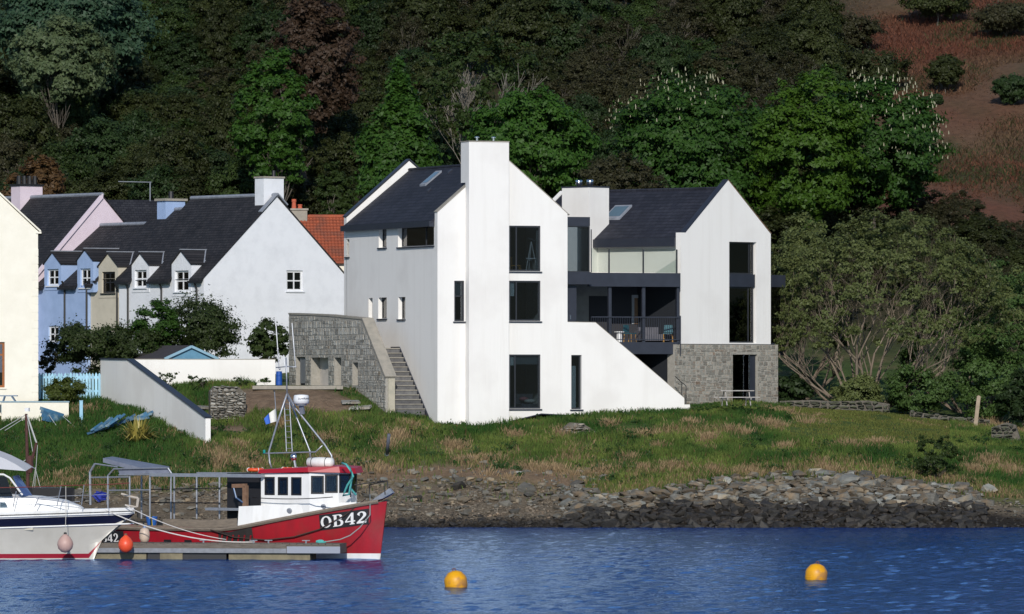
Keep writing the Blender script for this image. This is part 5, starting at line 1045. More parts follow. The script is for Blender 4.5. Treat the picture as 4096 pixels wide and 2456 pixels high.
# number boards: characters cut as solid shapes
def glyph_mesh(txt, size, ext=.012, bold=.02):
    cu = bpy.data.curves.new('lettering', 'FONT'); cu.body = txt; cu.size = size; cu.extrude = ext; cu.offset = bold; cu.resolution_u = 4; cu.align_x = 'CENTER'; cu.align_y = 'CENTER'
    ob = bpy.data.objects.new('lettering', cu); COL.objects.link(ob); dg = bpy.context.evaluated_depsgraph_get(); me = bpy.data.meshes.new_from_object(ob.evaluated_get(dg)); bpy.data.objects.remove(ob); bpy.data.curves.remove(cu); return me
m_let = mat('white_lettering', (.75, .75, .75), rough=.5)
def serif_glyphs():
    """slab-serif O, B, 4, 2 drawn as thick strokes in a unit box 0..w by 0..1"""
    def ell(cx, cy, rx, ry, a0=0, a1=360, n=20): return [(cx + rx * math.cos(R_(a0 + (a1 - a0) * i / n)), cy + ry * math.sin(R_(a0 + (a1 - a0) * i / n))) for i in range(n + 1)]
    G = {}
    G['O'] = (.86, [(ell(.43, .5, .43, .5)[:-1], [ell(.43, .5, .235, .40)[:-1]])])
    b1 = [(.30, 1), (.52, 1)] + ell(.52, .765, .24, .235, 90, -90, 10)[1:] ; b2 = ell(.54, .27, .28, .27, 90, -90, 10)
    outer = [(0, 0), (0, .07), (.09, .07), (.09, .93), (0, .93), (0, 1)] + b1 + [(.54, .53)] + b2[1:]
    G['B'] = (.84, [(outer, [[(.30, .57)] + [(.48, .57)] + ell(.47, .75, .10, .16, -70, 70, 6) + [(.48, .93), (.30, .93)], [(.30, .07), (.48, .07)] + ell(.49, .27, .13, .18, -70, 70, 6) + [(.48, .49), (.30, .49)]])])
    G['4'] = (.78, [([(.36, 0), (.74, 0), (.74, .07), (.65, .07), (.65, .22), (.78, .22), (.78, .32), (.65, .32), (.65, 1), (.50, 1), (0, .32), (0, .22), (.45, .22), (.45, .07), (.36, .07)], [[(.12, .32), (.45, .32), (.45, .76)]])])
    top = ell(.36, .70, .34, .30, 165, -25, 14); inn = ell(.34, .70, .15, .21, -10, 150, 8)
    G['2'] = (.76, [(top + [(.50, .40), (.26, .17), (.62, .17), (.66, .28), (.74, .28), (.70, 0), (0, 0), (0, .10), (.36, .46)] + [(.47, .62)] + inn + [(.22, .70), (.20, .64)], [])])
    return G
SG = serif_glyphs()
def number(parent, txt, height, width_fac, fm, m):
    tot = sum(SG[c][0] + .12 for c in txt) - .12; x = -tot / 2
    for c in txt:
        w, polys = SG[c]; mb = MB()
        for o_, hs_ in polys: mb.slab([((p[0] + x) * height * width_fac, (p[1] - .5) * height) for p in o_], [[((p[0] + x) * height * width_fac, (p[1] - .5) * height) for p in h_] for h_ in hs_], fm, -.012, -.002)
        mb.build('character', m, parent); x += w + .12
def hull_frame(x0, x1, zc0, zc1):
    """map lettering (a across, b up) on to the hull side between two stations, following its sheer"""
    def fm(a, b, t):
        u = (a - A0) / (A1 - A0); x = lerpf(x0, x1, u); z = lerpf(zc0, zc1, u) + b; xx, yy = fb_pt(x, z); return (xx, -(yy + .02 - t), z)
    return fm
A0, A1 = -1.0, 1.0
pa, pb = 4.28, 5.86
Lb = pb - pa; A0, A1 = -Lb * .5, Lb * .5
fm = hull_frame(pa, pb, 1.28, 1.52); hb = .28
bd = MB(); nst = 10
for k in range(nst + 1):
    for b in (-hb, 0, hb): bd.v.append(fm(lerpf(A0, A1, k / nst), b, 0.005))
for k in range(nst):
    for j in range(2): i = k * 3 + j; bd.f.append((i, i + 1, i + 4, i + 3))
nbp = bd.build('number_board', m_blk, fb)
number(nbp, 'OB42', .42, .98, fm, m_let)
pa, pb = -5.35, -3.75; A0, A1 = -.8, .8; fm2 = hull_frame(pa, pb, .66, .64)
bd = MB()
for k in range(5):
    for b in (-.26, .26): bd.v.append(fm2(lerpf(A0, A1, k / 4), b, 0.005))
for k in range(4): bd.f.append((2*k, 2*k+1, 2*k+3, 2*k+2))
nb2 = bd.build('number_board', m_blk, fb); number(nb2, 'OB42', .34, .92, fm2, m_let)
# mast: tripod of tubes on the wheelhouse roof, ladder, radar, aerials, lamps
mY = -.35
def mp(px, py, y=mY): return BF.hit(px, py, 1, y)
mast = thing
apex = mp(1148, 1580)
def mtube(pts_, r, nm='mast_tube', m=None, y=mY):
    return MB().tube([mp(*q, y) if len(q) == 2 else q for q in pts_], r, 8).build(nm, m or m_steel, fb, smooth=True)
mtube([(1148, 1575), (1110, 1690), (1075, 1808), (1079, 1850), (1086, 1872)], .035, 'mast_leg'); mtube([(1150, 1575), (1180, 1630), (1300, 1780), (1326, 1822), (1330, 1858)], .035, 'mast_leg'); mtube([(1150, 1590), (1175, 1640), (1240, 1805), (1242, 1840)], .03, 'mast_leg', None, mY + .5)
mtube([(1144, 1430), (1146, 1500), (1148, 1580)], .028, 'mast_pole'); mtube([(1052, 1814), (1080, 1813), (1262, 1808), (1290, 1782)], .026, 'cross_bar')
lad = MB()
for q in ((1137, 1606, 1146, 1806), (1158, 1606, 1169, 1806)): lad.tube([mp(q[0], q[1], mY + .2), mp(q[2], q[3], mY + .2)], .018, 6)
for k in range(9):
    t_ = k / 9 + .05; lad.tube([mp(lerpf(1137, 1146, t_), lerpf(1606, 1806, t_), mY + .2), mp(lerpf(1158, 1169, t_), lerpf(1606, 1806, t_), mY + .2)], .012, 5)
lad.build('ladder', m_steel, fb)
for (a, b) in (((1103, 1284), (1116, 1470)), ((1168, 1292), (1182, 1468)), ((1134, 1420), (1146, 1500))): mtube([a, b], .016, 'aerial', m_wpaint)
mtube([(1104, 1470), (1150, 1466), (1186, 1468)], .018, 'aerial_bar'); mtube([(1116, 1470), (1120, 1478)], .03, 'aerial_base')
c = mp(1205, 1597, mY - .1); 
rad = MB().lathe([(.20, -.17), (.275, -.14), (.285, -.02), (.27, .10), (.25, .15), (.05, .17)], 24, Matrix.Translation(c)).build('radar', m_wpaint, fb, smooth=True)
MB().lathe([(.18, -.23), (.2, -.175)], 20, Matrix.Translation(c)).build('radar_base', mat('radar_grey', (.2, .22, .26), rough=.5), rad)
MB().beam(c - Vector((0, 0, .23)), mp(1210, 1655), .16, .10).build('radar_bracket', m_steel, rad)
lg = glyph_mesh('LOWRANCE', .095, .003, .002)
for v in lg.vertices:                                              # wrapped on to the drum
    a = v.co.x / .288; v.co = Vector((.288 * math.sin(a), -.288 * math.cos(a) + 0 * v.co.z, v.co.y))
lg.materials.append(mat('logo_navy', (.02, .03, .10), rough=.5)); o = bpy.data.objects.new('lettering', lg); o.location = c + Vector((0, 0, .02)); o.rotation_euler = (0, 0, R_(33 + 32)); put(o, rad)
c = mp(1175, 1828, mY - .2); sl_ = MB().lathe([(.06, -.12), (.13, -.06), (.14, .06), (.135, .07)], 18, Matrix.Translation(c) @ Matrix.Rotation(R_(-90), 4, 'X') @ Matrix.Rotation(R_(40), 4, 'Y')).build('searchlight', m_bright, fb, smooth=True)
MB().tube([c, mp(1183, 1872, mY - .2)], .045, 8).build('searchlight_stand', m_steel, sl_)
c = mp(1057, 1806); MB().lathe([(.045, -.06), (.05, 0), (.045, .06)], 12, Matrix.Translation(c)).build('green_lamp', mat('green_lens', (.01, .25, .22), rough=.2), fb)
# flag on a staff, life rings, liferaft, rope coil: separate things
fs = thing('flag', 'blue and white flag on a short silver staff beside the mast', 'flag', BF.M @ mp(1107, 1690))
M0 = BF.M @ mp(1107, 1690)
MB().tube([(0, 0, 0), BF.M @ mp(1098, 1566) - M0], .016, 6).build('staff', m_steel, fs); MB().lathe([(.03, -.03), (.04, 0), (.03, .03)], 10, Matrix.Translation(BF.M @ mp(1097, 1563) - M0)).build('finial', m_black, fs)
def flagpart(pxs, nm, m):
    a = [BF.M @ mp(*q) - M0 for q in pxs]; mb = MB(); n = 6
    for i in range(n + 1):
        t_ = i / n; w = .04 * math.sin(t_ * 5); p, q = a[0].lerp(a[1], t_), a[3].lerp(a[2], t_); mb.v += [tuple(p + Vector((0, w, 0))), tuple(q + Vector((0, w + .02, 0))), tuple(p + Vector((0, w + .012, 0))), tuple(q + Vector((0, w + .032, 0)))]
    for i in range(n): k = 4 * i; mb.f += [(k, k+1, k+5, k+4), (k+6, k+7, k+3, k+2)]
    mb.build(nm, m, fs)
flagpart([(1102, 1634), (1076, 1653), (1082, 1692), (1105, 1685)], 'white_cloth', mat('flag_white', (.72, .71, .66), rough=.8)); flagpart([(1076, 1653), (1056, 1675), (1064, 1698), (1082, 1692)], 'blue_cloth', mat('flag_blue', (.04, .14, .55), rough=.8))
def torus(mb, c, R, r, n=20, m=8, M=None):
    b = len(mb.v)
    for i in range(n):
        for j in range(m):
            a, q = 2*math.pi*i/n, 2*math.pi*j/m; p = Vector(((R + r*math.cos(q))*math.cos(a), (R + r*math.cos(q))*math.sin(a), r*math.sin(q))); mb.v.append(tuple((M @ p if M else p) + c))
    for i in range(n):
        for j in range(m): mb.f.append((b+i*m+j, b+((i+1)%n)*m+j, b+((i+1)%n)*m+(j+1)%m, b+i*m+(j+1)%m))
    return mb
m_org = mat('lifebuoy_orange', (.75, .09, .02), (.65, .08, .02), rough=.5)
for px, py, y, l in ((1022, 1879, -.5, 'orange lifebuoy lying at the aft edge of the red wheelhouse roof'), (1160, 1876, -.7, 'orange lifebuoy lying on the red wheelhouse roof below the searchlight')):
    c = BF.M @ mp(px, py, y); t_ = thing('lifebuoy', l, 'lifebuoy', c); torus(MB(), Vector(), .26, .065).build('ring', m_org, t_, smooth=True)
    for k in range(4): a = k * math.pi / 2 + .4; torus(MB(), Vector((.26 * math.cos(a), .26 * math.sin(a), 0)), .068, .012, 12, 6, Matrix.Rotation(a, 3, 'Z') @ Matrix.Rotation(R_(90), 3, 'X')).build('band', m_wpaint, t_)
c = BF.M @ mp(1282, 1850, -.5); lr = thing('liferaft', 'white liferaft canister lashed on the wheelhouse roof', 'liferaft', c, -R_(33))
MB().lathe([(.05, -.55), (.17, -.5), (.19, -.05), (.19, .05), (.17, .5), (.05, .55)], 18, Matrix.Rotation(R_(90), 4, 'Y')).build('canister', m_bwhite, lr, smooth=True)
for x in (-.3, .3): torus(MB(), Vector((x, 0, 0)), .195, .012, 18, 5, Matrix.Rotation(R_(90), 3, 'Y')).build('strap', m_black, lr)
MB().box(-.45, .45, -.18, .18, -.26, -.19).build('cradle', m_steel, lr)
m_rope = mat('turquoise_rope', (.06, .33, .32), (.10, .42, .40), rough=.85, scale=20)
def rope(name, label, pts_, r, m, cat='rope', n=6, sub=None):
    o_ = Vector(pts_[0]); return MB().tube([Vector(p) - o_ for p in pts_], r, n).build(name, m, None, smooth=True, label=label, cat=cat)
def place(o, p): o.location = Vector(p); return o
def sag(a, b, s, n=14): a, b = Vector(a), Vector(b); return [a.lerp(b, i / n) - Vector((0, 0, s * 4 * (i / n) * (1 - i / n))) for i in range(n + 1)]
tr_ = [BF.M @ BF.hit(*q, 1, y) for q, y in (((1368, 1852), -1.0), ((1385, 1858), -1.15), ((1402, 1880), -1.2), ((1408, 1912), -1.2), ((1390, 1940), -1.15), ((1378, 1968), -1.1), ((1372, 1982), -1.1), ((1396, 1978), -1.1), ((1404, 1940), -1.12), ((1410, 1905), -1.14), ((1398, 1868), -1.1), ((1412, 1905), -1.05), ((1400, 1950), -1.05), ((1425, 1980), -1.0))]
place(rope('rope', 'turquoise rope coil hanging over the front of the wheelhouse', tr_, .04, m_rope), tr_[0])
bl = [BF.M @ Vector((5.9, -.25, 2.3))] + [P(*q, 240.2) for q in ((1480, 2060), (1440, 2110), (1400, 2142), (1360, 2158), (1310, 2166), (1290, 2166))]
place(rope('rope', 'grey-green mooring rope slung from the bow of the red boat to the pontoon', bl, .022, mat('grey_rope', (.25, .28, .28), rough=.9)), bl[0])
cl = [P(1282 + 22 * math.cos(i * .9) * (1 - i / 40), 2167 + 3 * math.sin(i * .9) - i * .15, 240.0) for i in range(24)]
place(rope('rope', 'small turquoise rope coil on the end of the pontoon', cl, .03, m_rope), cl[0])
chn = [BF.M @ Vector((x, -(fb_pt(x, z)[1] + .10), z)) for x, z in ((.2, 1.0), (1.2, .74), (2.4, .66), (3.4, .78), (4.3, 1.05), (5.2, 1.55), (5.9, 2.15))]
place(rope('chain', 'rusty chain looping along the red hull below the number', chn, .022, mat('rusty_chain', (.05, .03, .025), rough=.9), 'chain'), chn[0])
c2 = [BF.M @ p for p in sag(BF.hit(1010, 1990, 1, wy - .3), BF.hit(1330, 1988, 1, wy - .4), .06)]
place(rope('chain', 'dark chain strung along the white bulwark beneath the wheelhouse windows', c2, .018, m_black, 'chain'), c2[0])
# ---------------------------------------------------------------- pontoon
pa, pb = P(330, 2190, 240.5), P(1361, 2190, 239.2); pa.z = pb.z = 0
dv = (pb - pa); PL = dv.length; PF = Fr(pa, math.degrees(math.atan2(dv.y, dv.x)))
po = frthing(PF, 'pontoon', 'low floating pontoon with grey decking between the cruiser and the red fishing boat', 'pontoon')
zd = .58; W_ = 1.5; xj = PF.hit(1146, 2190, 1, 0).x
MB().box(0, xj, -.03, .0 - .001, zd - .34, zd - .18).build('steel_edge', mat('dull_galv', (.22, .235, .26), (.16, .17, .19), rough=.6, scale=5), po); MB().box(xj + .02, PL, -.05, .0 - .001, zd - .34, zd - .10).build('steel_edge', mat('bright_galv', (.26, .28, .33), rough=.5, metal=.3), po)
MB().box(0, xj - .01, -.02, -.001, zd - .178, zd - .02).build('timber_edge', m_wood, po)
nd = 36
pm = MB().box(0, PL / nd - .02, 0, W_, -.05, 0).mesh('deck_board', False, m_wood)
for i in range(nd):
    o = bpy.data.objects.new('deck_board', pm); o.location = (PL * i / nd, 0, zd + random.uniform(-.006, .006)); put(o, po)
MB().box(0, PL - .02, .02, W_ - .02, zd - .34, zd - .051).build('frame', m_wood, po)
m_flt = mat('float_concrete', (.22, .19, .12), (.15, .13, .085), rough=.9, scale=3, bump=.2)
for a, b, m in ((590, 905, m_blk), (915, 1240, m_flt), (595, 1, None)):
    if m: MB().box(PF.hit(a, 2220, 1, .1).x, PF.hit(b, 2220, 1, .1).x, .1, W_ - .1, -.4, zd - .345).build('float', m, po)
MB().box(.3, PF.hit(585, 2220, 1, .1).x, .1, W_ - .1, -.4, zd - .345).build('float', m_flt, po)
MB().box(PF.hit(640, 2220, 1, .04).x, PF.hit(730, 2220, 1, .04).x, .03, .098, -.3, zd - .35).build('float_face', m_flt, po)
for q in (815, 1015, 1075, 1225):
    x = PF.hit(q, 2170, 1, .3).x; MB().tube([(x - .14, .25, zd + .10), (x + .14, .25, zd + .10)], .02, 6).tube([(x, .25, zd), (x, .25, zd + .1)], .03, 6).build('cleat', m_steel, po)
# ---------------------------------------------------------------- motor cruiser at the left
cdir = R_(-7); CF = Fr(P(358, 2228, 240.6) * Vector((1, 1, 0)) if False else Vector((P(358, 2228, 240.6).x, 240.6, 0)), -7)
cr = frthing(CF, 'motor_cruiser', 'cream and white motor cruiser with navy stripe cut by the left edge', 'boat')
CX = [-9, -7, -5, -3.6, -2.4, -1.4, -.6, 0.0, .5, 1.0, 1.4, 1.62]
csz = lambda x: 1.52 + .20 * max(0, (x + 5) / 6.6)
def c_y(x, z):
    s = csz(x); f = max(0, min(1, (z + .3) / (s + .3))); u = max(0, min(1, (1.66 - x) / 5.0)); top = 1.7 * u ** .6; ul = max(0, min(1, (.12 - x) / 5.5)); low = 1.5 * ul ** .8
    return lerpf(low, top, f ** 1.4)
def c_pt(x, z):
    """stem rakes strongly: stations forward of 0 only exist high up"""
    if x > 0: zmin = 0.1 + (csz(x) - .2) * (x / 1.62) ** .8; z = max(z, zmin)
    return x, max(.012, c_y(x, z)), z
def cstrip(z0, z1, nm, m, n=4, off=0.0):
    mb = MB()
    for s in (-1, 1):
        b = len(mb.v)
        for x in CX:
            for k in range(n + 1):
                xx, y, z = c_pt(x, lerpf(z0(x), z1(x), k / n)); mb.v.append((xx, s * (y + off), min(z, csz(x) + .2)))
        for i in range(len(CX) - 1):
            for k in range(n): a = b + i * (n + 1) + k; mb.f.append((a, a + 1, a + n + 2, a + n + 1))
    return mb.build(nm, m, cr, smooth=True)
m_gel = mat('cream_gelcoat', (.56, .54, .48), (.50, .48, .42), rough=.3, scale=1.2); m_navy = mat('navy_stripe', (.008, .010, .03), rough=.3); m_bred = mat('boot_red', (.30, .01, .025), rough=.4)
cstrip(lambda x: -.4, lambda x: .04, 'antifoul', m_gel, 2); cstrip(lambda x: .04, lambda x: .20, 'boot_stripe', m_bred, 2); cstrip(lambda x: .20, lambda x: csz(x) - .42, 'hull', m_gel, 7)
cstrip(lambda x: csz(x) - .42, lambda x: csz(x) - .13, 'navy_band', m_navy, 3, .004); cstrip(lambda x: csz(x) - .13, lambda x: csz(x) + .12, 'topside', m_bwhite, 3)
for dz, nm, m in ((-.06, 'rubbing_strake', m_bwhite), (.0, 'rubbing_strake', m_black), (-.45, 'rubbing_strake', m_bwhite)):
    MB().tube([(x, -(c_pt(x, csz(x) + dz)[1] + .012), csz(x) + dz) for x in CX], .03 if m is m_bwhite else .014, 6).build(nm, m, cr, smooth=True)
dk = MB()
for x in CX: dk.v += [(x, -c_y(x, csz(x)) + .005, csz(x) + .115), (x, c_y(x, csz(x)) - .005, csz(x) + .115)]
for i in range(len(CX) - 1): dk.f.append((2*i, 2*i+1, 2*i+3, 2*i+2))
dk.build('deck', m_bwhite, cr)
# cabin trunk: low, long, rounded forward
cab = MB(); cs = [(-8, 1.15, .9), (-3.0, 1.05, .62), (-1.8, .9, .52), (-.9, .62, .36), (-.35, .35, .14), (-.2, .2, .02)]
for x, hw, h in cs:
    z = csz(x) + .11; cab.v += [(x, -hw, z), (x, -hw * .88, z + h * .85), (x, -hw * .5, z + h), (x, hw * .5, z + h), (x, hw * .88, z + h * .85), (x, hw, z)]
for i in range(len(cs) - 1):
    for k in range(5): a = 6 * i + k; cab.f.append((a, a + 1, a + 7, a + 6))
cab.build('cabin_trunk', m_bwhite, cr)
ck = lambda px, py, y: CF.hit(px, py, 1, y)
def cpanel(pxs, nm, m, y, th=.04, dy=(0, 0, 0, 0)):
    ps = [ck(*q, y + d) for q, d in zip(pxs, dy)]; MB().add([tuple(p) for p in ps] + [tuple(p + Vector((0, th, 0))) for p in ps], [tuple(range(len(ps)))[::-1], tuple(range(len(ps), 2 * len(ps)))] + [(i, (i+1) % len(ps), (i+1) % len(ps) + len(ps), i + len(ps)) for i in range(len(ps))]).build(nm, m, cr)
cpanel([(0, 2008), (20, 2008), (30, 2028), (0, 2030)], 'cabin_window', m_glass, -1.1)
cpanel([(-80, 1985), (50, 1985), (25, 1905), (-80, 1905)], 'side_window', mat('tinted_glass', (.015, .018, .02), rough=.08), -1.05)
cpanel([(50, 1905), (75, 1900), (130, 1983), (85, 1985)], 'windscreen', mat('blue_screen', (.06, .10, .25), rough=.15), -1.0, .03, (0, .8, .8, 0))
MB().tube([ck(-40, 1896, -1.08), ck(15, 1898, -1.08), ck(40, 1912, -1.06), ck(90, 1980, -1.02)], .035, 6).build('screen_frame', m_bwhite, cr)
can = MB(); 
for x_, z_ in ((-120, 1800), (-40, 1812), (20, 1835), (65, 1858), (103, 1884)):
    a = ck(x_, z_, -1.1); can.v += [tuple(a), (a.x, 0, a.z + .12), (a.x, 1.1, a.z)]
for i in range(4):
    for k in range(2): a = 3 * i + k; can.f.append((a, a + 1, a + 4, a + 3))
b = ck(-120, 1876, -1.1); b2 = ck(0, 1876, -1.1); b3 = ck(103, 1884, -1.1)
k = len(can.v); can.v += [tuple(b), tuple(b2), tuple(b3)]; can.f.append((0, 3, 6, 9, 12, k + 1, k)); can.build('canopy', mat('canopy_canvas', (.52, .53, .56), rough=.8), cr)
# guard rails
tops = [(-60, 1952), (130, 1948), (260, 1942), (430, 1938), (518, 1932)]
MB().tube([ck(*q, -1.55 + .5 * i / 4) for i, q in enumerate(tops)], .018, 6).build('guard_rail', mat('varnished_rail', (.14, .03, .025), rough=.4), cr)
MB().tube([ck(*q, -1.55 + .5 * i / 4) for i, q in enumerate([(-60, 1995), (130, 1990), (260, 1984), (430, 1978), (440, 1978)])], .010, 6).build('guard_wire', m_steel, cr)
for a, b in (((65, 1965), (52, 2030)), ((155, 1990), (138, 2028)), ((244, 1945), (228, 2024)), ((336, 1940), (326, 2020)), ((430, 1938), (428, 2018))): MB().tube([ck(*a, -1.4), ck(*b, -1.42)], .016, 6).build('stanchion', m_steel, cr)
for p in (((250, 2010), (290, 2008), (320, 2006)), ((145, 1995), (200, 2000), (270, 2010))): MB().tube([ck(*q, -1.2) for q in p], .014, 6).build('grab_rail', m_steel, cr)
anc = MB(); a = [ck(*q, -.1) for q in ((485, 1975), (530, 1988), (553, 1992), (548, 2028), (500, 2020))]; anc.tube(a[:3], .04, 6); anc.tube(a[2:4], .05, 6); anc.tube([a[3], a[4]], .03, 6); anc.build('anchor', mat('pale_anchor', (.45, .40, .34), rough=.7), cr)
v = ck(100, 2115, -1.5); MB().box(v.x - .22, v.x + .22, -c_y(v.x, 1.05) - .03, -c_y(v.x, 1.05) + .1, v.z - .06, v.z + .06).build('vent', mat('vent_cream', (.50, .47, .38), rough=.5), cr)
# fenders: each a ball with a neck
def fender(px, py, r, Y, label, m, neck):
    c = P(px, py, Y); t_ = thing('fender', label, 'fender', c)
    MB().lathe([(.02, -r * 1.02), (r * .5, -r * .9), (r * .87, -r * .5), (r, 0), (r * .93, r * .42), (r * .66, r * .86), (r * .34, r * 1.15), (r * .18, r * 1.3)], 24).build('ball', m, t_, smooth=True)
    MB().lathe([(r * .2, r * 1.28), (r * .17, r * 1.5), (r * .05, r * 1.52)], 12).build('neck', neck, t_); return c
m_fp = mat('faded_pink', (.50, .34, .30), (.45, .29, .25), rough=.5, scale=3); m_fo = mat('orange_fender', (.80, .09, .03), (.72, .08, .03), rough=.4)
c = fender(261, 2178, .285, 238.7, 'faded pink ball fender hanging against the cruiser hull', m_fp, m_black)
rp2 = [c + Vector((0, 0, .42)), CF.M @ ck(264, 2040, -1.62), CF.M @ ck(263, 1945, -1.5)]; place(rope('rope', 'thin line holding the pink fender on the cruiser rail', rp2, .012, mat('pale_rope', (.5, .48, .44), rough=.9)), rp2[0])
fender(503, 2180, .27, 239.7, 'bright orange ball fender at the side of the pontoon', m_fo, mat('brown_neck', (.16, .08, .05), rough=.7))
c = P(578, 2142, 241.9); t_ = thing('fender', 'pale cylindrical fender hanging between the pontoon and the red hull', 'fender', c)
MB().lathe([(.04, -.28), (.13, -.24), (.185, -.1), (.19, .08), (.15, .22), (.06, .28)], 20).build('body', mat('pale_fender', (.55, .44, .36), rough=.5), t_, smooth=True); MB().lathe([(.06, .275), (.04, .34)], 10).build('neck', mat('fender_blue', (.1, .2, .4), rough=.5), t_)
# mooring lines of the cruiser
m_wr = mat('white_rope', (.62, .60, .58), (.54, .52, .5), rough=.9, scale=18)
for a, b, l in (((415, 2037), (1020, 2168), 'white mooring line from the cruiser bow to the far cleat of the pontoon'), ((500, 2020), (905, 2158), 'thin white mooring line from the cruiser anchor to the pontoon')):
    s_ = sag(P(*a, 239.9), P(*b, 240.6), .34 if a[0] < 450 else .18); place(rope('rope', l, s_, .024 if a[0] < 450 else .016, m_wr), s_[0])
# blue bucket on the fishing boat's deck
c = BF.M @ BF.hit(607, 2090, 1, -.9); bk_ = thing('bucket', 'blue bucket with a yellow strip on the after deck of the red boat', 'bucket', c); MB().lathe([(.16, -.1), (.22, .22), (.2, .22), (.15, -.05)], 16).build('body', mat('bucket_blue', (.03, .13, .45), rough=.4), bk_); MB().beam((.02, -.2, -.1), (-.03, -.24, .38), .06, .02).build('strip', mat('yellow_plastic', (.6, .45, .03), rough=.5), bk_)
c = CF.M @ ck(400, 1985, -.4); br_ = thing('canvas_bundle', 'crumpled royal blue canvas bundle on the cruiser foredeck rail', 'canvas', c)
bmx = bmesh.new(); bmesh.ops.create_icosphere(bmx, subdivisions=3, radius=.24)
for v in bmx.verts: v.co *= 1 + .35 * math.sin(v.co.x * 23 + v.co.z * 17) * math.cos(v.co.y * 19); v.co.z *= .7
me = bpy.data.meshes.new('cloth'); bmx.to_mesh(me); bmx.free(); me.materials.append(mat('royal_canvas', (.015, .03, .26), rough=.8)); put(bpy.data.objects.new('cloth', me), br_)
# ---------------------------------------------------------------- derrick of an old boat behind the cruiser
DF = Fr(Vector((P(110, 2000, 252).x, 252, 0)), -20); de = frthing(DF, 'work_boat', 'old dark work boat with a rusty derrick mast behind the cruiser', 'boat')
dk_ = lambda px, py: DF.hit(px, py, 1, 0)
hb_ = MB(); z0_ = dk_(110, 1950).z
for x, w in ((-3, .9), (-1, 1.1), (.6, .9), (1.5, .45), (1.9, .03)): hb_.v += [(x, -w * .7, -.4), (x, -w, z0_), (x, w, z0_), (x, w * .7, -.4)]
for i in range(4):
    for k in range(3): a = 4 * i + k; hb_.f.append((a, a + 1, a + 5, a + 4))
hb_.f += [(0, 3, 2, 1), (16, 17, 18, 19)]; hb_.build('hull', m_blk, de)
m_rust = mat('rusty_mast', (.055, .022, .02), (.09, .035, .028), rough=.85, scale=6)
MB().tube([dk_(112, 1960), dk_(108, 1800), dk_(105, 1655)], [.07, .06, .05], 10).build('mast', m_rust, de); MB().box(*(lambda p: (p.x - .06, p.x + .1, -.06, .06, p.z - .05, p.z + .08))(dk_(107, 1640))).build('masthead_lamp', m_wpaint, de)
MB().tube([dk_(112, 1900), dk_(130, 1830), dk_(146, 1770)], [.07, .06, .05], 8).build('boom', m_rust, de); MB().lathe([(.1, -.3), (.16, -.1), (.14, .25), (.06, .35)], 10, Matrix.Translation(dk_(118, 1860))).build('winch', m_rust, de)
for a, b, r_ in (((108, 1660), (146, 1772), .035), ((106, 1662), (135, 1830), .014), ((104, 1658), (0, 1720), .016), ((104, 1668), (20, 1722), .014), ((125, 1825), (72, 1860), .02), ((150, 1780), (138, 1960), .012), ((140, 1870), (165, 1965), .012), ((142, 1870), (128, 1965), .012)): MB().tube([dk_(*a), dk_(*b)], r_, 5).build('rigging', MATS['rope_grey'], de)
MB().lathe([(.18, 0), (.22, .3), (.2, .3)], 12, Matrix.Translation(dk_(150, 1985))).build('tub', mat('tub_orange', (.35, .12, .06), rough=.7), de)
# ---------------------------------------------------------------- mooring buoys
m_yel = mat('buoy_yellow', (.74, .36, .004), (.64, .29, .006), rough=.45, scale=3, c3=(.34, .17, .07), s3=2.6, bump=.1)
def buoy(px, py, wpx, label, tilt, rz):
    Y = F * CH / (py - HY); r = wpx * Y / F / 2; t_ = thing('mooring_buoy', label, 'buoy', (P(px, py, Y).x, Y, 0), 0)
    M = Matrix.Rotation(rz, 4, 'Z') @ Matrix.Rotation(tilt, 4, 'Y') @ Matrix.Translation((0, 0, .04))
    b = MB().lathe([(.05, -r * .6), (r * .8, -r * .5), (r, -r * .05), (r * 1.0, r * .62), (r * .93, r * .82), (r * .62, r * 1.22), (r * .25, r * 1.36), (.03, r * 1.37)], 28, M).build('body', m_yel, t_, smooth=True)
    e = MB(); torus(e, M @ Vector((0, 0, r * 1.45)), r * .13, r * .04, 14, 6, (M @ Matrix.Rotation(R_(90), 4, 'X')).to_3x3()); e.build('eye', mat('rusty_eye', (.14, .05, .03), rough=.8), t_)
    g = MB(); torus(g, M @ Vector((0, 0, r * .12)), r * .995, r * .03, 28, 6, M.to_3x3()); g.build('seam', m_yel, t_)
buoy(1826, 2350, 91, 'yellow mooring buoy nearer the red boat, scuffed on its left side', -.14, 0); buoy(3263, 2320, 88, 'yellow mooring buoy floating alone at the right', .10, 0)
# ================================================================ rocks and shingle
m_rock = mat('shore_slate', (.080, .076, .066), (.145, .140, .122), rough=.9, scale=2.5, stretch=(1, 1, 3), bump=.5, bscale=8, rnd=.45, c3=(.16, .115, .07), s3=1.0)
m_rockp = mat('pale_slate', (.15, .155, .142), (.23, .235, .215), rough=.9, scale=2.5, stretch=(1, 1, 3), bump=.5, bscale=8, rnd=.35, c3=(.28, .23, .16), s3=1.4)
m_rockw = mat('weedy_rock', (.014, .013, .012), (.032, .028, .022), rough=.7, scale=3, bump=.5, bscale=8, rnd=.4)
RKS = [rock_mesh(90 + i, .6, m_rock, 6) for i in range(6)]
RK = [rock_mesh(i, f, m_rock, 19) for i, f in enumerate((.35, .5, .6, .7, .45, .55))]; RKP = [rock_mesh(20 + i, f, m_rockp, 19) for i, f in enumerate((.35, .5, .45, .6))]; RKW = [rock_mesh(40 + i, f, m_rockw, 19) for i, f in enumerate((.5, .6, .7, .6))]
rr = random.Random(77)
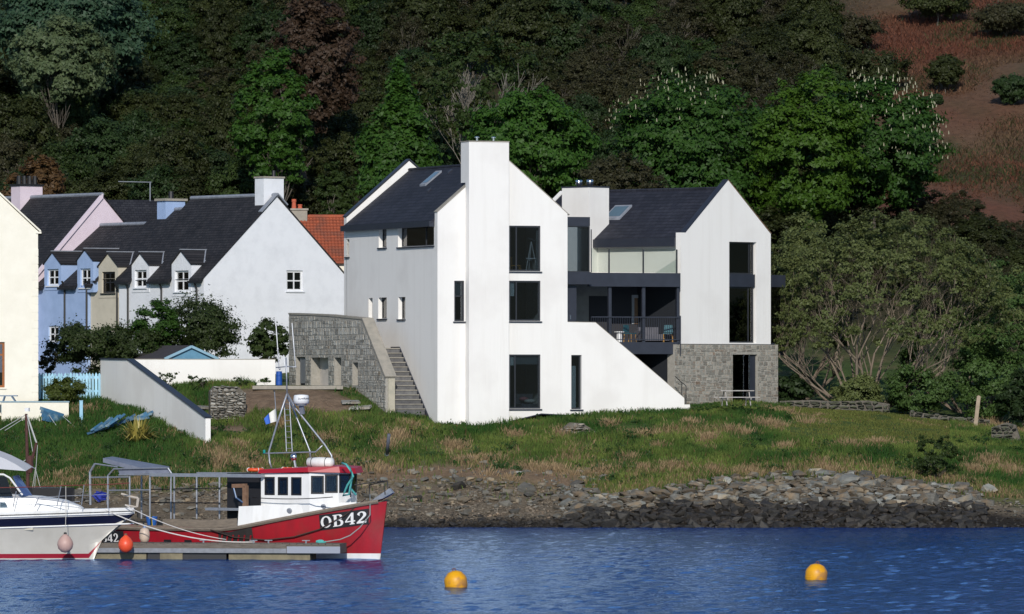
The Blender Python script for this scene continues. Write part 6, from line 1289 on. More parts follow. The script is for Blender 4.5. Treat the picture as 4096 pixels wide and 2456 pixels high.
def rock_at(px, py, s, meshes, label, group=None, name='rock', rot=None, squash=None):
    g = ground(px, py); o = bpy.data.objects.new(name, rr.choice(meshes)); o.location = g + Vector((0, 0, s * .10)); o.scale = squash or (s * rr.uniform(.85, 1.25), s * rr.uniform(.8, 1.1), s * rr.uniform(.7, 1.1))
    o.rotation_euler = rot or (rr.uniform(-.35, .2), rr.uniform(-.3, .3), rr.uniform(0, 6.3)); return put(o, None, label, 'rock', group)
for px, py, s, ms, lab in ((2115, 1965, 1.15, RK, 'broad blue-grey boulder on the shingle below the house'), (1830, 1955, 1.0, RKW, 'dark angular boulder in the bank left of the blue-grey boulder'), (1665, 2005, .75, RKW, 'black boulder on the shingle right of the red bow'),
    (2310, 1940, .9, RK, 'brown-grey boulder with pale stones on top at the foot of the bank'), (3960, 1970, 1.25, RKP, 'large rounded pale boulder at the right end of the rubble'), (3380, 1930, 1.35, RKP, 'biggest pale slab in the middle of the rubble bank'),
    (3290, 1905, .95, RKP, 'long tilted grey slab near the top of the rubble bank'), (3720, 2005, 1.25, RK, 'long flat grey rock above the weed line at the right'), (3560, 2000, .9, RKP, 'white-streaked rock above the weed line'), (3865, 1975, .42, RKP, 'small cream boulder beside the large rounded boulder')):
    rock_at(px, py, s, ms, lab)
LABR = 'loose grey-green stone in the rubble bank along the shore'; LABW = 'dark weed-covered stone at the waterline'; LABP = 'stone lying on the shingle or in the foot of the grassy bank'
small_v, small_f = [], []; nbig = 0
def stuff_rock(g, s, ms, sink=.1):
    me = rr.choice(ms); M = Matrix.Translation(g + Vector((0, 0, s * sink))) @ Matrix.Rotation(rr.uniform(0, 6.3), 4, 'Z') @ Matrix.Rotation(rr.uniform(-.5, .5), 4, 'X') @ Matrix.Diagonal((s, s * .9, s * rr.uniform(.6, 1), 1)); return me, M
class Bag:
    def __init__(s): s.v = []; s.f = []
    def add(s, me, M):
        b = len(s.v); s.v += [tuple(M @ v.co) for v in me.vertices]; s.f += [tuple(i + b for i in p.vertices) for p in me.polygons]
    def build(s, name, m, label):
        me = bpy.data.meshes.new(name); me.from_pydata(s.v, [], s.f); me.materials.append(m); return put(bpy.data.objects.new(name, me), None, label=label, cat=None, kind='stuff')
bagR, bagP, bagW, bagG = Bag(), Bag(), Bag(), Bag()
cand = []
for k in range(9500):
    px = rr.uniform(-60, 4180); Y = rr.uniform(289.6, 300.5); x = (px - 2048) * Y / F; cand.append((px, x, Y))
cx_ = np.array([c[1] for c in cand]); cy_ = np.array([c[2] for c in cand]); cz_ = hmap(cx_, cy_); rt_c = rock_top(cx_, cy_)
big = []
for (px, x, Y), z, rt0 in zip(cand, cz_, rt_c):
    if z < -.16 or z > rt0 + .05: continue
    rip = 2250 < px < 3950; s0 = rr.uniform(0, 1)
    if rip: s = .22 + .60 * s0 ** 2.6; keep = 1.0
    elif px < 2250: s = .14 + .50 * s0 ** 3; keep = .75 if z > .95 else .18
    else: s = .12 + .3 * s0 ** 3; keep = .6
    if rr.random() > keep: continue
    big.append((s, px, x, Y, z, rip))
big.sort(key=lambda b: -b[0]); cnt = 0
for i, (s, px, x, Y, z, rip) in enumerate(big):
    wetrock = z < float(np.interp(px, [1400, 2250, 2650, 3850, 4100], [.36, .42, .92, .92, .5])) + rr.uniform(-.2, .15); g = Vector((x, Y, z))
    ms = RKW if wetrock else (RKP if rr.random() < .26 and rip else RK)
    if i < 290:
        o = bpy.data.objects.new('rock', rr.choice(ms)); o.location = g + Vector((0, 0, s * .12)); o.scale = (s * rr.uniform(1, 1.35), s * rr.uniform(.8, 1.1), s * rr.uniform(.7, 1.1)); o.rotation_euler = (rr.uniform(-.6, .25), rr.uniform(-.35, .35), rr.uniform(-.9, .9))
        wh = 'right of the red bow' if px < 1900 else 'below the tall gable' if px < 2350 else 'below the sloping screen wall' if px < 2800 else 'below the right gable' if px < 3250 else 'below the domed sallow' if px < 3650 else 'near the broom bush'
        lb = ('dark weedy stone at the waterline ' if wetrock else 'grey-green stone of the rubble bank ' if rip else 'stone on the shingle or bank foot ') + wh
        put(o, None, lb, 'rock', lb.replace('stone', 'stones', 1))
    else: (bagW if ms is RKW else bagP if ms is RKP else bagR).add(*stuff_rock(g, s, ms))
for k in range(260):                                              # stones bedded in the foot of the bank
    px = rr.uniform(1380, 2420); Y = rr.uniform(297.2, 301.8); x = (px - 2048) * Y / F; z = hz(x, Y); s = .15 + .45 * rr.random() ** 3
    if rr.random() < 1.25 - (z - 1.7) * .8: (bagR if rr.random() < .75 else bagP).add(*stuff_rock(Vector((x, Y, z)), s, RK, .02))
for k in range(15000):                                            # shingle
    px = rr.uniform(800, 2700) if rr.random() < .8 else rr.uniform(-50, 4150); Y = rr.uniform(290.3, 298.5); x = (px - 2048) * Y / F; bagG.v and None
    cand.append((px, x, Y))
cx_ = np.array([c[1] for c in cand[9500:]]); cy_ = np.array([c[2] for c in cand[9500:]]); cz_ = hmap(cx_, cy_); rt_c = rock_top(cx_, cy_)
for x, Y, z, r0 in zip(cx_, cy_, cz_, rt_c):
    if z < .0 or z > r0: continue
    s = rr.uniform(.06, .17) * (1.8 if rr.random() < .12 else 1); (bagW if z < float(wetlev(x, Y)) + rr.uniform(-.2, .12) else bagG).add(*stuff_rock(Vector((x, Y, z)), s, RKS))
m_shing = mat('shingle_stone', (.12, .098, .072), (.24, .205, .16), rough=.9, scale=1.5, isl=.5, c3=(.22, .16, .11), s3=1.0)
m_rock_i = mat('rubble_small', (.080, .074, .062), (.15, .142, .12), rough=.9, scale=1.5, isl=.45, bump=.4, c3=(.20, .155, .10), s3=1.0); m_rockp_i = mat('rubble_small_pale', (.15, .155, .142), (.24, .245, .225), rough=.9, scale=1.5, isl=.35, bump=.4); m_rockw_i = mat('weedy_small', (.012, .011, .010), (.034, .027, .02), rough=.7, scale=2, isl=.5)
bagR.build('rubble', m_rock_i, 'smaller grey stones filling the rubble bank'); bagP.build('rubble', m_rockp_i, 'smaller pale stones among the rubble bank'); bagW.build('weedy_stones', m_rockw_i, 'small dark weed-covered stones along the water'); bagG.build('shingle', m_shing, 'brown shingle of the little beach')
def leaf_cloud(name, clumps, n, size, m, seed, flat=.0, aspect=.55, fuzz=.8):
    """clumps (k,4): centre and radius; leaves scattered on each clump as small bent quads"""
    g = np.random.default_rng(seed); C = np.array(clumps); w = C[:, 3] ** 2; ci = g.choice(len(C), n, p=w / w.sum()); d = g.normal(size=(n, 3)); d /= np.linalg.norm(d, axis=1)[:, None]; d[:, 2] = np.where(d[:, 2] < -.3, d[:, 2] * .5, d[:, 2])
    r = C[ci, 3] * np.clip(np.abs(g.normal(0, fuzz, n)), .1, 2.1); p = C[ci, :3] + d * r[:, None] * np.array([1, 1, .8])
    cd_ = p - p.mean(0); cd_ /= np.linalg.norm(cd_, axis=1)[:, None] + 1e-6
    nrm = d * .45 + cd_ * .6 + g.normal(0, .45, (n, 3)) + np.array([0, -.1, .25]); nrm /= np.linalg.norm(nrm, axis=1)[:, None]
    t1 = np.cross(nrm, g.normal(size=(n, 3))); t1 /= np.linalg.norm(t1, axis=1)[:, None] + 1e-9; t2 = np.cross(nrm, t1); s = size * g.uniform(.6, 1.4, n)[:, None]
    q = np.stack([p - t1 * s * 1.1 - t2 * s * aspect, p + t1 * s * 1.1 - t2 * s * aspect * .4, p + t2 * s * aspect * 1.9], 1).reshape(-1, 3)
    return fast_mesh(name, q, tris=np.arange(3 * n).reshape(-1, 3), mat=m)
def leafmat(name, c1, c2, rnd=.22, isl=.13, tr=.40): return mat(name, c1, c2, rough=.55, scale=.5, rnd=rnd, isl=isl, trans=tr, spec=.3, contrast=(.3, .7))
# ================================================================ grass
def blades(n, xr, yr, keepf, hf, colf, width, seed, lean=.35):
    g = np.random.default_rng(seed); px = g.uniform(*xr, n); Y = g.uniform(*yr, n); X = (px - 2048) * Y / F; Z = hmap(X, Y); k = g.random(n) < keepf(px, X, Y, Z); X, Y, Z, px = X[k], Y[k], Z[k], px[k]
    h = hf(px, X, Y, Z) * g.uniform(.55, 1.25, len(X)); c = colf(px, X, Y, Z, g); a = g.uniform(0, 2 * np.pi, len(X)); w = width * g.uniform(.6, 1.4, len(X))
    lx, ly = g.normal(0, lean, len(X)) * h, g.normal(0, lean, len(X)) * h - .12 * h
    b0 = np.stack([X - np.cos(a) * w, Y - np.sin(a) * w, Z - .03], -1); b1 = np.stack([X + np.cos(a) * w, Y + np.sin(a) * w, Z - .03], -1); tip = np.stack([X + lx, Y + ly, Z + h], -1)
    mid0 = np.stack([X + lx * .35 - np.cos(a) * w * .8, Y + ly * .35 - np.sin(a) * w * .8, Z + h * .58], -1); mid1 = np.stack([X + lx * .35 + np.cos(a) * w * .8, Y + ly * .35 + np.sin(a) * w * .8, Z + h * .58], -1)
    m = len(X); co = np.stack([b0, b1, mid1, mid0, tip], 1).reshape(-1, 3); i = np.arange(m)[:, None] * 5
    tri = np.concatenate([i + np.array([[0, 1, 2]]), i + np.array([[0, 2, 3]]), i + np.array([[3, 2, 4]])], 0)
    return co, tri, np.repeat(c, 5, 0)
hm0 = lambda X, Y: (X - HF.loc.x, Y - HF.loc.y)
def off_buildings(X, Y, px):
    """no grass inside walls or on the terrace and stair"""
    dx, dy = X - HF.loc.x, Y - HF.loc.y; c, s = math.cos(HF.rz), math.sin(HF.rz); lx, ly = dx * c + dy * s, -dx * s + dy * c
    ins = ((lx > -.1) & (lx < 13.3) & (ly > -.05)) | ((lx > -2.1) & (lx <= 0) & (ly > sy0 - .1)) | ((lx > cx0) & (lx < cx1) & (ly > cf)); 
    dx, dy = X - RF.loc.x, Y - RF.loc.y; c, s = math.cos(RF.rz), math.sin(RF.rz); lx, ly = dx * c + dy * s, -dx * s + dy * c; ins |= (lx > -.6) & (lx < RW + .5) & (ly > -.25)
    dx, dy = X - EF.loc.x, Y - EF.loc.y; ins |= (dx > 0) & (dx < 4.4) & (dy > 0) & (px < 1560)
    ins |= (px < 160) & (Y > 308.6); ins |= (px < 280) & (Y > 308.8) & (Y < 310.6)
    return ~ins
def gkeep(px, X, Y, Z):
    er_ = np.zeros_like(X)
    for a, b, r in ((1010, 1590, 1.3), (1120, 1600, 1.3), (1230, 1590, 1.4), (1330, 1610, 1.0), (920, 1660, .9), (900, 1720, .8)):
        g = EB.setdefault((a, b), ground(a, b)); er_ = np.maximum(er_, np.exp(-((X - g.x) ** 2 + (Y - g.y) ** 2) / (r * r) * .8))
    rt0 = rock_top(X, Y); left_ = np.clip((px - 1330) / 120, 0, 1) * np.clip((2420 - px) / 150, 0, 1); k = np.where(left_ > .5, np.clip((Z - rt0 - .15 - .5 * vnoise(X, Y, 1.1, 15)) / .5, 0.04, 1), np.clip((Z - rt0 + .25) / .4, 0, 1)) * off_buildings(X, Y, px) * (er_ < .30); return k * np.where(fbm(X, Y, 1.3, 91) < .33, .6, 1.0)
EB = {}
def gh(px, X, Y, Z): 
    lw = lawn(X, Y); return (.07 + .34 * fbm(X, Y, 1.5, 71) ** 1.4 * 1.2) * (1 - lw * .55) * np.where((px > 2500) & (Y > 304), .75, 1)
def gcol(px, X, Y, Z, g):
    n = len(X); nz_ = np.clip((fbm(X, Y, 1.9, 81) - .3) * 2.4, 0, 1)[:, None]; c = np.array([.032, .090, .016]) * (1 - nz_) + np.array([.150, .200, .045]) * nz_
    lw = lawn(X, Y)[:, None]; c = c * (1 - lw * .7) + np.array([.150, .155, .040]) * lw * .7
    lush = np.clip((900 - px) / 300, 0, 1)[:, None]; c = c * (1 - lush) + (np.array([.030, .085, .016]) * (1 - nz_) + np.array([.060, .125, .024]) * nz_) * lush
    d = dryness(X, Y, Z) * (1 - .75 * lush[:, 0] * (Z > 2.0)); dry = g.random(n) < d * .95; c[dry] = np.array([.34, .245, .135]) * g.uniform(.55, 1.15, (dry.sum(), 1)); 
    rd = g.random(n) < .04; c[rd] = np.array([.16, .10, .05]); return c
m_grass = mat_vcol('grass_blades', .85, .16, trans=.3)
co, tri, cc = blades(255000, (-80, 4180), (295.5, 318), gkeep, gh, gcol, .016, 3)
put(bpy.data.objects.new('grass', fast_mesh('grass', co, tris=tri, mat=m_grass, colors=cc)), None, label='rough green and straw-coloured grass covering the bank', kind='stuff')
# straw tussocks: denser dry clumps
tc_, tt_, tco = [], [], []; base = 0; g = np.random.default_rng(8)
for (gp, r), (px, py, _) in zip(DRYW, DRY):
    for k in range(int(1 + r * 2)):
        cx0_, cy0_ = gp.x + g.normal(0, r * .45), gp.y + g.normal(0, r * .45); n = 55; a = g.uniform(0, 6.28, n); rad = np.abs(g.normal(0, .34, n)); X = cx0_ + np.cos(a) * rad; Y = cy0_ + np.sin(a) * rad
        if not off_buildings(np.array([cx0_]), np.array([cy0_]), np.array([2048 + cx0_ * F / cy0_]))[0]: continue
        Z = hmap(X, Y); h = g.uniform(.12, .36, n); w = .016; co_ = np.stack([np.stack([X - w, Y, Z - .02], -1), np.stack([X + w, Y, Z - .02], -1), np.stack([X + np.cos(a) * h * .45, Y + np.sin(a) * h * .45 - .05, Z + h * .95], -1), np.stack([X + np.cos(a) * h * .45 + .012, Y + np.sin(a) * h * .45 - .05, Z + h * .93], -1)], 1).reshape(-1, 3)
        i = base + np.arange(n)[:, None] * 4; tt_ += [i + np.array([[0, 1, 2]]), i + np.array([[1, 3, 2]])]; tc_.append(co_); base += n * 4; tco.append(np.repeat(np.array([.36, .26, .15]) * g.uniform(.55, 1.15, (n, 1)), 4, 0))
put(bpy.data.objects.new('dry_grass', fast_mesh('dry_grass', np.concatenate(tc_), tris=np.concatenate(tt_), mat=m_grass, colors=np.concatenate(tco))), None, label='straw-coloured tussocks of last year’s grass on the bank', kind='stuff')
# dark leafy weeds scattered through the grass
wg = random.Random(31); wcl = []
while len(wcl) < 420:
    px, Y = wg.uniform(-50, 4150), wg.uniform(297, 312); x = (px - 2048) * Y / F
    if not off_buildings(np.array([x]), np.array([Y]), np.array([px]))[0] or (3160 < px < 3800 and Y > 305) or (900 < px < 1400 and Y > 305.5): continue
    z = hz(x, Y)
    if z < float(rock_top(np.array([x]), np.array([Y]))[0]) + .25 or float(fbm(np.array([x]), np.array([Y]), 3.2, 55)[0]) < .46: continue
    wcl.append((x, Y, z + .08, wg.uniform(.12, .34)))
put(bpy.data.objects.new('weeds', leaf_cloud('weeds', wcl, 26000, .05, leafmat('leaf_weed', (.026, .070, .018), (.045, .095, .024)), 77)), None, label='dark green nettles and docks growing through the rough grass', kind='stuff')
# bracken litter on the red-brown hillside
def bkeep(px, X, Y, Z): return np.clip((px - 3250) / 300, 0, 1) * np.clip((Y - 366) / 8, 0, 1)
def bcol(px, X, Y, Z, g):
    t_ = np.clip((fbm(X, Y, 14, 61) - .38) * 3, 0, 1)[:, None]; c = np.array([.145, .056, .033]) * (1 - t_) + np.array([.14, .092, .052]) * t_; gr = g.random(len(X)) < np.clip((fbm(X, Y, 6, 66) - .52) * 3, 0, .8); c[gr] = np.array([.05, .062, .022]); return c * g.uniform(.6, 1.3, (len(X), 1))
co, tri, cc = blades(60000, (3200, 4200), (362, 480), bkeep, lambda px, X, Y, Z: .24 + 0 * X, bcol, .028, 4, .9)
put(bpy.data.objects.new('bracken', fast_mesh('bracken', co, tris=tri, mat=m_grass, colors=cc)), None, label='dead red-brown bracken covering the open hillside', kind='stuff')
# ================================================================ trees
def clump_set(rx, rz, cz, k, rmin, rmax, seed, shape='dome', low=.15):
    """clump centres on the outer shell of a crown (and some inside)"""
    r = random.Random(seed); o = []; ph_ = [r.uniform(0, 6.28) for _ in range(3)]
    while len(o) < k:
        x, y, z = (r.uniform(-1, 1) for _ in range(3)); q = x * x + y * y + z * z
        if q > 1 or q < (.30 if r.random() < .85 else .0): continue
        if z < -low - .55 * r.random(): continue
        f = 1.0
        if shape == 'cone': f = max(.1, 1 - (z + 1) / 2.15)
        if shape == 'flat': z = z * .6 + .25
        th_ = math.atan2(y, x); f *= 1 + .13 * math.sin(3 * th_ + ph_[0] + 2 * z) + .10 * math.sin(5 * th_ + ph_[1] - 3 * z)
        o.append((x * rx * f, y * rx * f, cz + z * rz * (1 + .10 * math.sin(4 * th_ + ph_[2])), r.uniform(rmin, rmax) * (min(f, 1) * .5 + .5)))
    return o
def limbs(seed, h, spread, levels=4, r0=.22, kids=3, up=.75, lean=0.0, trunk=.3, wob=.12, n=5, tips=None, rmin=.012):
    """tapered trunk that forks into limbs"""
    r = random.Random(seed); mb = MB()
    def grow(p, d, l, rad, lev):
        pts_, rs_ = [p], [rad]; q = p.copy(); dd = d.copy(); st = 4
        for i in range(st):
            dd = (dd + Vector((r.uniform(-wob, wob), r.uniform(-wob, wob), r.uniform(-wob * .5, wob * .7)))).normalized(); q = q + dd * (l / st); pts_.append(q.copy()); rs_.append(max(rmin, rad * (1 - .42 * (i + 1) / st)))
        mb.tube(pts_, rs_, n if lev > 2 else 4, False)
        if lev <= 1:
            if tips is not None: tips.append(q.copy())
            return
        for k in range(kids + (1 if r.random() < .4 else 0)):
            a = r.uniform(0, 6.283); t_ = r.uniform(.45, 1.0); o_ = pts_[min(st, max(1, round(t_ * st)))]
            nd = (dd * up + Vector((math.cos(a), math.sin(a), r.uniform(-.1, .35))) * spread).normalized(); grow(o_, nd, l * r.uniform(.55, .85), rs_[-1] * r.uniform(.6, .85), lev - 1)
    grow(Vector((0, 0, -.3)), Vector((lean, 0, 1)).normalized(), h * trunk, r0, levels); return mb
m_bark = mat('grey_bark', (.09, .078, .062), (.14, .122, .10), rough=.95, scale=3, stretch=(1, 1, .3), bump=.5, rnd=.3); m_barkp = mat('pale_bark', (.16, .145, .12), (.24, .22, .19), rough=.9, scale=3, bump=.4)
L_olive = leafmat('leaf_dark_olive', (.030, .039, .010), (.047, .060, .016)); L_deep = leafmat('leaf_deep_green', (.022, .044, .013), (.035, .063, .018)); L_brown = leafmat('leaf_budding_brown', (.048, .043, .020), (.043, .047, .017))
L_mid = leafmat('leaf_mid_green', (.034, .060, .013), (.050, .084, .019)); L_bright = leafmat('leaf_fresh_green', (.032, .088, .011), (.052, .122, .016), .1); L_yellow = leafmat('leaf_yellow_green', (.044, .100, .009), (.062, .126, .013), .1)
L_chest = leafmat('leaf_chestnut', (.026, .072, .010), (.042, .100, .015), .1); L_copper = leafmat('leaf_copper', (.052, .032, .020), (.068, .043, .026), .1); L_blue = leafmat('leaf_blue_green', (.038, .080, .044), (.058, .112, .060), .15); L_will = leafmat('leaf_grey_willow', (.085, .125, .058), (.120, .160, .072), .1)
L_rust = leafmat('leaf_rusty_conifer', (.090, .050, .020), (.115, .066, .026), .1); L_sal = leafmat('leaf_sallow', (.105, .132, .042), (.140, .168, .056), .1, .25); L_hedge = leafmat('leaf_hedge', (.032, .052, .014), (.052, .080, .021), .15); L_lime = leafmat('leaf_lime', (.085, .17, .015), (.11, .20, .022), .1)
def tree_meshes(key, m_leaf, rx, rz, h, k, n, size, seed, shape='dome', m_b=None, rmin=.22, rmax=.42, sparse=False, low=.15, trunk=.33, levels=4, spread=.55):
    tips = []; mb = limbs(seed, h, spread, levels, r0=.05 * h ** .8 * .55, trunk=trunk, tips=tips, up=1.0)
    cz = h - rz; cl = clump_set(rx, rz, cz, k, rx * rmin, rx * rmax, seed, shape, low)
    return (leaf_cloud(key + '_crown', cl, n, size, m_leaf, seed), mb.mesh(key + '_trunk', False, m_b or m_bark))
PROTO = {}
def proto(key, *a, **kw):
    if key not in PROTO: PROTO[key] = tree_meshes(key, *a, **kw)
    return PROTO[key]
def tree(pk, loc, scale, label, cat='tree', group=None, name='tree', rz=None, sz=None):
    c, t_ = PROTO[pk]; o = thing(name, label, cat, loc, rr.uniform(0, 6.28) if rz is None else rz, group); o.scale = (scale, scale, sz or scale)
    put(bpy.data.objects.new('crown', c), o); put(bpy.data.objects.new('trunk', t_), o); return o
# generic woodland kinds (unit: metres, about 6 m tall, 5 m wide)
for i in range(3):
    proto('olive%d' % i, L_olive, 2.5, 2.6, 6.2, 240, 50000, .078, 100 + i, rmin=.07, rmax=.18, low=1.0); i < 2 and proto('deep%d' % i, L_deep, 2.5, 2.5, 6.0, 230, 48000, .08, 110 + i, rmin=.07, rmax=.18, low=1.0); i < 2 and proto('mid%d' % i, L_mid, 2.4, 2.4, 5.8, 230, 48000, .078, 120 + i, rmin=.07, rmax=.18, low=1.0)
    proto('brown%d' % i, L_brown, 2.4, 2.7, 6.0, 260, 34000, .062, 130 + i, rmin=.06, rmax=.16, levels=5, low=1.0)
rw = random.Random(19)
nt_ = 0
for row, py in enumerate(range(-60, 1330, 105)):
    for px in range(-150, 4300, 165):
        qx = px + rw.uniform(-70, 70) + (row % 2) * 80; qy = py + rw.uniform(-35, 35)
        if qx > 3330 + qy * .35 and qy < 770: continue     # open bracken slope
        if qy > 900 and qx < 1400: continue
        if qy > 1000 and 1300 < qx < 3000: continue
        if qy > 1180: continue
        if 1760 < qx < 2110 and 230 < qy < 470: continue
        if qx > 3350 and qy < 860: continue
        g = ground(qx, qy + 150)
        if g.y < 343: 
            g = Vector(((qx - 2048) * 346 / F, 346 + rw.uniform(0, 4), 0)); g.z = hz(g.x, g.y)
        u = vnoise(np.array([g.x]), np.array([g.y]), 14, 3)[0]; v = rw.random()
        k = 'brown' if v < .22 + .35 * (qx > 2300) else ('olive' if v < .66 else ('deep' if v < .86 else 'mid'))
        if qx > 3000 and qy > 600: k = 'brown' if v < .55 else 'olive'
        reg = ('high up at the left, around the pale willow' if qy < 450 else 'above the painted cottages') if qx < 950 else (('around the copper tree' if qy < 500 else 'behind the white house roof') if qx < 1700 else (('at the top centre of the wood' if qy < 350 else 'around the sparse tree with pale branches') if qx < 2350 else (('at the upper edge of the wood above the chestnuts' if qy < 420 else 'behind the chestnuts') if qx < 3050 else ('behind the sallow thicket' if qy > 600 else 'beside the bracken slope'))))
        lb = {'olive': 'dark olive bushy tree ', 'deep': 'deep green bushy tree ', 'mid': 'mid green leafy tree ', 'brown': 'brownish tree still in bud '}[k] + reg
        tree(k + str(rw.randrange(3 if k in ('olive', 'brown') else 2)), g + Vector((0, 0, -.2)), rw.uniform(.62, 1.05) * (.75 if qx > 3350 else 1), lb, group=lb.replace('tree', 'trees').replace('still ', ''), sz=rw.uniform(.6, 1.05) * (.7 if qx > 3350 else 1)); nt_ += 1
for k, (x, y) in enumerate(((33, 312), (37, 318), (42, 309), (47, 316), (54, 311), (36, 326))):   # the wood goes on past the right edge
    tree('deep%d' % (k % 2), (x, y, hz(x, y) - .2), 1.1, 'deep green tree beyond the right edge of the photo', group='trees beyond the right edge')
# trees one can tell apart
def special(key, px0, px1, pt, pb, Y, label, m_leaf, n, size, seed, shape='dome', k=260, rmin=.07, rmax=.17, m_b=None, low=.3, ratio=None, cat='tree', levels=4):
    if Y is None: Y = ground((px0 + px1) / 2, pb).y
    x0, x1 = P(px0, pt, Y), P(px1, pt, Y); rx = (x1.x - x0.x) / 2; cx = (x0.x + x1.x) / 2; gz_ = hz(cx, Y); top = P(0, pt, Y).z; bot = max(P(0, pb, Y).z, gz_ + .3); rz = (top - bot) / 2; h = top - gz_
    PROTO[key] = tree_meshes(key, m_leaf, rx, rz * .92, h, k, n, size, seed, shape, m_b, rmin, rmax, low=low, trunk=.34, levels=levels, spread=.6 * min(1.2, rx / max(h - rz, .1)))
    return tree(key, (cx, Y, gz_), 1.0, label, rz=0, name=key, cat=cat), rx, rz, h
t_, rx_, rz_, h_ = special('chestnut_tree', 2390, 3160, 345, 1100, 362, 'large dark green chestnut tree with cream blossom behind the white house', L_chest, 88000, .11, 1, k=420, low=1.0, rmin=.06, rmax=.14)
def candles(root, rx, rz, h, n, seed, side):
    g = random.Random(seed); mb = MB()
    while n > 0:
        a, e = g.uniform(0, 6.28), math.asin(g.uniform(-.2, .99)); x, y, z = math.cos(a) * math.cos(e), math.sin(a) * math.cos(e), math.sin(e)
        if y > .2 or not side(x, z): continue
        k_ = g.uniform(.95, 1.12); p = Vector((x * rx * k_, y * rx * k_, h - rz * .92 + z * rz * k_)); p += Vector((0, -.05, 0)); q_ = g.uniform(.45, 1.0); mb.tube([p, p + Vector((0, 0, .06 * q_)), p + Vector((.03 * g.uniform(-1, 1), 0, .22 * q_))], [.026 * q_, .034 * q_, .01], 4); n -= 1
    mb.build('blossom', mat('cream_blossom', (.40, .38, .26), rough=.8), root, kind='stuff')
candles(t_, rx_, rz_, h_, 100, 3, lambda x, z: z > .45 and x < .3)
t_, rx_, rz_, h_ = special('chestnut_tree', 3200, 3770, 325, 880, 366, 'chestnut tree with rows of cream blossom on the edge of the bracken slope', L_chest, 68000, .10, 2, k=320, low=1.0, rmin=.06, rmax=.15)
candles(t_, rx_, rz_, h_, 150, 4, lambda x, z: x > -.35)
special('maple_tree', 3010, 3440, 285, 1000, 359, 'yellow-green maple between the two chestnuts', L_yellow, 62000, .095, 3, k=320, low=.9)
special('sycamore_tree', 1860, 2385, 352, 950, 356, 'fresh green rounded sycamore behind the tall white chimney', L_bright, 66000, .10, 4, k=320, low=.9)
special('sycamore_tree', 1350, 1850, 255, 950, 357, 'fresh green conical sycamore above the slate roof of the white house', L_bright, 64000, .105, 5, shape='cone', k=420, low=1.0, rmin=.08, rmax=.18)
special('sycamore_tree', 950, 1265, 205, 800, 368, 'light green upswept tree beside the copper tree', L_bright, 38000, .095, 6, k=260, low=.8)
special('copper_tree', 1085, 1440, -30, 560, 378, 'tall dark copper-brown tree', L_copper, 60000, .10, 7, k=280, low=.9, shape='dome')
special('willow_tree', 45, 425, 75, 450, 392, 'pale grey-green willow high in the wood on the left', L_will, 48000, .10, 8, k=240, low=.8)
special('spruce_tree', -40, 610, -90, 380, 400, 'big blue-green tree at the top left corner', L_blue, 52000, .125, 9, k=300, low=.8)
special('cypress_tree', 35, 275, 632, 960, 366, 'rusty brown cypress behind the pink chimney', L_rust, 24000, .10, 10, k=200, low=.9, shape='dome')
special('young_tree', 1270, 1420, 655, 960, 364, 'small yellow-olive tree left of the white roof', L_mid, 16000, .09, 11, k=160, low=.9)
special('bush', 2320, 2650, 625, 900, 345, 'brownish rounded bush behind the second chimney', L_brown, 28000, .07, 12, k=220, low=.9, cat='bush', levels=5)
special('bare_tree', 1650, 2160, 110, 620, 376, 'sparse olive tree with pale branches showing, centre of the wood', L_mid, 12000, .09, 13, k=120, rmin=.07, rmax=.15, m_b=m_barkp, levels=6, low=.6)
for px0, px1, pt, pb, Y, lab, lm, s in ((3300, 3630, 205, 375, 405, 'wide dark bush on the bracken slope above the chestnut', L_olive, 31), (3715, 3850, 225, 370, 402, 'round grey-green bush on the bracken slope', L_olive, 32), (3714, 3772, 380, 436, 392, 'tiny dark round bush on the bracken slope', L_deep, 33),
    (3975, 4130, 300, 435, 395, 'dark rounded bush at the right edge of the bracken slope', L_deep, 34), (3610, 3890, -70, 95, 432, 'dark spreading thorn tree with two pale stems at the top right', L_olive, 35), (3250, 3520, 70, 215, 425, 'grey-brown thicket bush at the top of the bracken slope', L_brown, 36), (2950, 3250, 60, 300, 412, 'grey leafless thicket left of the bracken slope', L_brown, 37), (3900, 4150, 20, 150, 428, 'brownish bush high at the right edge', L_brown, 38)):
    special('hill_bush', px0, px1, pt, pb, None, lab, lm, 22000, .07, s, k=170, low=1.0 if s != 35 else .5, rmin=.09, rmax=.2, cat='bush', m_b=m_barkp if s == 35 else None)
th = P(3750, 112, 432); gz_ = hz(th.x, 432); 
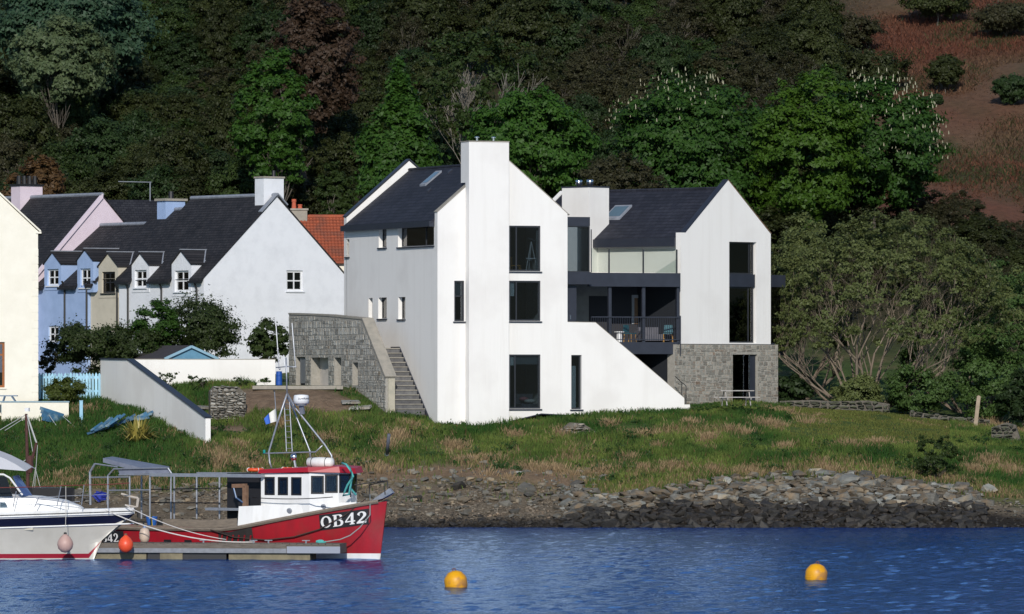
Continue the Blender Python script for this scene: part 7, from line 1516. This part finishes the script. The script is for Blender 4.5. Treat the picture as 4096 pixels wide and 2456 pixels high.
# the big sallow thicket on the right: many bare stems fanning from the ground, leaves only outside
def sallow(key, px, pxc, Yd, stems, pt, label, seed, leafn, wid, nshell, lm):
    """fan of bare stems from the ground, leaves on the outer dome and at the twig ends"""
    g = Vector(((px - 2048) * Yd / F, Yd, 0)); g.z = hz(g.x, g.y); r = random.Random(seed); mb = MB(); tips = []; h = P(0, pt, Yd).z - g.z; xc = (pxc - 2048) * Yd / F - g.x
    def inside(q): return ((q.x - xc) / wid) ** 2 + (q.y / (wid * .6)) ** 2 + (max(0, q.z - h * .35) / (h * .65)) ** 2
    def grow(p, d, l, rad, lev):
        q = p.copy(); pts_, rs_ = [p], [rad]; dd = d.copy()
        for i in range(4):
            dd = (dd + Vector((r.uniform(-.17, .17), r.uniform(-.17, .17), r.uniform(-.06, .14)))).normalized(); q = q + dd * (l / 4)
            if inside(q) > 1.0: break
            pts_.append(q.copy()); rs_.append(rad * (1 - .11 * (i + 1)))
        if len(pts_) > 1: mb.tube(pts_, rs_, 5 if lev > 3 else 3, False)
        q = pts_[-1]
        if lev <= 2: tips.append(q)
        if lev == 1: return
        for k in range(3 if lev > 2 else 4):
            a = r.uniform(0, 6.28); o_ = pts_[r.choice(range(len(pts_)))] if len(pts_) < 4 else pts_[r.choice((2, 3, len(pts_) - 1))]; nd = (dd * .95 + Vector((math.cos(a), math.sin(a) * .7, r.uniform(-.1, .42))) * .6).normalized(); grow(o_, nd, l * r.uniform(.62, .85), rs_[min(len(rs_) - 1, 4)] * r.uniform(.62, .85), lev - 1)
    for k in range(stems):
        u = (k + .5) / stems * 2 - 1; a = u * 1.12 + r.uniform(-.12, .12); d = Vector((math.sin(a), r.uniform(-.45, .3), math.cos(a) * .9)).normalized()
        grow(Vector((u * wid * .16 + r.uniform(-.2, .2), r.uniform(-.6, .4), -.2)), d, h * .34 * r.uniform(.85, 1.2), r.uniform(.06, .115), 5)
    tp = [t for t in tips if t.z > h * .30]; r.shuffle(tp)
    cl = [(t.x, t.y, t.z, r.uniform(.12, .30)) for t in tp if inside(t) > .55 or r.random() < .12][:420]
    for k in range(nshell):
        a = r.uniform(-3.14, 3.14); e = math.asin(r.uniform(-.05, 1)); rr_ = r.uniform(.84, 1.0)
        if r.random() > .35 + .65 * math.sin(e) ** .6 if e > 0 else r.random() > .3: continue
        cl.append((xc + .0 + math.cos(a) * math.cos(e) * wid * rr_, math.sin(a) * math.cos(e) * wid * .6 * rr_, h * .35 + math.sin(e) * h * .65 * rr_, r.uniform(.14, .36)))
    PROTO[key] = (leaf_cloud(key + '_crown', cl, int(leafn * 1.5), .060, lm, seed), mb.mesh(key + '_trunk', False, m_twig))
    return tree(key, g, 1.0, label, rz=0, name='sallow_tree')
m_twig = mat('sallow_bark', (.15, .115, .085), (.22, .178, .135), rough=.95, scale=3, stretch=(1, 1, .3), bump=.4); L_sal2 = leafmat('leaf_sallow_green', (.060, .115, .028), (.085, .145, .038), .1, .2)
sallow('sallowA', 3450, 3560, 321, 17, 845, 'great domed sallow tree with bare fanning branches on the right', 3, 42000, 6.0, 560, L_sal)
sallow('sallowB', 3900, 3930, 325, 8, 1010, 'greener sallow at the right edge beyond the domed one', 5, 34000, 3.8, 200, L_sal2)
sallow('sallowC', 3175, 3200, 326, 5, 880, 'slender sallow with pale stems beside the glass bay', 9, 22000, 2.2, 110, L_sal)
# undergrowth bushes at the foot of the thicket, hedges and garden shrubs
def shrub(px0, px1, pt, pb, label, lm, n, size, seed, Y=None, name='shrub', k=60, rmin=.18, rmax=.36):
    if Y is None: g = ground((px0 + px1) / 2, pb); Y = g.y
    x0, x1 = P(px0, pb, Y), P(px1, pb, Y); rx = (x1.x - x0.x) / 2; h = (pb - pt) * Y / F; cx = (x0.x + x1.x) / 2; z0 = P(0, pb, Y).z
    cl = clump_set(rx * .85, h * .45, h * .5, k, min(rx, h) * rmin, min(rx, h) * rmax, seed, low=.9); cl = [(a * 1.08, b * min(1, .9 * h / max(rx, .01)), c, d) for a, b, c, d in cl]
    key = 'shrub%d' % seed; PROTO[key] = (leaf_cloud(key, cl, int(n * 1.3), size, lm, seed, fuzz=.5), limbs(seed, h * .9, .9, 3, r0=.05, trunk=.3).mesh(key + '_stem', False, m_bark)); return tree(key, (cx, Y, z0), 1.0, label, rz=0, name=name, cat='shrub')
shrub(185, 540, 1262, 1500, 'dark green shrub in front of the blue and beige cottages', L_hedge, 20000, .055, 201, 322); shrub(560, 1010, 1205, 1450, 'large dark green shrub before the white cottage', L_hedge, 28000, .055, 202, 323); shrub(520, 720, 1185, 1445, 'bright green shrub at the left end of the large dark one', L_bright, 11000, .055, 203, 321)
shrub(420, 660, 1300, 1470, 'dark green shrub between the two large garden shrubs', L_hedge, 13000, .055, 207, 320.5); shrub(985, 1160, 1275, 1450, 'green shrub between the white cottage and the stone wall', L_hedge, 9000, .07, 204, 322); shrub(165, 350, 1507, 1625, 'low olive-green mound shrub before the picket fence', leafmat('leaf_hebe', (.060, .085, .012), (.085, .110, .018)), 11000, .045, 205, 311.2); shrub(155, 230, 1390, 1500, 'thin twiggy bush with a few pink flowers by the cream house', L_brown, 2500, .05, 206, 320)
shrub(3310, 3540, 1500, 1640, 'leafy green undergrowth beneath the domed sallow', L_sal, 14000, .06, 211, 319.5); shrub(3540, 3820, 1440, 1670, 'broad green undergrowth bush right of the domed sallow', L_sal2, 18000, .06, 212, 319.5); shrub(3800, 4130, 1300, 1700, 'green thicket bush at the right edge', L_sal2, 22000, .065, 213, 321); shrub(3090, 3260, 1480, 1625, 'dark bush beside the stone storey', L_deep, 6000, .09, 214, 321)
shrub(3630, 3870, 1725, 1915, 'loose green broom bush growing on the bank above the rubble', L_mid, 6500, .04, 215, None, k=90, rmin=.08, rmax=.2); shrub(4000, 4180, 1480, 1720, 'dense green bush at the edge of the lawn on the far right', L_deep, 8000, .09, 216, 318)
shrub(3110, 3330, 830, 1250, 'grey-green sallow crown close behind the right gable', L_sal, 16000, .07, 217, 330); shrub(3850, 4180, 1000, 1500, 'green sallow mass behind the right edge', L_sal, 20000, .075, 218, 333)
# spiky yellow phormium
g = ground(550, 1772); ph = thing('phormium', 'spiky yellow-striped phormium plant on the grass slope', 'plant', g); pr = random.Random(4); leaf_m = mat('phormium_leaf', (.34, .27, .06), (.22, .21, .05), rough=.5, scale=6, rnd=.25)
for k in range(170):
    a = pr.uniform(0, 6.28); l = pr.uniform(1.0, 1.75); t0 = pr.uniform(.25, 1.15); d = Vector((math.cos(a) * math.sin(t0), math.sin(a) * math.sin(t0) * .8, math.cos(t0))); s_ = Vector((-math.sin(a), math.cos(a), 0)) * .035; b0_ = Vector((math.cos(a) * .12, math.sin(a) * .12, 0)); m1 = b0_ + d * l * .55; tp_ = b0_ + d * l * .95 - Vector((0, 0, .35 * l * math.sin(t0)))
    MB().add([b0_ - s_, b0_ + s_, m1 + s_, m1 - s_, tp_], [(0, 1, 2, 3), (3, 2, 4)]).build('leaf', leaf_m, ph)
# saplings along the white back wall
for i, (px, pt, pb) in enumerate(((640, 1468, 1540), (668, 1490, 1545), (780, 1490, 1562), (812, 1495, 1562), (970, 1500, 1545), (1065, 1500, 1545))):
    Y = 311.4; z0 = P(px, pb, Y); z0.z = hz(z0.x, Y); h = P(px, pt, Y).z - z0.z + .15; tips = []; mb = limbs(300 + i, h, .6, 3, r0=.012, trunk=.55, tips=tips, kids=3, rmin=.004); PROTO['sap%d' % i] = (leaf_cloud('sap', [(t.x, t.y, t.z, .08) for t in tips] or [(0, 0, h, .1)], 300, .04, L_mid, 300 + i), mb.mesh('sap_stem', False, m_bark))
    tree('sap%d' % i, z0, 1.0, 'thin young sapling against the white back wall', 'sapling', 'saplings along the white back wall', 'sapling', rz=0)
